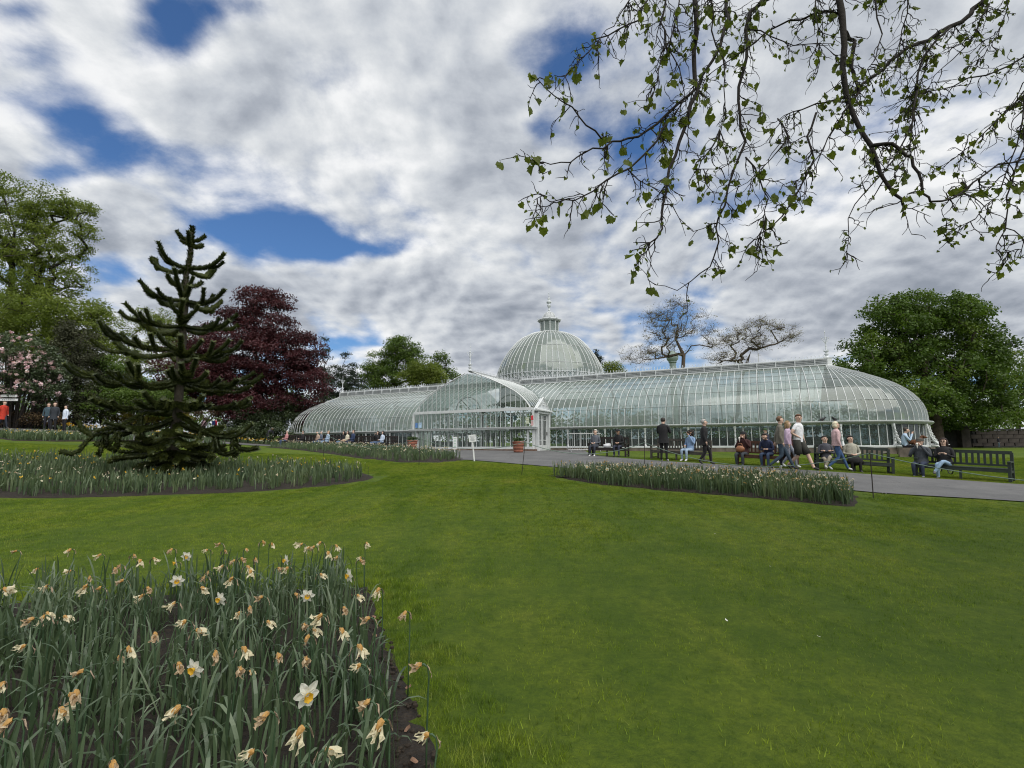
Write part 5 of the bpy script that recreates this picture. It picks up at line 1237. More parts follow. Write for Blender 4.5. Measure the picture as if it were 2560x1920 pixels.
# far tree belt that reads as one mass behind everything
r = np.random.default_rng(140); pts = []
for i in range(520):
    a = r.uniform(-1.25, 1.35); D_ = r.uniform(95, 120); x = D_ * math.tan(a * .95) if abs(a) < 1.2 else D_ * 2.4 * np.sign(a); hmax = 8.5 + 2.5 * math.sin(x * .11) + 1.5 * math.sin(x * .31)
    if -2 < x < 68: hmax *= .62
    pts.append((x, D_, gz1(x, D_) + hmax * r.random() ** .8))
V, a = leaf_cloud(np.array(pts), 70, 3.0, .7, 141, .7); tag(mkobj('far_woodland', quads_mesh('far_woodland', V, L_MAPLE, attr=a)), 'dark far woodland closing the park behind the glasshouse', kind='stuff')
pts = []
for i in range(620):      # the same park woodland goes on round behind the viewer
    a = r.uniform(1.75, 4.55); D_ = r.uniform(48, 66); x, y = D_ * math.sin(a) * 1.25, D_ * math.cos(a); hmax = 13 + 3 * math.sin(a * 9) + 2 * math.sin(a * 23)
    pts.append((x, y, gz1(x, y) + hmax * r.random() ** .8))
V, a = leaf_cloud(np.array(pts), 40, 3.0, .9, 142, .7); tag(mkobj('far_woodland', quads_mesh('far_woodland', V, L_MAPLE, attr=a)), 'dark woodland closing the park on the viewer side', kind='stuff')

# ================================================================== MONKEY PUZZLE
M_MPG = leafmat('monkey puzzle scales', (.022, .031, .009), (.052, .068, .017), .08, .5, (.115, .132, .030), spec=.3, big=1.5); M_MPB = mat('monkey puzzle bark', (.045, .038, .028), .9, .4, 10, .8, 25)
mpD = 14.3; mpx = (440 - 1280) / FPX * mpD; mb0 = gp(mpx, mpD, -.05); TOPH = 7.62
mpt = thing('monkey_puzzle', 'dark spiky monkey puzzle tree standing in the left daffodil bed', 'tree', mb0, 0)
mr = np.random.default_rng(55)
def scales(path, rad, dens, L, cone=False):
    """overlapping triangular scale leaves all round a rope-like branch, plus a short tuft at the tip"""
    P_ = np.array(path, float); seg = np.linalg.norm(np.diff(P_, axis=0), axis=1); d = np.r_[0, np.cumsum(seg)]; n = max(12, int(d[-1] * dens)); s_ = np.sort(mr.random(n)) * d[-1]
    p = np.stack([np.interp(s_, d, P_[:, k]) for k in range(3)], -1); T = np.gradient(P_, axis=0); T /= np.linalg.norm(T, axis=1, keepdims=True)
    t = np.stack([np.interp(s_, d, T[:, k]) for k in range(3)], -1); t /= np.linalg.norm(t, axis=1, keepdims=True)
    q = np.cross(t, mr.normal(0, 1, (n, 3))); q /= np.linalg.norm(q, axis=1, keepdims=True); b = np.cross(t, q)
    rd = np.interp(s_, d, rad) if not np.isscalar(rad) else np.full(n, rad); o = p + q * rd[:, None] * .7; fwd = t * .62 + q * .85; fwd /= np.linalg.norm(fwd, axis=1, keepdims=True)
    LL = (L * mr.uniform(.7, 1.2, n))[:, None]; w = LL * .30
    return np.stack([o - b * w, o - fwd * LL * .1, o + b * w, o + fwd * LL], 1)
core = MB(); SC = []
def rope(path, r0, r1, dens=460, L=.078):
    P_ = np.array(path, float); k = len(P_); rad = np.linspace(r0, r1, k); core.tube(P_, rad, 6); SC.append(scales(P_, rad, dens, L))
def curve(p0, az, out, rise, sag, n=9, wob=.04):
    """branch from p0, reaching 'out' sideways; sags by 'sag' midway and turns up by 'rise' at the tip"""
    pts = []; w1 = mr.normal(0, wob)
    for i in range(n):
        t = i / (n - 1); x = out * (t ** .95); z = -sag * math.sin(math.pi * min(1, t * 1.0)) * 1.0 + rise * .85 * t ** 3.2; sd_ = w1 * math.sin(3 * t) * out
        pts.append((p0[0] + math.cos(az) * x - math.sin(az) * sd_, p0[1] + math.sin(az) * x + math.cos(az) * sd_, p0[2] + z))
    return np.array(pts)
def whorl(h, n, out, rise, sag, off, sub, aspect=None, outl=None):
    for i in range(n):
        az = off + 2 * math.pi * i / n + mr.normal(0, .12); c = math.cos(az); o_ = out * mr.uniform(.82, 1.1)
        if outl: o_ *= (outl if c < 0 else 1.0) if abs(c) > .3 else 1.0
        z0 = h + mr.normal(0, .05); P_ = curve((0, 0, z0), az, o_, rise * mr.uniform(.7, 1.3), sag * mr.uniform(.8, 1.2)); rope(P_, .054, .046)
        for k in range(sub):
            t = mr.uniform(.30, .85); j = int(t * 8); a2 = az + mr.choice([-1, 1]) * mr.uniform(.35, .85); L2 = o_ * mr.uniform(.28, .52) * (1.15 - t * .4)
            rope(curve(P_[j], a2, L2, rise * .55 * mr.uniform(.5, 1.5) + .12 * L2, sag * .25 * mr.uniform(0, 1.2), 6), .044, .040)
trunk_pts = [(mr.normal(0, .02), mr.normal(0, .02), z) for z in np.linspace(0, TOPH, 16)]
trb = MB(); trb.tube(trunk_pts, np.interp(np.linspace(0, 1, 16), [0, .15, .6, 1], [.19, .14, .09, .05]), 10); trb.build('trunk', M_MPB, mpt, True)
SC.append(scales([p for p in trunk_pts if p[2] > 3.2], .06, 560, .085))
# (height, count, reach, tip rise, sag, azimuth offset, side branches, left stretch)
whorl(7.12, 5, .45, .26, -.02, .3, 0); whorl(6.28, 4, 1.08, .52, .05, .05, 1, outl=1.1); whorl(5.72, 4, .48, .32, .0, .9, 0); whorl(5.28, 5, 1.25, .50, .09, .1, 2)
whorl(4.50, 5, 1.5, .50, .10, .2, 3, outl=1.15); whorl(3.75, 6, 1.75, .42, .16, .0, 4, outl=1.22); whorl(2.90, 7, 2.0, .40, .22, .1, 5, outl=1.15)
whorl(2.25, 6, 1.75, .16, .20, .5, 5, outl=1.1); whorl(1.70, 6, 1.75, -.25, .30, .05, 4, outl=1.0); whorl(1.25, 6, 1.6, -.2, .25, .4, 4); whorl(.85, 8, 1.25, -.25, .12, .2, 3); whorl(.55, 7, .9, -.2, .05, .5, 2)
# long low arm sweeping down to the left with hanging side branches, and its partner on the right
z = 2.1
P_ = np.array([(0, 0, z), (-.36, -.2, z + .0), (-.72, -.4, z - .22), (-1.08, -.55, z - .50), (-1.44, -.65, z - .72), (-1.8, -.65, z - .80), (-2.08, -.65, z - .68), (-2.28, -.6, z - .42)]); rope(P_, .055, .045)
for k, (dx, dz_) in ((3, (.0, -.75)), (3, (-.25, -.6)), (4, (.02, -.62)), (5, (-.3, -.5)), (4, (.25, -.45)), (2, (.1, -.7)), (2, (.3, -.75))):
    p0 = P_[k]; rope([p0, p0 + (dx * .3, -.1, dz_ * .4), p0 + (dx * .7, -.15, dz_ * .85), p0 + (dx * 1.2, -.2, dz_), p0 + (dx * 2.0 - .05, -.22, dz_ * .88)], .05, .045)
P_ = np.array([(0, 0, 1.95), (.5, -.3, 1.75), (1.0, -.4, 1.45), (1.5, -.5, 1.25), (2.0, -.5, 1.22), (2.25, -.5, 1.36), (2.5, -.5, 1.60)]); rope(P_, .05, .042)
for k, (dx, dz_) in ((2, (.1, -.6)), (3, (.3, -.5)), (3, (0, -.65)), (4, (.35, -.35)), (4, (.1, -.5))):
    p0 = P_[k]; rope([p0, p0 + (dx * .3, -.1, dz_ * .4), p0 + (dx * .7, -.15, dz_ * .85), p0 + (dx * 1.4, -.2, dz_), p0 + (dx * 2.2 + .05, -.22, dz_ * .8)], .05, .045)
tag(core.build('branches', M_MPG, mpt), kind='stuff'); Vs = np.concatenate(SC)
tag(mkobj('scale_leaves', quads_mesh('scale_leaves', Vs, M_MPG, attr=mr.random(len(Vs))), mpt), kind='stuff')

# ================================================================== OVERHANGING PLANE TREE
M_TWIG = mat('dark plane twig', (.014, .010, .008), .85, .3, 8, .4, 30)
L_PLANE = leafmat('young plane leaf', (.070, .100, .014), (.120, .155, .022), .55, .5, (.17, .20, .035), big=2)
pr_ = np.random.default_rng(88)
TB = Vector((9.6, 3.4, gz1(9.6, 3.4) - .1))
plane = thing('plane_tree', 'bare limbed plane tree on the right whose leafy twigs hang into view', 'tree', TB, 0)
def zpx(x, y): return 1300 + x / 1.7556, y / 1.7556
BR = [ # (depth start, depth end, radius start, radius end, points)
 (4.6, 4.2, .040, .013, [(1400,-60),(1400,0),(1418,130),(1415,300),(1432,420),(1470,520),(1540,640),(1580,760),(1640,850),(1680,900)]),
 (4.6, 4.5, .022, .014, [(1430,140),(1470,180),(1455,300),(1492,400),(1440,460)]),
 (5.6, 4.8, .036, .004, [(2080,-60),(2030,10),(1980,60),(1880,120),(1790,180),(1700,210),(1620,270),(1560,330),(1490,380),(1410,430),(1300,455),(1200,490),(1140,530)]),
 (4.4, 4.0, .030, .004, [(760,-60),(768,0),(775,150),(765,300),(780,400),(735,520),(700,620),(655,740),(640,850),(620,960),(600,1045),(550,1090),(490,1100)]),
 (5.2, 4.6, .026, .003, [(1180,-60),(1060,10),(1010,50),(990,130),(995,250),(960,380),(965,500),(990,620),(940,740),(900,900),(860,1000),(850,1130),(790,1200),(690,1275),(590,1250)]),
 (4.9, 3.8, .022, .003, [(900,-60),(905,0),(915,80),(880,200),(800,330),(780,380),(700,450),(600,545),(520,600),(440,620),(370,625),(290,550),(230,470),(150,420),(80,350),(50,335)]),
 (3.9, 3.7, .009, .003, [(400,625),(320,650),(250,690),(180,712),(100,710),(60,700)]),
 (4.3, 3.8, .012, .003, [(660,520),(600,620),(480,740),(380,790),(320,840),(240,880),(160,890),(100,860),(60,880)]),
 (4.6, 5.0, .014, .004, [(1410,62),(1300,57),(1180,90),(1080,140),(970,230),(880,290),(820,340)]),
 (4.7, 4.5, .010, .003, [(990,690),(1050,780),(1090,870),(1080,980),(990,1085)]),
 (4.2, 4.0, .020, .010, [(1540,640),(1600,632),(1660,650),(1720,690),(1750,760),(1768,850),(1800,885)]),
 (4.0, 4.3, .010, .008, [(1800,885),(1900,870),(1990,800),(2100,720),(2230,690)]),
 (5.8, 5.2, .014, .004, [(2300,200),(2212,250),(2050,330),(1900,380),(1800,400),(1700,430)]),
 (5.4, 4.9, .012, .003, [(2300,330),(2212,400),(2120,500),(2000,620),(1900,700),(1800,770)]),
 (4.4, 4.2, .010, .003, [(2260,500),(2212,590),(2190,700),(2160,800),(2140,920),(2130,1010),(2100,1060),(2090,1110),(2150,1110)]),
 (4.6, 4.4, .009, .002, [(2230,330),(2212,430),(2180,640),(2100,860),(2000,960),(1900,1010),(1850,1005)]),
 (4.8, 4.4, .012, .003, [(570,-60),(560,0),(520,90),(430,130),(335,170),(300,230),(250,280),(200,330),(150,330)]),
 (4.5, 4.3, .010, .002, [(490,-60),(480,0),(440,60),(380,130),(340,190)]),
 (4.3, 4.2, .012, .003, [(650,-60),(640,0),(618,100),(640,200),(700,300),(720,400),(740,500)]),
 (4.8, 4.4, .013, .003, [(1300,495),(1260,600),(1290,700),(1215,850),(1150,950),(1050,1030),(1070,1080),(1120,1080)]),
 (4.7, 4.5, .010, .003, [(1745,400),(1720,560),(1690,700),(1640,800)]),
 (5.3, 4.6, .015, .003, [(1890,120),(1770,250),(1740,400),(1730,520),(1640,700),(1500,860),(1440,960),(1430,1130)]),
 (5.0, 4.6, .012, .003, [(1550,-60),(1560,0),(1590,150),(1560,260),(1500,380)]),
 (5.1, 4.8, .009, .002, [(1000,130),(1100,160),(1200,200),(1320,190),(1380,240),(1400,290)]),
 (4.4, 4.2, .009, .002, [(870,600),(800,700),(760,745),(860,742),(930,715)]),
 (4.5, 4.3, .008, .002, [(470,740),(520,790),(600,830),(640,830)]),
 (4.2, 4.0, .010, .002, [(840,-60),(850,60),(860,200),(900,330),(900,450),(880,560),(850,640)]),
 (4.4, 4.1, .008, .002, [(700,-60),(690,60),(660,180),(620,260),(600,360),(560,440),(460,455)]),
 (5.0, 4.9, .009, .002, [(1690,-60),(1700,60),(1670,180),(1650,300),(1600,400)]),
 (4.6, 4.5, .008, .002, [(1130,520),(1180,600),(1100,700),(1000,800),(900,860)]),
 (4.3, 4.1, .009, .002, [(1440,460),(1380,560),(1330,660),(1250,760),(1170,820)]),
 (5.2, 5.0, .010, .002, [(2060,20),(2000,150),(1900,260),(1820,330),(1790,420)]),
 (5.5, 5.2, .008, .002, [(2130,-60),(2140,40),(2100,150),(2040,240),(1950,300)]),
 (5.2, 5.0, .008, .002, [(1780,180),(1790,260),(1760,360),(1700,460),(1660,560),(1600,640),(1540,640)]),
 (4.6, 4.4, .008, .002, [(1300,-60),(1290,60),(1310,150),(1290,250)]),
]
lb = MB(); leafpos = []; tw = MB(); tops = []
def addtwig(p, d, L, depth, r0):
    n = 5; pts = [np.array(p)]; d = np.array(d, float)
    for i in range(n):
        d = d + pr_.normal(0, .28, 3) + np.array([0, 0, -.10]); d /= np.linalg.norm(d); pts.append(pts[-1] + d * L / n)
        if depth > 0 and pr_.random() < .62:
            a = d + pr_.normal(0, .75, 3); a /= np.linalg.norm(a); addtwig(pts[-1], a, L * pr_.uniform(.35, .65), depth - 1, r0 * .7)
        elif depth == 0 and pr_.random() < .07: leafpos.append((pts[-1], d))
    tw.tube(pts, np.linspace(r0, r0 * .45, n + 1), 4, caps=False)
    if pr_.random() < (.26 if depth == 0 else .36): leafpos.append((pts[-1], d))
for d0, d1, r0, r1, pts in BR:
    n = len(pts); W3 = []
    for i, (x, y) in enumerate(pts):
        u, v = zpx(x, y); D_ = (d0 + (d1 - d0) * i / (n - 1)) * .82; W3.append(np.array(at(u, v, D_)))
    # subdivide with small natural kinks
    P2 = [W3[0]]
    for a, b in zip(W3[:-1], W3[1:]):
        m_ = (a + b) / 2 + pr_.normal(0, .012, 3); P2 += [m_, b]
    rad = np.linspace(r0, r1, len(P2)) * .72; lb.tube(P2, rad, 7)
    if pts[0][1] < 0 or pts[0][0] > 2212: tops.append((np.array(P2[0]), rad[0]))
    tot_ = sum(np.linalg.norm(b - a) for a, b in zip(P2[:-1], P2[1:])); nt = int(tot_ * 15)
    for q in range(nt):
        i = int(pr_.integers(1, len(P2))); i = min(i, int(pr_.integers(1, len(P2)))) if q % 3 == 0 else i; t = pr_.random(); p = P2[i - 1] * (1 - t) + P2[i] * t; d = P2[i] - P2[i - 1]; d /= np.linalg.norm(d)
        a = d * .6 + pr_.normal(0, .6, 3) + np.array([0, 0, -.45]); a /= np.linalg.norm(a); addtwig(p, a, pr_.uniform(.07, .27), 1, .0046)
    for q in range(3): leafpos.append((P2[-1] + pr_.normal(0, .02, 3), P2[-1] - P2[-2]))
# trunk out of frame and the big limbs that carry the hanging branches
tp = np.array(TB); trk = MB(); trk.tube([tp - tp, (0, 0, 1.2), (-.05, .05, 3.0), (.0, .1, 5.0), (.1, .0, 7.0), (.2, -.1, 9.5), (.3, 0, 12)], [.50, .38, .34, .31, .26, .19, .08], 12); trk.build('trunk', M_BARKG, plane, True)
hubs = [tp + (0, 0, 4.6), tp + (0, .05, 5.8), tp + (.1, 0, 7.0)]
main = [np.array(at(1300 + 1400 / 1.7556, -420, 4.6)), np.array(at(1300 + 760 / 1.7556, -420, 4.4))]
arch = []
for k, m_ in enumerate(main):
    h0 = hubs[k]; P_ = [h0, h0 * .7 + m_ * .3 + (0, 0, .5), h0 * .35 + m_ * .65 + (0, 0, .6), m_]; lb.tube(P_, [.16, .12, .085, .05], 8); arch += [P_[1], P_[2], P_[3]] + [P_[1] * .5 + P_[2] * .5, P_[2] * .5 + P_[3] * .5]
for p, r_ in tops:
    j = min(arch, key=lambda a: np.linalg.norm(a - p)); md = (j + p) / 2 + np.array([0, 0, .15]); lb.tube([j, md, p], [max(r_ * 1.4, .02), r_ * 1.2, r_], 6)
lb.V = [v - tp for v in lb.V]; tw.V = [v - tp for v in tw.V]
tag(lb.build('branches', M_TWIG, plane, True), kind='stuff'); tag(tw.build('twigs', M_TWIG, plane), kind='stuff')
# the rest of the crown, above and beyond the picture
cp = []
while len(cp) < 520:
    d = pr_.normal(0, 1, 3); d /= np.linalg.norm(d); q = tp + np.array([-1.2, .3, 8.2]) + d * [7.5, 7.5, 3.6] * (.5 + .5 * pr_.random())
    dd = Vector(q) - EYE; f = dd.dot(FWD)
    if f > 0 and abs(dd.dot(camR) / f * FPX) < 1420 and dd.dot(camU) / f * FPX < 1100 and dd.dot(camU) / f * FPX > -1100: continue
    if q[2] < tp[2] + 4.2: continue
    cp.append(q)
_u1, lb2, tips2, _u2 = skeleton(tp + (0, 0, 3), tp + (.3, 0, 11), np.array(cp), 91, .008, .08, -1, trunk_r=.2, pull=.1); lb2.V = [v - tp for v in lb2.V]; tag(lb2.build('crown_limbs', M_TWIG, plane), kind='stuff')
V, a = leaf_cloud(tips2, 38, .75, .11, 92, .6); tag(mkobj('crown', quads_mesh('crown', V - tp, L_PLANE, attr=a), plane), kind='stuff')
# lobed, toothed leaves
def leaf_mesh(i):
    out = [(0, 0), (.18, -.02), (.34, -.16), (.42, .02), (.52, .22), (.40, .34), (.46, .52), (.30, .56), (.22, .70), (.14, .74), (.0, 1.0)]
    ring = out + [(-x, y) for x, y in out[-2:0:-1]]; r = np.random.default_rng(i); cx, cyy = 0, .35; mb = MB(); fold = r.uniform(.15, .6); V = [(0, .35, 0)] + [(x * (1 + r.normal(0, .06)), y + r.normal(0, .02), fold * abs(x) + .18 * math.sin(y * 2.2) + r.normal(0, .02)) for x, y in ring]
    n = len(ring); mb.add(V, [(0, 1 + j, 1 + (j + 1) % n) for j in range(n)]); mb.tube([(0, -.45, .05), (0, -.2, .0), (0, .05, 0)], .018, 3, caps=False)
    me_ = mb.mesh('leaf', L_PLANE); a = me_.attributes.new('rnd', 'FLOAT', 'FACE'); a.data.foreach_set('value', np.full(len(me_.polygons), r.random(), np.float32)); return me_, mb
LM = [leaf_mesh(i) for i in range(8)]
C_ = np.array(EYE); leafpos = [(p, d) for p, d in leafpos]
pr_.shuffle(leafpos)
info = []
for p, d in leafpos:
    s_ = .020 + .050 * pr_.random() ** 2.4
    if p[0] < 2.3 and pr_.random() < .6: s_ *= 1.25
    info.append((p, d, s_))
info.sort(key=lambda q: -q[2] / np.linalg.norm(q[0] - C_)); V_, F_, att = [], [], []; nv = 0
rest = MB(); ratt = []
for k, (p, d, s_) in enumerate(info):
    q = Vector((pr_.normal(0, .5), pr_.normal(0, .5), -1)).normalized().to_track_quat('Y', 'Z') @ Matrix.Rotation(pr_.uniform(0, 6.28), 3, 'Y').to_quaternion(); M3 = q.to_matrix()
    me_, mb = LM[k % 8]
    if k < 300:
        o = mkobj('leaf', me_, plane); o.location = Vector(p) - TB + M3 @ Vector((0, .3 * s_, 0)); o.rotation_euler = M3.to_euler(); o.scale = (s_, s_, s_)
    else:
        V = np.concatenate(mb.V) * s_ @ np.array(M3).T + (p - tp); rest.add(V, mb.F); ratt += [pr_.random()] * len(mb.F)
me_ = rest.mesh('small_leaves', L_PLANE); a = me_.attributes.new('rnd', 'FLOAT', 'FACE'); a.data.foreach_set('value', np.array(ratt, np.float32))
tag(mkobj('small_leaves', me_, plane), kind='stuff')
print('plane leaves', len(info))
# ================================================================== BENCHES
M_WD = mat('weathered dark bench wood', (.075, .068, .058), .8, .35, 4, .4, 40); M_WB = mat('brown bench wood', (.085, .042, .026), .75, .35, 4, .4, 40)
M_WG = mat('green black bench paint', (.030, .040, .034), .6, .3, 4); M_WK = mat('black brown bench wood', (.026, .020, .018), .7, .3, 4)
def bench(label, A, B, m, group):
    A, B = Vector(A), Vector(B); d = B - A; L = math.hypot(d.x, d.y); rz = math.atan2(d.y, d.x)
    nrm = Vector((-math.sin(rz), math.cos(rz), 0)); c = (A + B) / 2 + nrm * .27; z = min(gz1(A.x, A.y), gz1(B.x, B.y), gz1(c.x, c.y))
    t = thing('park_bench', label, 'bench', (c.x, c.y, z), rz, group); t.rotation_euler.y = -math.atan2(B.z - A.z, L)
    def bx(nm, c_, d_): mb = MB(); mb.box((0, 0, 0), d_); return mb.build(nm, m, t, loc=c_)
    for sx in (-1, 1):
        x = sx * (L / 2 - .05); bx('leg', (x, -.24, .30), (.075, .075, .64)); o = bx('leg', (x, .26, .44), (.075, .07, .96)); bx('armrest', (x, -.02, .64), (.085, .58, .045)); bx('side_rail', (x, 0, .35), (.05, .45, .07)); bx('brace', (x, 0, .13), (.04, .45, .05))
    bx('leg', (0, -.24, .19), (.06, .06, .40)); bx('seat_rail', (0, -.25, .375), (L - .12, .045, .09)); bx('stretcher', (0, .22, .34), (L - .1, .04, .07))
    for q in range(5): bx('seat_slat', (0, -.235 + q * .105, .432), (L - .08, .088, .022))
    bx('top_rail', (0, .285, .91), (L - .08, .05, .10)); bx('back_rail', (0, .265, .52), (L - .08, .04, .06)); n = int(round((L - .3) / .145)); sm = MB(); sm.box((0, 0, 0), (.062, .022, .35)); sme = sm.mesh('back_slat', m)
    for q in range(n): mkobj('back_slat', sme, t, (-L / 2 + .16 + (q + .5) * (L - .32) / n, .277, .705))
    def seat(u, off=0.0):
        """point on the seat in pixel column u"""
        best = None
        for q in np.linspace(-L / 2 + .15, L / 2 - .15, 80):
            p = Vector((c.x, c.y, z)) + Vector((math.cos(rz), math.sin(rz), 0)) * q + nrm * .05; uu = 1280 + FPX * p.x / p.y * (1 / 1.0) * 1.0
            dd = (p - EYE); uu = 1280 + FPX * dd.dot(camR) / dd.dot(FWD)
            if best is None or abs(uu - u) < best[0]: best = (abs(uu - u), p)
        p = best[1]; return (p.x, p.y, z + (A.z - z) * 0 + .0), rz
    return seat
GR = 'benches facing the path on the right'
b1 = bench('dark bench nearest the porch door, with two people and a white bag between them', G(1470, 1140), G(1566, 1143), M_WK, GR)
b2 = bench('weathered grey bench behind the standing man in the dark coat', G(1625, 1147), G(1762, 1156), M_WD, GR)
b3 = bench('red brown bench with the woman in the maroon coat on it', G(1840, 1162), G(1985, 1172), M_WB, GR)
b4 = bench('dark green bench behind the blonde woman in pink', G(2040, 1172), G(2238, 1186), M_WG, GR)
b5 = bench('long dark green bench nearest the right edge, half empty', G(2286, 1190), G(2532, 1207), M_WG, GR)
def on_t(u, t):
    lo, hi = -40, 20
    for _ in range(50):
        m_ = (lo + hi) / 2; p = bw(m_, t); dd = p - EYE; uu = 1280 + FPX * dd.dot(camR) / dd.dot(FWD)
        if uu < u: lo = m_
        else: hi = m_
    return lo
GL = 'benches before the left wing'; LB = []
for i, (ua, ub, lab) in enumerate(((692, 735, 'dark bench at the far left end of the glasshouse'), (742, 782, 'dark bench second from the far left end of the glasshouse'), (785, 836, 'dark bench in the middle of the left row with three people'), (840, 890, 'dark bench of the left row with the man in navy'), (890, 928, 'empty dark bench in the left row'), (930, 982, 'dark bench of the left row nearest the porch'))):
    A = bw(on_t(ua, 6.9), 6.9); B = bw(on_t(ub, 6.9), 6.9); A = gp(A.x, A.y); B = gp(B.x, B.y); LB.append(bench(lab, A, B, M_WK, GL))

# ================================================================== PEOPLE
PEOPLE = []
SK1, SK2, SK3 = (.60, .41, .32), (.46, .29, .21), (.22, .13, .09)
def clothmat(c):
    k = 'cloth %.2f %.2f %.2f' % c; return mat(k, c, .85, .22, 9, .35, 90)
def skinmat(c): return mat('skin %.2f' % c[0], c, .55, .08, 20, spec=.35)
def hairmat(c): return mat('hair %.2f %.2f' % (c[0], c[1]), c, .6, .3, 60, .4, 120)
def person(label, loc, rz, pose='stand', top=(.05,.05,.06), bot=(.03,.03,.04), skin=SK1, hair=(.05,.035,.025), shoe=(.05,.05,.05), H=1.74, arms='hang', style='short', sleeve=True, shorts=False, coat=0.0, wide=1.0, lean=None, nod=0.0, look=0.0, bag=None, cross=False, group=None, detail=True, hat=None, skirt=None, stride=.30, spread=.0):
    k = H / 1.74; J = {}; seg = []
    sit = pose == 'sit'; P_ = np.array([0, 0, .53 if sit else .95]) if pose != 'bend' else np.array([0, .1, .92])
    if lean is None: lean = {'sit': -.12, 'stand': .0, 'walk': .06, 'bend': .9}[pose]
    up = np.array([0, -math.sin(lean), math.cos(lean)]); fw = np.array([0, -math.cos(lean), -math.sin(lean)])
    nu = np.array([math.sin(look) * math.sin(nod), -math.sin(lean + nod), math.cos(lean + nod)])
    V = []; Rr = []; E = []; reg = []
    def vert(p, r): V.append(np.array(p, float)); Rr.append(r); return len(V) - 1
    def edge(a, b, rg): E.append((a, b)); reg.append(rg)
    T0 = vert(P_, .135 * wide); T1 = vert(P_ + up * .15, .125 * wide); T2 = vert(P_ + up * .32, .15 * wide); T3 = vert(P_ + up * .455, .11 * wide); T4 = vert(P_ + up * .54, .056)
    nb_ = V[T4]; T5 = vert(nb_ + nu * .085 + np.array([0, -.02, 0]), .080); T6 = vert(nb_ + nu * .155 + np.array([0, -.015, 0]), .103); T7 = vert(nb_ + nu * .225, .078)
    for a, b, g in ((T0, T1, 'top'), (T1, T2, 'top'), (T2, T3, 'top'), (T3, T4, 'skin'), (T4, T5, 'skin'), (T5, T6, 'skin'), (T6, T7, 'skin')): edge(a, b, g)
    hands = []
    for s in (-1, 1):
        sh = V[T3] + np.array([s * .175 * wide, 0, 0]) - up * .02; am = arms if isinstance(arms, str) else arms[0 if s < 0 else 1]
        if am == 'hang': el = sh + (s * .05, .03, -.27); wr = el + (s * .0, -.07, -.23)
        elif am == 'fwd': el = sh + (s * .04, -.10, -.25); wr = el + (0, -.17, -.16)
        elif am == 'back': el = sh + (s * .05, .13, -.23); wr = el + (0, .02, -.24)
        elif am == 'lap': el = sh + (s * .07, -.02, -.26); wr = P_ + (s * .07, -.27, .14)
        elif am == 'eat': el = sh + (s * .07, -.14, -.23); wr = V[T5] + fw * .20 + np.array([s * .05, 0, -.07])
        elif am == 'phone': el = sh + (s * .06, -.09, -.25); wr = sh + (-s * .10, -.28, -.14)
        elif am == 'hip': el = sh + (s * .14, .06, -.22); wr = P_ + (s * .16, -.05, .12)
        elif am == 'cross': el = sh + (s * .07, -.06, -.26); wr = V[T2] + (-s * .07, -.20, -.06)
        elif am == 'wide': el = sh + (s * .20, -.05, -.17); wr = el + (s * .06, -.16, -.10)
        wr = np.array(wr); dh = wr - el; dh = dh / np.linalg.norm(dh); hd = wr + dh * .075
        a = vert(sh, .062 * wide); b = vert((sh + el) / 2, .053 * wide); c = vert(el, .045 * wide); d = vert(wr, .033 if sleeve else .029); e = vert(hd, .032)
        edge(T3, a, 'top'); edge(a, b, 'top'); edge(b, c, 'top' if sleeve else 'skin'); edge(c, d, 'top' if sleeve else 'skin'); edge(d, e, 'skin'); hands.append((hd, dh, s))
    for s in (-1, 1):
        hp = P_ + np.array([s * .092, 0, -.045])
        if sit:
            kn = np.array([s * (.12 + spread), -.46, .50]); an = np.array([s * (.12 + spread * 1.3), -.44 - .06 * s * (.5), .09])
            if cross and s > 0: kn = np.array([.04, -.46, .60]); an = np.array([-.16, -.62, .26])
        elif pose == 'walk':
            if s > 0: kn = hp + (0, -.20, -.40); an = np.array([s * .09, -stride, .09])
            else: kn = hp + (0, -.02, -.43); an = np.array([s * .09, stride * .95, .17])
        else: kn = hp + (s * .01, -.02, -.42); an = np.array([s * .11, .03, .08])
        kn = np.array(kn); an = np.array(an); toe = an + (np.array([s * .02, -.15, -.045]) if not (pose == 'walk' and s < 0) else np.array([0, -.12, -.12]))
        a = vert(hp, .088 * wide); b = vert((hp + kn) / 2, .080 * wide); c = vert(kn, .060); m_ = vert((kn + an) / 2, .054); d = vert(an, .042); e = vert(toe, .038)
        lg = 'skin' if shorts or skirt == 'bare' else 'bot'
        edge(T0, a, 'bot'); edge(a, b, 'bot'); edge(b, c, 'bot'); edge(c, m_, lg); edge(m_, d, lg); edge(d, e, 'shoe')
    me = bpy.data.meshes.new('person'); me.from_pydata([tuple(v) for v in V], E, []); me.update()
    o = bpy.data.objects.new('person', me); COL.objects.link(o); md = o.modifiers.new('s', 'SKIN'); sv = me.skin_vertices[0].data
    for i, r in enumerate(Rr): sv[i].radius = (r, r)
    sv[0].use_root = True; md.use_smooth_shade = True; ss = o.modifiers.new('ss', 'SUBSURF'); ss.levels = 1; ss.render_levels = 1
    o.location = loc; o.rotation_euler.z = rz; o.scale = (k, k, k); tag(o, label, 'person', group)
    PEOPLE.append((o, np.array(V), E, reg, np.array(Rr), dict(top=clothmat(top), bot=clothmat(bot), skin=skinmat(skin), shoe=mat('shoe %.2f' % shoe[0], shoe, .6))))
    # clothing loft over the torso
    mb = MB(); rings = []; lo = -.06 - coat; zs = [lo, -.02, .15, .32, .43, .49]; wx = [.175 + coat * .12, .172, .155, .185, .180, .075]; wy = [.125 + coat * .15, .125, .112, .128, .100, .065]
    n = 14; VV = []
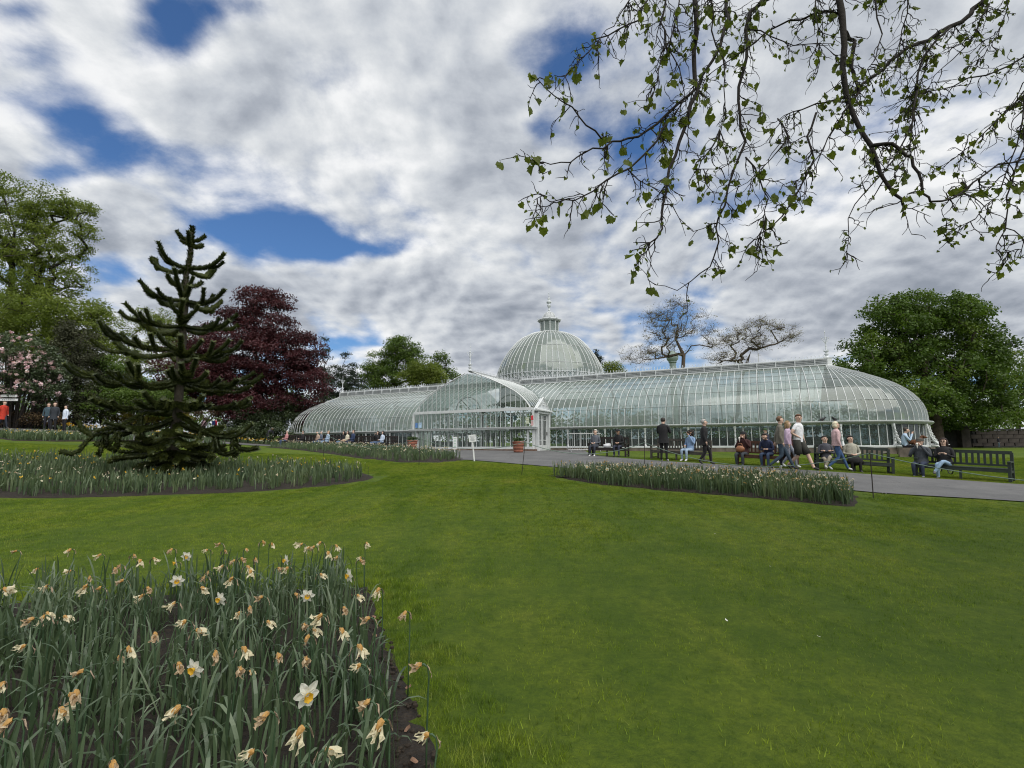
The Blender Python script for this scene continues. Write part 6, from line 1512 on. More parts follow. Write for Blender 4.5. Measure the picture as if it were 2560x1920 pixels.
    for z_, a_, b_ in zip(zs, wx, wy):
        c = P_ + up * z_ if not (sit and z_ < 0) else P_ + np.array([0, z_ * .6, z_ * .3])
        for j in range(n): t = 2 * math.pi * j / n; VV.append(c + np.array([math.cos(t) * a_ * wide, 0, 0]) + (-fw) * math.sin(t) * b_ * wide)
    mb.add(VV, [(q * n + j, q * n + (j + 1) % n, (q + 1) * n + (j + 1) % n, (q + 1) * n + j) for q in range(len(zs) - 1) for j in range(n)])
    mb.build('jacket' if sleeve else 'shirt', clothmat(top), o, True)
    if shorts or skirt:
        mb = MB()
        if shorts:
            for s in (-1, 1):
                i0 = 8 + 5 * 2 + (0 if s < 0 else 6); a, b, c = V[i0], V[i0 + 1], V[i0 + 2]; mb.tube([a + (0, 0, .05), b, b * .12 + c * .88], [.115, .112, .118], 9)
            mb.build('shorts', clothmat(bot), o, True)
        else:
            i0 = 8 + 10; c = V[i0 + 2]; mb.tube([P_ + (0, 0, .03), P_ * .5 + np.array([0, c[1], c[2]]) * .5, (0, c[1] - .03, c[2] - .10)], [.19, .21, .235], 12, flat=.55); mb.build('skirt', clothmat(bot), o, True)
    hc = V[T6]; yaw = look
    def hm(p): a, b = math.cos(yaw), math.sin(yaw); p = np.asarray(p, float); return np.stack([p[:, 0] * a - p[:, 1] * b, p[:, 0] * b + p[:, 1] * a, p[:, 2]], -1) + hc
    if style != 'bald':
        mb = MB(); mb.ball((0, .024, .032), (.103, .106, .100), n=14, k=9); f = mb.V[0]
        f[:, 1] = np.where((f[:, 2] < .058) & (f[:, 1] < -.02), f[:, 1] * .2 + .02, f[:, 1])
        if style == 'long': mb.ball((0, .065, -.09), (.108, .070, .16), n=10, k=6); mb.ball((-.092, .01, -.06), (.032, .06, .13), n=8, k=5); mb.ball((.092, .01, -.06), (.032, .06, .13), n=8, k=5)
        if style == 'bob': mb.ball((0, .045, -.035), (.120, .090, .090), n=10, k=6)
        if style == 'curly':
            for q in range(16): a = q * 2.4; mb.ball((.10 * math.cos(a), .03 + .075 * math.sin(a), .06 - .011 * q), (.06, .055, .055), n=6, k=4)
        mb.V = [hm(v) for v in mb.V]; mb.build('hair', hairmat(hair), o, True)
    if hat:
        mb = MB(); mb.lathe([(.105, .02), (.108, .05), (.095, .10), (.05, .125), (.002, .13)], 12); mb.add([(-.075, -.07, .035), (.075, -.07, .035), (.055, -.18, .02), (-.055, -.18, .02), (-.075, -.07, .05), (.075, -.07, .05), (.055, -.18, .032), (-.055, -.18, .032)], [(0, 1, 2, 3), (4, 7, 6, 5), (0, 3, 7, 4), (1, 5, 6, 2), (3, 2, 6, 7)])
        mb.V = [hm(v) for v in mb.V]; mb.build('cap', clothmat(hat), o, True)
    if detail:
        mb = MB(); mb.ball((0, -.100, -.012), (.013, .020, .020), n=6, k=4)
        for s in (-1, 1): mb.ball((s * .088, .005, -.005), (.014, .022, .032), n=6, k=4)
        mb.ball((0, -.075, -.078), (.032, .028, .022), n=6, k=4); mb.V = [hm(v) for v in mb.V]; mb.build('face', skinmat(skin), o, True)
        mb = MB()
        for s in (-1, 1): mb.ball((s * .032, -.086, .016), (.013, .008, .008), n=6, k=3); mb.box((s * .032, -.086, .036), (.034, .010, .007))
        mb.box((0, -.097, -.052), (.042, .012, .008)); mb.V = [hm(v) for v in mb.V]; mb.build('eyes', mat('dark features', (.05, .03, .03), .6), o)
        mb = MB()
        for hd, dh, s in hands:
            side = np.cross(dh, (0, 0, 1.0)); 
            if np.linalg.norm(side) < .1: side = np.array([0, 1.0, 0])
            side /= np.linalg.norm(side); pal = np.cross(side, dh)
            for q in range(4): b = hd + side * (.018 * (q - 1.5)); L = (.062, .072, .068, .052)[q]; mb.tube([b, b + dh * L * .5 - pal * .004, b + dh * L * .9 - pal * .022], [.010, .009, .007], 5)
            b = hd - dh * .03 + side * .03 * s; mb.tube([b, b + side * .02 * s + dh * .03, b + side * .022 * s + dh * .058 - pal * .01], [.011, .010, .008], 5)
        mb.build('fingers', skinmat(skin), o, True)
    return o
def face_to(u_dx): return u_dx
S = lambda *a: tuple(a)
NVZ = -BTH     # rotation that faces people the way the wing faces
def st(u, v): p = G(u, v); return (p.x, p.y, p.z + .02)
# -- right hand benches
def sitter(label, bs, u, **kw):
    loc, rz = bs(u); o = person(label, (loc[0], loc[1], loc[2] + .0), rz + kw.pop('turn', 0), 'sit', **kw); return o
sitter('white haired person in grey coat sitting on the bench nearest the door', b1, 1489, top=(.10,.11,.13), bot=(.03,.035,.05), hair=(.55,.52,.48), shoe=(.7,.7,.7), arms='lap', nod=.15, look=-.4)
sitter('person in black hooded jacket and cap hunched on the bench nearest the door', b1, 1549, top=(.018,.018,.02), bot=(.03,.035,.06), hair=(.02,.02,.02), hat=(.02,.02,.02), arms='lap', nod=.35, lean=.12, skin=SK2)
person('person standing with back turned in long dark coat, looking down at a phone', st(1661, 1155), 2.5, 'stand', top=(.022,.020,.024), bot=(.012,.012,.014), hair=(.03,.025,.02), shoe=(.6,.6,.6), arms='phone', coat=.16, wide=1.13, nod=.35, H=1.76)
sitter('woman with dark curly hair in pale blue denim eating on the bench', b2, 1728, top=(.20,.30,.46), bot=(.32,.42,.55), hair=(.02,.014,.010), shoe=(.75,.75,.75), arms=('lap', 'eat'), style='curly', nod=.2, look=.5, skin=SK2)
person('grey haired person in black patterned jacket walking to the right', st(1763, 1164), 1.25, 'walk', top=(.022,.022,.022), bot=(.010,.010,.012), hair=(.42,.40,.38), shoe=(.03,.03,.03), coat=.12, wide=1.1, H=1.66, arms='hang', stride=.22, style='short')
sitter('woman in maroon coat and black beret with a tan handbag on her lap', b3, 1862, top=(.050,.018,.018), bot=(.045,.055,.065), hair=(.02,.015,.012), hat=(.02,.018,.018), style='long', arms='eat', nod=.15, wide=1.12)
sitter('person in navy top bending over their knees on the brown bench', b3, 1925, top=(.028,.038,.085), bot=(.045,.07,.13), arms='lap', lean=.45, nod=.3, hair=(.05,.04,.03))
sitter('woman in dark brown with auburn hair seated behind the white shirted man', b3, 1975, top=(.05,.02,.018), bot=(.02,.02,.035), hair=(.09,.03,.018), style='long', shoe=(.75,.75,.75), arms='lap', cross=True)
person('man in grey brown jacket and jeans striding past the brown bench', st(1955, 1177), 1.15, 'walk', top=(.17,.155,.125), bot=(.04,.065,.095), hair=(.16,.09,.05), shoe=(.03,.03,.03), H=1.76, arms=('hang', 'back'), stride=.36, coat=.03)
person('young woman in lilac top and grey trousers half hidden behind the striding man', st(1974, 1172), .9, 'walk', top=(.55,.42,.55), bot=(.25,.27,.33), hair=(.30,.20,.10), shoe=(.75,.75,.75), H=1.62, style='long', stride=.22)
person('man in white T-shirt and dark shorts striding towards the left', st(2002, 1178), .55, 'walk', top=(.78,.79,.82), bot=(.035,.035,.030), hair=(.12,.06,.03), shoe=(.02,.02,.02), H=1.84, sleeve=False, shorts=True, arms=('hip', 'hang'), look=-.8, stride=.36)
sitter('man in dark grey sweater and beige trousers with crossed arms', b4, 2069, top=(.065,.068,.085), bot=(.36,.32,.25), hair=(.03,.022,.018), shoe=(.6,.62,.65), arms='cross', cross=True, look=.2)
person('blonde woman in pale pink jumper and jeans walking to the right', st(2096, 1179), 1.3, 'walk', top=(.60,.42,.43), bot=(.05,.10,.22), hair=(.72,.66,.48), shoe=(.55,.55,.58), H=1.66, style='bob', stride=.34, wide=1.12)
sitter('woman with black bob in pale khaki jacket and black skirt', b4, 2134, top=(.36,.35,.29), bot=(.012,.012,.014), hair=(.012,.010,.010), style='bob', arms='lap', skirt='long', look=.3)
sitter('man in flat cap and grey fleece eating, on the bench nearest the right edge', b5, 2307, top=(.060,.068,.080), bot=(.03,.04,.075), hair=(.12,.11,.10), hat=(.08,.075,.065), shoe=(.25,.26,.28), arms='eat', wide=1.2, nod=.1)
hh = sitter('woman with long dark hair and sunglasses in black jacket and pale jeans', b5, 2368, top=(.020,.016,.016), bot=(.26,.38,.52), hair=(.03,.015,.012), style='long', arms='phone', cross=True, shoe=(.1,.1,.1), wide=1.05)
# sunglasses (part of her look)
# -- by the plinth behind
pp = bw(13.0, HW + .55); pz = gz1(pp.x, pp.y)
def column_at(u, t): p = bw(on_t(u, t), t); return gp(p.x, p.y)
p = column_at(2262, 5.9); o = person('man in pale blue shirt sitting on the grass edge hugging a brown dog', (p.x, p.y, p.z - .02), 1.0, 'sit', top=(.40,.52,.66), bot=(.015,.015,.018), hair=(.05,.035,.025), arms='eat', lean=.15, nod=.2, H=1.8)
mb = MB(); mb.box((0, 0, .23), (.55, .45, .44)); tag(mb.build('stone_ledge', M_STONE2, loc=(p.x, p.y, p.z - .03), rz=1.0), 'low stone ledge that the man with the dog sits on', 'ledge')
dogp = Vector((p.x, p.y, p.z)) + Vector((.36 * math.sin(1.0) + .12, -.36 * math.cos(1.0), 0))
dog = thing('dog', 'small reddish brown dog held on the lap of the man in pale blue', 'dog', (dogp.x, dogp.y, p.z + .60), 1.5)
M_DOG = mat('brown dog coat', (.11, .045, .02), .9, .3, 25, .5, 80); mb = MB()
mb.tube([(0, .30, .02), (0, .18, .08), (0, .0, .10), (0, -.16, .14), (0, -.26, .26), (0, -.33, .32), (0, -.42, .30), (0, -.49, .28)], [.05, .09, .105, .11, .075, .07, .045, .025], 9)
for x in (-.07, .07):
    mb.tube([(x, -.14, .10), (x, -.17, -.06), (x, -.20, -.18)], [.045, .03, .028], 6); mb.tube([(x, .17, .06), (x * 1.2, .10, -.04), (x * 1.2, .20, -.10), (x * 1.2, .12, -.18)], [.06, .045, .028, .025], 6)
dog_b = mb.build('body', M_DOG, dog, True); mb = MB()
for x in (-.06, .06): mb.tube([(x, -.31, .37), (x * 1.6, -.30, .33), (x * 1.7, -.30, .24)], [.03, .035, .015], 5)
mb.build('ears', M_DOG, dog, True); mb = MB(); mb.ball((0, -.505, .285), .018, n=6, k=4); mb.build('nose', mat('dark features', (.05, .03, .03), .6), dog)
mb = MB(); mb.tube([(0, .28, .06), (0, .38, .14), (0, .42, .24)], [.03, .022, .01], 5); mb.build('tail', M_DOG, dog, True)
p = column_at(1919, 5.3); person('person in green cap seen between the bench sitters, close to the glasshouse', (p.x, p.y, p.z), .3, 'sit', top=(.03,.035,.06), bot=(.02,.02,.03), hat=(.05,.09,.04), H=1.7)
mb = MB(); mb.box((0, 0, .2), (.5, .4, .44)); tag(mb.build('stone_ledge', M_STONE2, loc=(p.x, p.y, p.z), rz=.3), 'low stone ledge under the person in the green cap', 'ledge')
# -- left, by the shrubs
def far_p(label, u, D, rz, **kw): p = ud(u, D); return person(label, (p.x, p.y, p.z + .02), rz, kw.pop('pose', 'walk'), detail=False, **kw)
far_p('person in long red coat at the left edge of the photo', 6, 31, 1.4, top=(.50,.045,.025), bot=(.02,.025,.04), coat=.30, hair=(.10,.06,.04), H=1.72, wide=1.1)
far_p('person with long dark hair in teal jacket, first of the three on the left path', 119, 31.5, .6, top=(.05,.085,.11), bot=(.02,.02,.025), hair=(.03,.02,.02), style='long', pose='stand')
far_p('tall person in black coat in the middle of the three on the left path', 135, 31, .3, top=(.03,.036,.045), bot=(.02,.02,.022), hair=(.05,.03,.02), style='long', H=1.82, pose='stand', coat=.18)
far_p('person in white jacket, last of the three on the left path', 163, 31, -.5, top=(.62,.68,.80), bot=(.015,.015,.02), hair=(.03,.02,.02), H=1.68, wide=1.12, pose='stand', coat=.05)
far_p('small child in pale yellow glimpsed behind the monkey puzzle', 483, 50, 0, top=(.60,.52,.25), bot=(.3,.25,.2), H=1.25, pose='stand')
far_p('person in pink top glimpsed behind the monkey puzzle', 511, 52, .5, top=(.55,.35,.42), bot=(.05,.05,.07), H=1.65, pose='stand', hair=(.2,.12,.06))
rp = far_p('person in bright red jacket with blue backpack, under the copper beech', 540, 53, 2.6, top=(.62,.03,.06), bot=(.03,.05,.12), H=1.72, pose='stand', hair=(.05,.03,.02), wide=1.1)
mb = MB(); mb.box((0, .20, 1.22), (.30, .20, .42)); mb.box((0, .32, 1.12), (.22, .06, .2)); mb.build('backpack', clothmat((.03, .06, .22)), rp)
far_p('stooping person in grey beside the dark hedge', 675, 43, 1.0, top=(.14,.13,.18), bot=(.08,.09,.12), hair=(.5,.5,.5), pose='bend')
# -- seated along the left wing
for i, (u, lab, kw) in enumerate((
    (714, 'white haired person in pink shirt on the far left bench', dict(top=(.50,.24,.24), bot=(.05,.08,.15), hair=(.65,.63,.6))),
    (751, 'person in black with dark trousers on the second bench from the far left', dict(top=(.018,.018,.02), bot=(.05,.05,.05), hair=(.02,.02,.02))),
    (788, 'balding person in beige shirt leaning forward on the middle left bench', dict(top=(.45,.34,.26), bot=(.05,.09,.17), style='bald', lean=.25)),
    (800, 'grey haired person in slate top on the middle left bench', dict(top=(.10,.12,.16), bot=(.12,.2,.32), hair=(.4,.4,.4))),
    (817, 'person in light denim shirt and jeans on the middle left bench', dict(top=(.32,.42,.55), bot=(.22,.32,.46), hair=(.35,.25,.15))),
    (856, 'dark haired woman in black top beside the woman in cream', dict(top=(.02,.018,.02), bot=(.12,.18,.28), hair=(.02,.015,.012), style='long')),
    (866, 'woman in cream jacket between the dark haired woman and the man in navy', dict(top=(.62,.58,.45), bot=(.40,.28,.2), hair=(.03,.02,.015), style='long', cross=True)),
    (880, 'taller man in navy jacket on the left row of benches', dict(top=(.028,.045,.10), bot=(.03,.035,.06), hair=(.02,.015,.012), H=1.85)),
    (935, 'dark haired woman in black cardigan on the bench nearest the porch', dict(top=(.02,.02,.022), bot=(.12,.18,.30), hair=(.02,.014,.012), style='long', arms='eat')),
    (954, 'long haired woman in pale blue top on the bench nearest the porch', dict(top=(.50,.58,.70), bot=(.06,.1,.18), hair=(.012,.010,.010), style='long')))):
    bs = LB[0 if u < 740 else 1 if u < 783 else 2 if u < 838 else 3 if u < 890 else 5]; sitter(lab, bs, u, detail=False, arms=kw.pop('arms', 'lap'), turn=-.25, **kw)
p = ud(2487, 47); person('small far off person standing before the stone wall on the right', p, .3, 'stand', top=(.02,.02,.025), bot=(.12,.16,.2), H=1.05, detail=False)
q = bw(PS + .3, 4.9, .05); person('visitor in grey inside the glazed porch, seen through the panes', q, .8, 'stand', top=(.12,.12,.11), bot=(.05,.045,.04), hair=(.4,.38,.36), detail=False)
q = bw(2.2, 3.9, .05); person('visitor in black just inside the wing beside the metal barrier', q, .5, 'stand', top=(.02,.02,.025), bot=(.02,.02,.025), detail=False)
# turn skeletons into single continuous bodies
bpy.context.view_layer.update(); dg = bpy.context.evaluated_depsgraph_get(); done = []
for o, V, E, reg, Rr, M_ in PEOPLE:
    me = bpy.data.meshes.new_from_object(o.evaluated_get(dg)); done.append(me)
for (o, V, E, reg, Rr, M_), me in zip(PEOPLE, done):
    me.materials.clear(); names = ['top', 'bot', 'skin', 'shoe']
    for nm in names: me.materials.append(M_[nm])
    n = len(me.polygons); C = np.zeros(n * 3, np.float32); me.polygons.foreach_get('center', C); C = C.reshape(-1, 3)
    A = np.array([V[a] for a, b in E]); B = np.array([V[b] for a, b in E]); D_ = B - A; t = np.clip(((C[:, None] - A) * D_).sum(-1) / (D_ ** 2).sum(-1), 0, 1); pt = A + t[..., None] * D_
    ra = np.array([Rr[a] for a, b in E]); rb = np.array([Rr[b] for a, b in E]); dist = np.linalg.norm(C[:, None] - pt, axis=-1) - (ra + (rb - ra) * t); k = dist.argmin(1)
    me.polygons.foreach_set('material_index', np.array([names.index(reg[i]) for i in k], np.int32)); me.polygons.foreach_set('use_smooth', [True] * n); me.update()
    me.name = 'person'; o.modifiers.clear(); o.data = me
mb = MB()
for s in (-1, 1): mb.box((s * .034, -.094, .018), (.052, .012, .032))
hv = [x for x in PEOPLE if x[0] is hh][0]; c_ = hv[1][6]; mb.V = [v + c_ for v in mb.V]; mb.build('sunglasses', mat('black lens', (.008, .008, .01), .15), hh)
# things held or put down
def small(name, label, cat, loc, mb, m, rz=0): return tag(mb.build(name, m, loc=loc, rz=rz, smooth=True), label, cat)
(l1, r1) = b1(1519); mb = MB(); mb.box((0, 0, .09), (.34, .14, .16)); mb.box((.05, 0, .19), (.2, .1, .06)); small('carrier_bag', 'white carrier bag lying on the bench between the two sitters', 'bag', (l1[0], l1[1], l1[2] + .44), mb, mat('white plastic', (.75, .77, .8), .5), r1 + .2)
(l1, r1) = b3(1862); mb = MB(); mb.ball((0, 0, .12), (.17, .09, .13), n=10, k=6); mb.tube([(-.1, 0, .2), (-.06, 0, .32), (.06, 0, .32), (.1, 0, .2)], .012, 5); small('handbag', 'tan leather handbag on the lap of the woman in maroon', 'handbag', (l1[0] - .30 * math.sin(-r1) * 0 + .32 * math.sin(r1), l1[1] - .32 * math.cos(r1), l1[2] + .56), mb, mat('tan leather', (.32, .14, .07), .5, .2, 12), r1)
for u, bs, h_ in ((1855, b3, 1.06), (2303, b5, 1.12)):
    (l1, r1) = bs(u + 6); mb = MB(); mb.lathe([(.004, -.12), (.028, 0), (.03, .01)], 8); mb.ball((0, 0, .03), .035, n=8, k=5); small('ice_cream', 'small white ice cream cone held by the %s' % ('woman in maroon' if u < 2000 else 'man in the flat cap'), 'ice cream', (l1[0] + .30 * math.sin(r1), l1[1] - .30 * math.cos(r1), l1[2] + h_), mb, mat('ice cream white', (.8, .78, .72), .6))
# pigeons on the gutter
for u, lab, rz in ((2063, 'black bird perched on the gutter, left one of two', 1.4), (2093, 'black bird perched on the gutter, right one of two', -1.2)):
    s_ = on_t(u, HW + .12); p = bw(s_, HW + .1, HG + .09); t = thing('pigeon', lab, 'bird', p, rz, 'birds perched on the gutter'); mb = MB(); MBD = mat('black feathers', (.02, .02, .024), .6)
    mb.tube([(0, .20, .04), (0, .12, .06), (0, .03, .09), (0, -.06, .12), (0, -.11, .17), (0, -.14, .20), (0, -.175, .195), (0, -.20, .19)], [.012, .04, .065, .06, .036, .034, .016, .005], 8); mb.build('body', MBD, t, True)
    mb = MB(); mb.tube([(.02, 0, .05), (.02, 0, 0)], .008, 4); mb.tube([(-.02, 0, .05), (-.02, 0, 0)], .008, 4); mb.build('legs', mat('bird leg', (.2, .06, .05), .6), t)
# crowd barrier by the wing
A = G(1420, 1130); B = G(1506, 1129.5); d = B - A; L = math.hypot(d.x, d.y); t = thing('crowd_barrier', 'grey metal crowd barrier standing against the right wing beside the door', 'barrier', (A + B) / 2, math.atan2(d.y, d.x)); M_GALV = mat('galvanised steel', (.42, .43, .44), .4, .15, 5, metal=.5)
mb = MB(); mb.tube([(-L / 2, 0, .12), (-L / 2, 0, .98), (-L / 2 + .10, 0, 1.08), (L / 2 - .10, 0, 1.08), (L / 2, 0, .98), (L / 2, 0, .12), (-L / 2, 0, .12)], .022, 6, caps=False); mb.build('frame', M_GALV, t)
rm = MB(); rm.box((0, 0, .6), (.016, .016, .94)); rme = rm.mesh('bar', M_GALV)
for x in np.linspace(-L / 2, L / 2, 16)[1:-1]: mkobj('bar', rme, t, (x, 0, 0))
for x in (-L / 2 + .15, L / 2 - .15): mb = MB(); mb.tube([(x, -.30, 0), (x, -.05, .13), (x, .05, .13), (x, .30, 0)], .018, 5); mb.build('foot', M_GALV, t)
# planters
M_TC = mat('terracotta', (.26, .10, .065), .85, .3, 4, .4, 25); M_PL = leafmat('planter leaves', (.03, .055, .02), (.06, .10, .035), .2, .5, (.09, .13, .06), big=3)
for (x_, lab) in ((G(1296, 1132), 'banded terracotta planter before the right end of the porch'), (ud(1032, 31.2), 'banded terracotta planter before the left end of the porch')):
    t = thing('planter', lab, 'planter', x_, .4, 'terracotta planters by the porch'); mb = MB()
    for q in range(3): mb.lathe([(.235 + q * .022, .02 + q * .175), (.27 + q * .022, .05 + q * .175), (.275 + q * .022, .15 + q * .175), (.24 + q * .022, .19 + q * .175)], 16)
    mb.lathe([(.30, .54), (.345, .56), (.345, .62), (.29, .63), (.27, .56)], 16); mb.build('pot', M_TC, t, True); mb = MB(); mb.lathe([(.0, .57), (.29, .57)], 14); mb.build('soil', M_SOIL, t)
    r = np.random.default_rng(9); pts = np.stack([r.normal(0, .14, 34), r.normal(0, .14, 34), .66 + r.random(34) * .16], -1); V, a = leaf_cloud(pts, 16, .1, .09, 9, .8); tag(mkobj('foliage', quads_mesh('foliage', V, M_PL, attr=a), t), kind='stuff')
# signs
M_SW = mat('white sign board', (.70, .71, .72), .5, .06, 4); M_INK = mat('faded grey print', (.22, .24, .25), .7); M_GRN = mat('faded green print', (.25, .45, .33), .7)
p = G(1186, 1153); t = thing('notice_sign', 'small square white notice on a leaning white post at the lawn corner', 'sign', p, .15); t.rotation_euler.y = -.10
mb = MB(); mb.box((0, 0, .42), (.055, .035, .90)); mb.build('post', M_SW, t); mb = MB(); mb.box((0, -.03, .93), (.29, .02, .29)); mb.build('board', M_SW, t); mb = MB()
for q in range(5): mb.box((0.0 + .01 * (q % 2), -.042, 1.02 - q * .045), (.20 - .03 * (q % 3), .003, .012))
mb.build('print', M_INK, t)
p = G(1137, 1140, .0); t = thing('notice_sign', 'narrow upright white notice with green print behind the flower bed', 'sign', p, .1); mb = MB(); mb.box((0, 0, .30), (.05, .03, .62)); mb.build('post', M_SW, t); mb = MB(); mb.box((0, -.03, .62), (.20, .02, .56)); mb.build('board', M_SW, t); mb = MB()
for q in range(6): mb.box((0, -.042, .82 - q * .075), (.14 - .03 * (q % 2), .003, .022))
mb.build('print', M_GRN, t)
p = ud(14, 31.5); t = thing('finger_sign', 'post with two white boards before the rhododendron at the left edge', 'sign', p, .1); mb = MB(); mb.box((0, 0, 1.2), (.09, .09, 2.5)); mb.build('post', mat('dark iron', (.03, .03, .03), .4, metal=.6), t)
for z, w in ((2.10, .95), (1.85, 1.1)): mb = MB(); mb.box((.1, -.07, z), (w, .03, .15)); b_ = mb.build('board', M_SW, t); mb = MB(); [mb.box((.1 + (i - 3) * .11, -.088, z), (.07, .003, .05)) for i in range(7)]; mb.build('print', M_INK, b_)
for u, v0, c, h_, lab, nm in ((251, 1076, (.62, .65, .66), .50, 'short white marker post in the flower border', 'marker_post'), (299, 1072, (.55, .05, .03), .30, 'small red traffic cone in the flower border', 'traffic_cone')):
    p = ud(u, 32.5); mb = MB()
    if nm == 'traffic_cone': mb.lathe([(.16, 0), (.16, .02), (.11, .03), (.03, h_), (.0, h_)], 12)
    else: mb.box((0, 0, h_ / 2), (.16, .10, h_)); mb.box((0, 0, h_ + .01), (.18, .12, .03))
    tag(mb.build(nm, mat('paint ' + nm, c, .6, .2, 5), loc=p), lab, 'cone' if 'cone' in nm else 'post')
# rope line on thin iron rods along the lawn edge
M_ROD = mat('rusty iron rod', (.035, .028, .025), .8); M_ROPE = mat('green grey rope', (.17, .23, .20), .8)
tops = []
for i, (u, v) in enumerate(((222, 1042), (430, 1058), (637, 1066), (812, 1084), (1050, 1094), (1313, 1104), (1611, 1105), (2175, 1131))):
    p = G(u, v, 1.02); g = Vector((p.x, p.y, p.z - 1.02)); le = (.12 if i == 5 else .02); mb = MB(); mb.tube([(-le, 0, -.05), (0, 0, 1.0)], .011, 6); mb.tube([(0, 0, .98), (.02, 0, 1.02), (0, 0, 1.045), (-.02, 0, 1.02), (0, 0, .98)], .007, 5)
    lab = ['farthest left, by the curving path', 'behind the monkey puzzle', 'at the dark hedge', 'before the left row of benches', 'behind the middle flower bed', 'leaning, before the porch door', 'behind the left end of the right flower bed', 'at the right end of the right flower bed'][i]
    tag(mb.build('rope_stake', M_ROD, loc=g), 'thin iron rope stake ' + lab, 'stake', 'thin iron stakes carrying the rope'); tops.append(g + Vector((0, 0, 1.0)))
e = gp(13.2, 7.6) + Vector((0, 0, 1.0)); g = gp(13.2, 7.6); mb = MB(); mb.tube([(0, 0, -.05), (0, 0, 1.02)], .011, 6); tag(mb.build('rope_stake', M_ROD, loc=g), 'thin iron rope stake beyond the right edge of the photo', 'stake', 'thin iron stakes carrying the rope'); tops.append(e)
mb = MB()
for k, (a, b) in enumerate(zip(tops[:-1], tops[1:])):
    sag = [.25, .25, .3, .45, .3, .35, .48, .42][k]; mb.tube([tuple(a.lerp(b, t) - Vector((0, 0, sag * 4 * t * (1 - t)))) for t in np.linspace(0, 1, 14)], .010, 5, caps=False)
tag(mb.build('rope', M_ROPE, smooth=True), 'thin green rope sagging from stake to stake along the lawn', 'rope')
# bicycle behind the right hand bench
p = G(2404, 1188); t = thing('bicycle', 'white forked bicycle propped behind the bench at the right', 'bicycle', p + Vector((.1, .75, 0)), 1.15); M_BK = mat('black rubber', (.015, .015, .015), .7); M_BF = mat('black bike paint', (.02, .02, .02), .3); M_BW = mat('white bike paint', (.75, .76, .78), .35); M_CH = mat('chrome', (.6, .6, .6), .25, metal=.9)
for x in (-.50, .50):
    mb = MB(); mb.tube([(x, .30 * math.cos(a), .32 + .30 * math.sin(a)) if 0 else (x + .30 * math.cos(a), 0, .32 + .30 * math.sin(a)) for a in np.linspace(0, 2 * math.pi, 25)], .018, 6, caps=False); w_ = mb.build('wheel', M_BK, t, True); mb = MB()
    for q in range(12): a = q * math.pi / 6; mb.tube([(x, 0, .32), (x + .29 * math.cos(a), 0, .32 + .29 * math.sin(a))], .003, 3, caps=False)
    mb.lathe([(.02, -.04), (.02, .04)], 8, c=(x, 0, .32)); mb.build('spokes', M_CH, w_)
mb = MB(); mb.tube([(-.50, 0, .32), (-.12, 0, .34), (.28, 0, .80), (-.22, 0, .82), (-.12, 0, .34)], .018, 6); mb.tube([(-.22, 0, .82), (-.50, 0, .32)], .012, 5); mb.tube([(-.22, 0, .82), (-.26, 0, .96)], .014, 5); mb.tube([(-.12, 0, .34), (.30, 0, .74)], .02, 6); mb.build('frame', M_BF, t, True)
mb = MB(); mb.tube([(.28, 0, .92), (.33, 0, .72), (.50, 0, .32)], [.018, .024, .016], 6); mb.build('fork', M_BW, t, True); mb = MB(); mb.tube([(.25, -.30, 1.02), (.30, -.10, 1.0), (.29, 0, .98), (.30, .10, 1.0), (.25, .30, 1.02)], .013, 6); mb.tube([(.29, 0, .98), (.28, 0, .90)], .014, 5); mb.build('handlebar', M_CH, t, True); mb = MB(); mb.ball((-.27, 0, .97), (.13, .07, .03), n=8, k=5); mb.build('saddle', M_BK, t, True)
# stone wall and gate pier on the far right
M_WALL = mat('sooty wall stone', (.050, .042, .036), .95, .4, 2, .6, 10); M_WALLD = mat('dark wall stone', (.028, .027, .027), .95, .4, 2, .6, 10)
wt = thing('stone_wall', 'long brown coursed stone wall across the far right of the park', 'wall', ud(2430, 49), 0); w0 = Vector(wt.location); blk = MB(); blk.box((0, 0, 0), (1.02, .35, .40)); bm1 = blk.mesh('stone_block', M_WALL); r = np.random.default_rng(4)
for c in range(4):
    for i in range(34):
        x = i * 1.05 + (c % 2) * .5; o = mkobj('stone_block', bm1, wt, (x, r.normal(0, .012), .22 + c * .42 - .15 * 0)); o.scale = (r.uniform(.9, 1.0), 1, .985)
mb = MB(); mb.box((17.5, 0, 1.76), (36, .5, .12)); mb.build('coping', M_WALLD, wt); mb = MB(); mb.box((17.5, .02, .7), (35.6, .26, 1.9)); mb.build('wall_core', M_WALLD, wt); mb = MB(); mb.box((17.5, -.8, .06), (36, 1.0, .14)); mb.build('kerb', M_WALLD, wt)
p = ud(2345, 49); t = thing('park_gate', 'dark solid boundary panel left of the gate pier', 'gate', p, 0)
for i in range(9): mb = MB(); mb.box((0, 0, .85), (.37, .06, 1.75)); mb.build('gate_board', M_WALLD, t, loc=(-1.2 + i * .385, r.normal(0, .006), 0))
mb = MB(); mb.box((.3, .06, 1.5), (3.6, .06, .1)); mb.box((.3, .06, .4), (3.6, .06, .1)); mb.build('gate_frame', M_WALLD, t)
p = ud(2396, 49); t = thing('gate_pier', 'stone gate pier with a pyramid cap where the wall begins', 'gate pier', p, .1); mb = MB(); mb.box((0, 0, .95), (.95, .95, 2.0)); mb.build('shaft', M_WALL, t); mb = MB(); mb.box((0, 0, 1.99), (1.25, 1.25, .12)); mb.add([(-.6, -.6, 2.05), (.6, -.6, 2.05), (.6, .6, 2.05), (-.6, .6, 2.05), (0, 0, 2.42)], [(0, 1, 4), (1, 2, 4), (2, 3, 4), (3, 0, 4)]); mb.build('cap', M_WALLD, t)
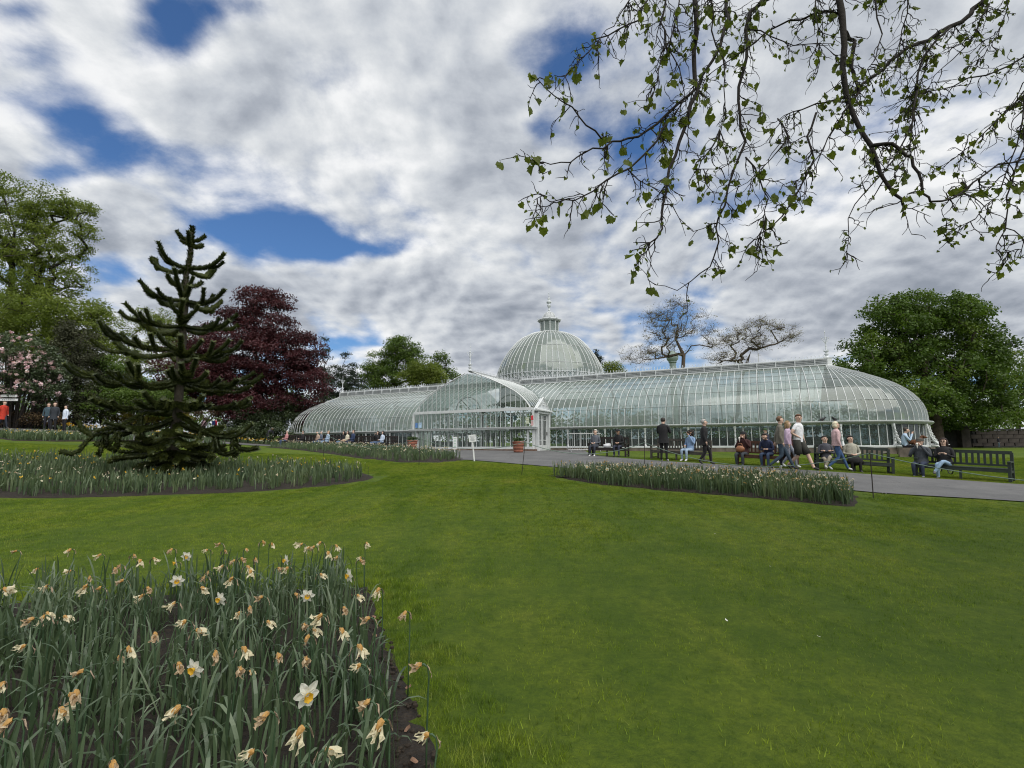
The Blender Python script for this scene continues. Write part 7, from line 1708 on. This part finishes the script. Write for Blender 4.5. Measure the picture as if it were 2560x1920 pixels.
# far odds and ends
p = ud(1905, 62); mb = MB(); mb.tube([(0, 0, 0), (0, 0, 14.7)], [.05, .03], 6); mb.tube([(0, 0, 14.7), (0, 0, 15)], .06, 6); tag(mb.build('flagpole', mat('pale grey pole', (.5, .5, .5), .5), loc=(p.x, p.y, p.z)), 'thin pale pole rising behind the right wing ridge', 'pole')
p = ud(320, 64); t = thing('stone_chimney', 'pale stone chimney shaft glimpsed between the trees on the left', 'chimney', p, 0); mb = MB(); mb.box((0, 0, 5.0), (.9, .9, 10.4)); mb.build('shaft', mat('pale sandstone', (.42, .38, .32), .9, .2, 2), t); mb = MB(); mb.box((0, 0, 10.3), (1.2, 1.2, .3)); mb.build('cap', mat('pale sandstone', (.42, .38, .32), .9, .2, 2), t)
p = ud(1687, 66); t = thing('roof_cupola', 'small rounded green copper cupola behind the bare trees', 'cupola', p, 0); MCU = mat('verdigris copper', (.22, .28, .25), .7, .2, 3); mb = MB(); mb.lathe([(.42, 0), (.42, 11.1), (.55, 11.2), (.50, 11.3)], 12); mb.build('drum', MCU, t); mb = MB(); mb.lathe([(.50, 11.3), (.74, 11.6), (.80, 12.0), (.66, 12.4), (.34, 12.7), (.05, 12.85), (.0, 13.1)], 14); mb.build('cap', MCU, t, True)
# planting and a statue inside the glasshouse
L_IN = leafmat('indoor fern leaves', (.008, .018, .007), (.022, .042, .014), .2, .5, (.045, .07, .025), big=1)
def inside(nm, lab, s, t_, h, hs, n, seed, cat='plant', group=None, trunk=True):
    p = bw(s, t_, 0.05); t = thing(nm, lab, cat, p, 0, group); r = np.random.default_rng(seed); mb = MB()
    if trunk: mb.tube([(0, 0, 0), (.05, .03, h * .5), (0, 0, h)], [.10, .07, .06], 7); mb.build('trunk', M_BARKD, t, True)
    V = []
    for q in range(n):
        a = 2 * math.pi * q / n + r.normal(0, .1); L = hs * r.uniform(.8, 1.2); pr_2 = None
        for k in range(7):
            s0, s1 = k / 7, (k + 1) / 7; f = lambda x: np.array([math.cos(a) * L * x, math.sin(a) * L * x, h + .45 * L * math.sin(x * 2.4) - .15 * L * x * x]); w = .16 * L * math.sin(math.pi * (s0 + .12)) ; sd_ = np.array([-math.sin(a), math.cos(a), 0]) * w; A_p, B_p = f(s0), f(s1 - .02)
            V += [[A_p, A_p + sd_ + (B_p - A_p) * .6 + (0, 0, -.06), B_p, A_p + (B_p - A_p) * .4], [A_p, A_p - sd_ + (B_p - A_p) * .6 + (0, 0, -.06), B_p, A_p + (B_p - A_p) * .4]]
    tag(mkobj('fronds', quads_mesh('fronds', np.array(V), L_IN, attr=r.random(len(V))), t), kind='stuff')
for i, (s, t_, h, hs, lab) in enumerate(((-5.1, 3.6, 2.6, 1.0, 'tall dark tree fern inside the porch, left of the middle'), (-3.6, 3.2, 3.0, 1.05, 'tallest dark tree fern in the middle of the porch'), (-2.5, 4.0, 2.3, .8, 'shorter dark tree fern inside the porch, right of the middle'), (-5.8, 5.2, .9, .8, 'low broad fern near the porch glass on the left'), (-1.6, 5.0, 1.1, .8, 'low broad fern near the porch glass on the right'), (-3.2, 5.3, .8, .9, 'low spiky fern in the middle of the porch'), (-4.4, 2.3, 2.0, 1.3, 'wide dark fern deep inside the crossing'), (-6.9, 3.0, 1.6, .9, 'dark fern deep inside the porch on the left'))):
    inside('tree_fern', lab, s, t_, h, hs, 16, 200 + i, group='tree ferns inside the porch')
r = np.random.default_rng(61)
for (s0, s1, tt_, nm) in ((1.8, S2 + 2.5, 2.6, 'right'), (S1 - 2, PS - PW - .6, 2.6, 'left')):
    pts = []; n = int((s1 - s0) * 4)
    for q in range(n):
        s = r.uniform(s0, s1); hh_ = .95 + (r.random() ** 3) * 1.3; pts.append(bw(s, tt_ + r.uniform(-.7, .7) if s < S2 else r.uniform(-2, 2), hh_)); 
        if r.random() < .5: pts.append(bw(s, tt_ - r.uniform(0, 5), .5 + r.random() * 1.6))
    V, a = leaf_cloud(np.array([tuple(x) for x in pts]), 26, .3, .14, 62, .8); tag(mkobj('indoor_planting', quads_mesh('indoor_planting', V, L_IN, attr=a)), 'dark potted greenery on the staging inside the %s wing' % nm, kind='stuff')
p = bw(5.2, 2.4, .1); t = thing('statue', 'white marble figure standing inside the right wing near the porch', 'statue', p, -.5); M_MB = mat('white marble', (.80, .80, .78), .4, .08, 5); mb = MB(); mb.lathe([(.42, 0), (.42, .12), (.34, .2), (.34, .8), (.40, .88), (.40, .95)], 10); mb.build('plinth', M_MB, t)
mb = MB(); mb.tube([(0, 0, .92), (.03, 0, 1.2), (-.02, 0, 1.55), (.0, .0, 1.85), (.02, 0, 2.08), (0, -.02, 2.22), (0, -.03, 2.36), (0, -.02, 2.45)], [.34, .28, .20, .24, .18, .07, .10, .05], 12, flat=.8); mb.tube([(-.2, 0, 2.02), (-.36, -.05, 1.75), (-.18, -.22, 1.6)], [.08, .06, .045], 7); mb.tube([(.2, 0, 2.02), (.34, -.12, 1.85), (.2, -.2, 2.2)], [.08, .06, .045], 7); mb.build('figure', M_MB, t, True)
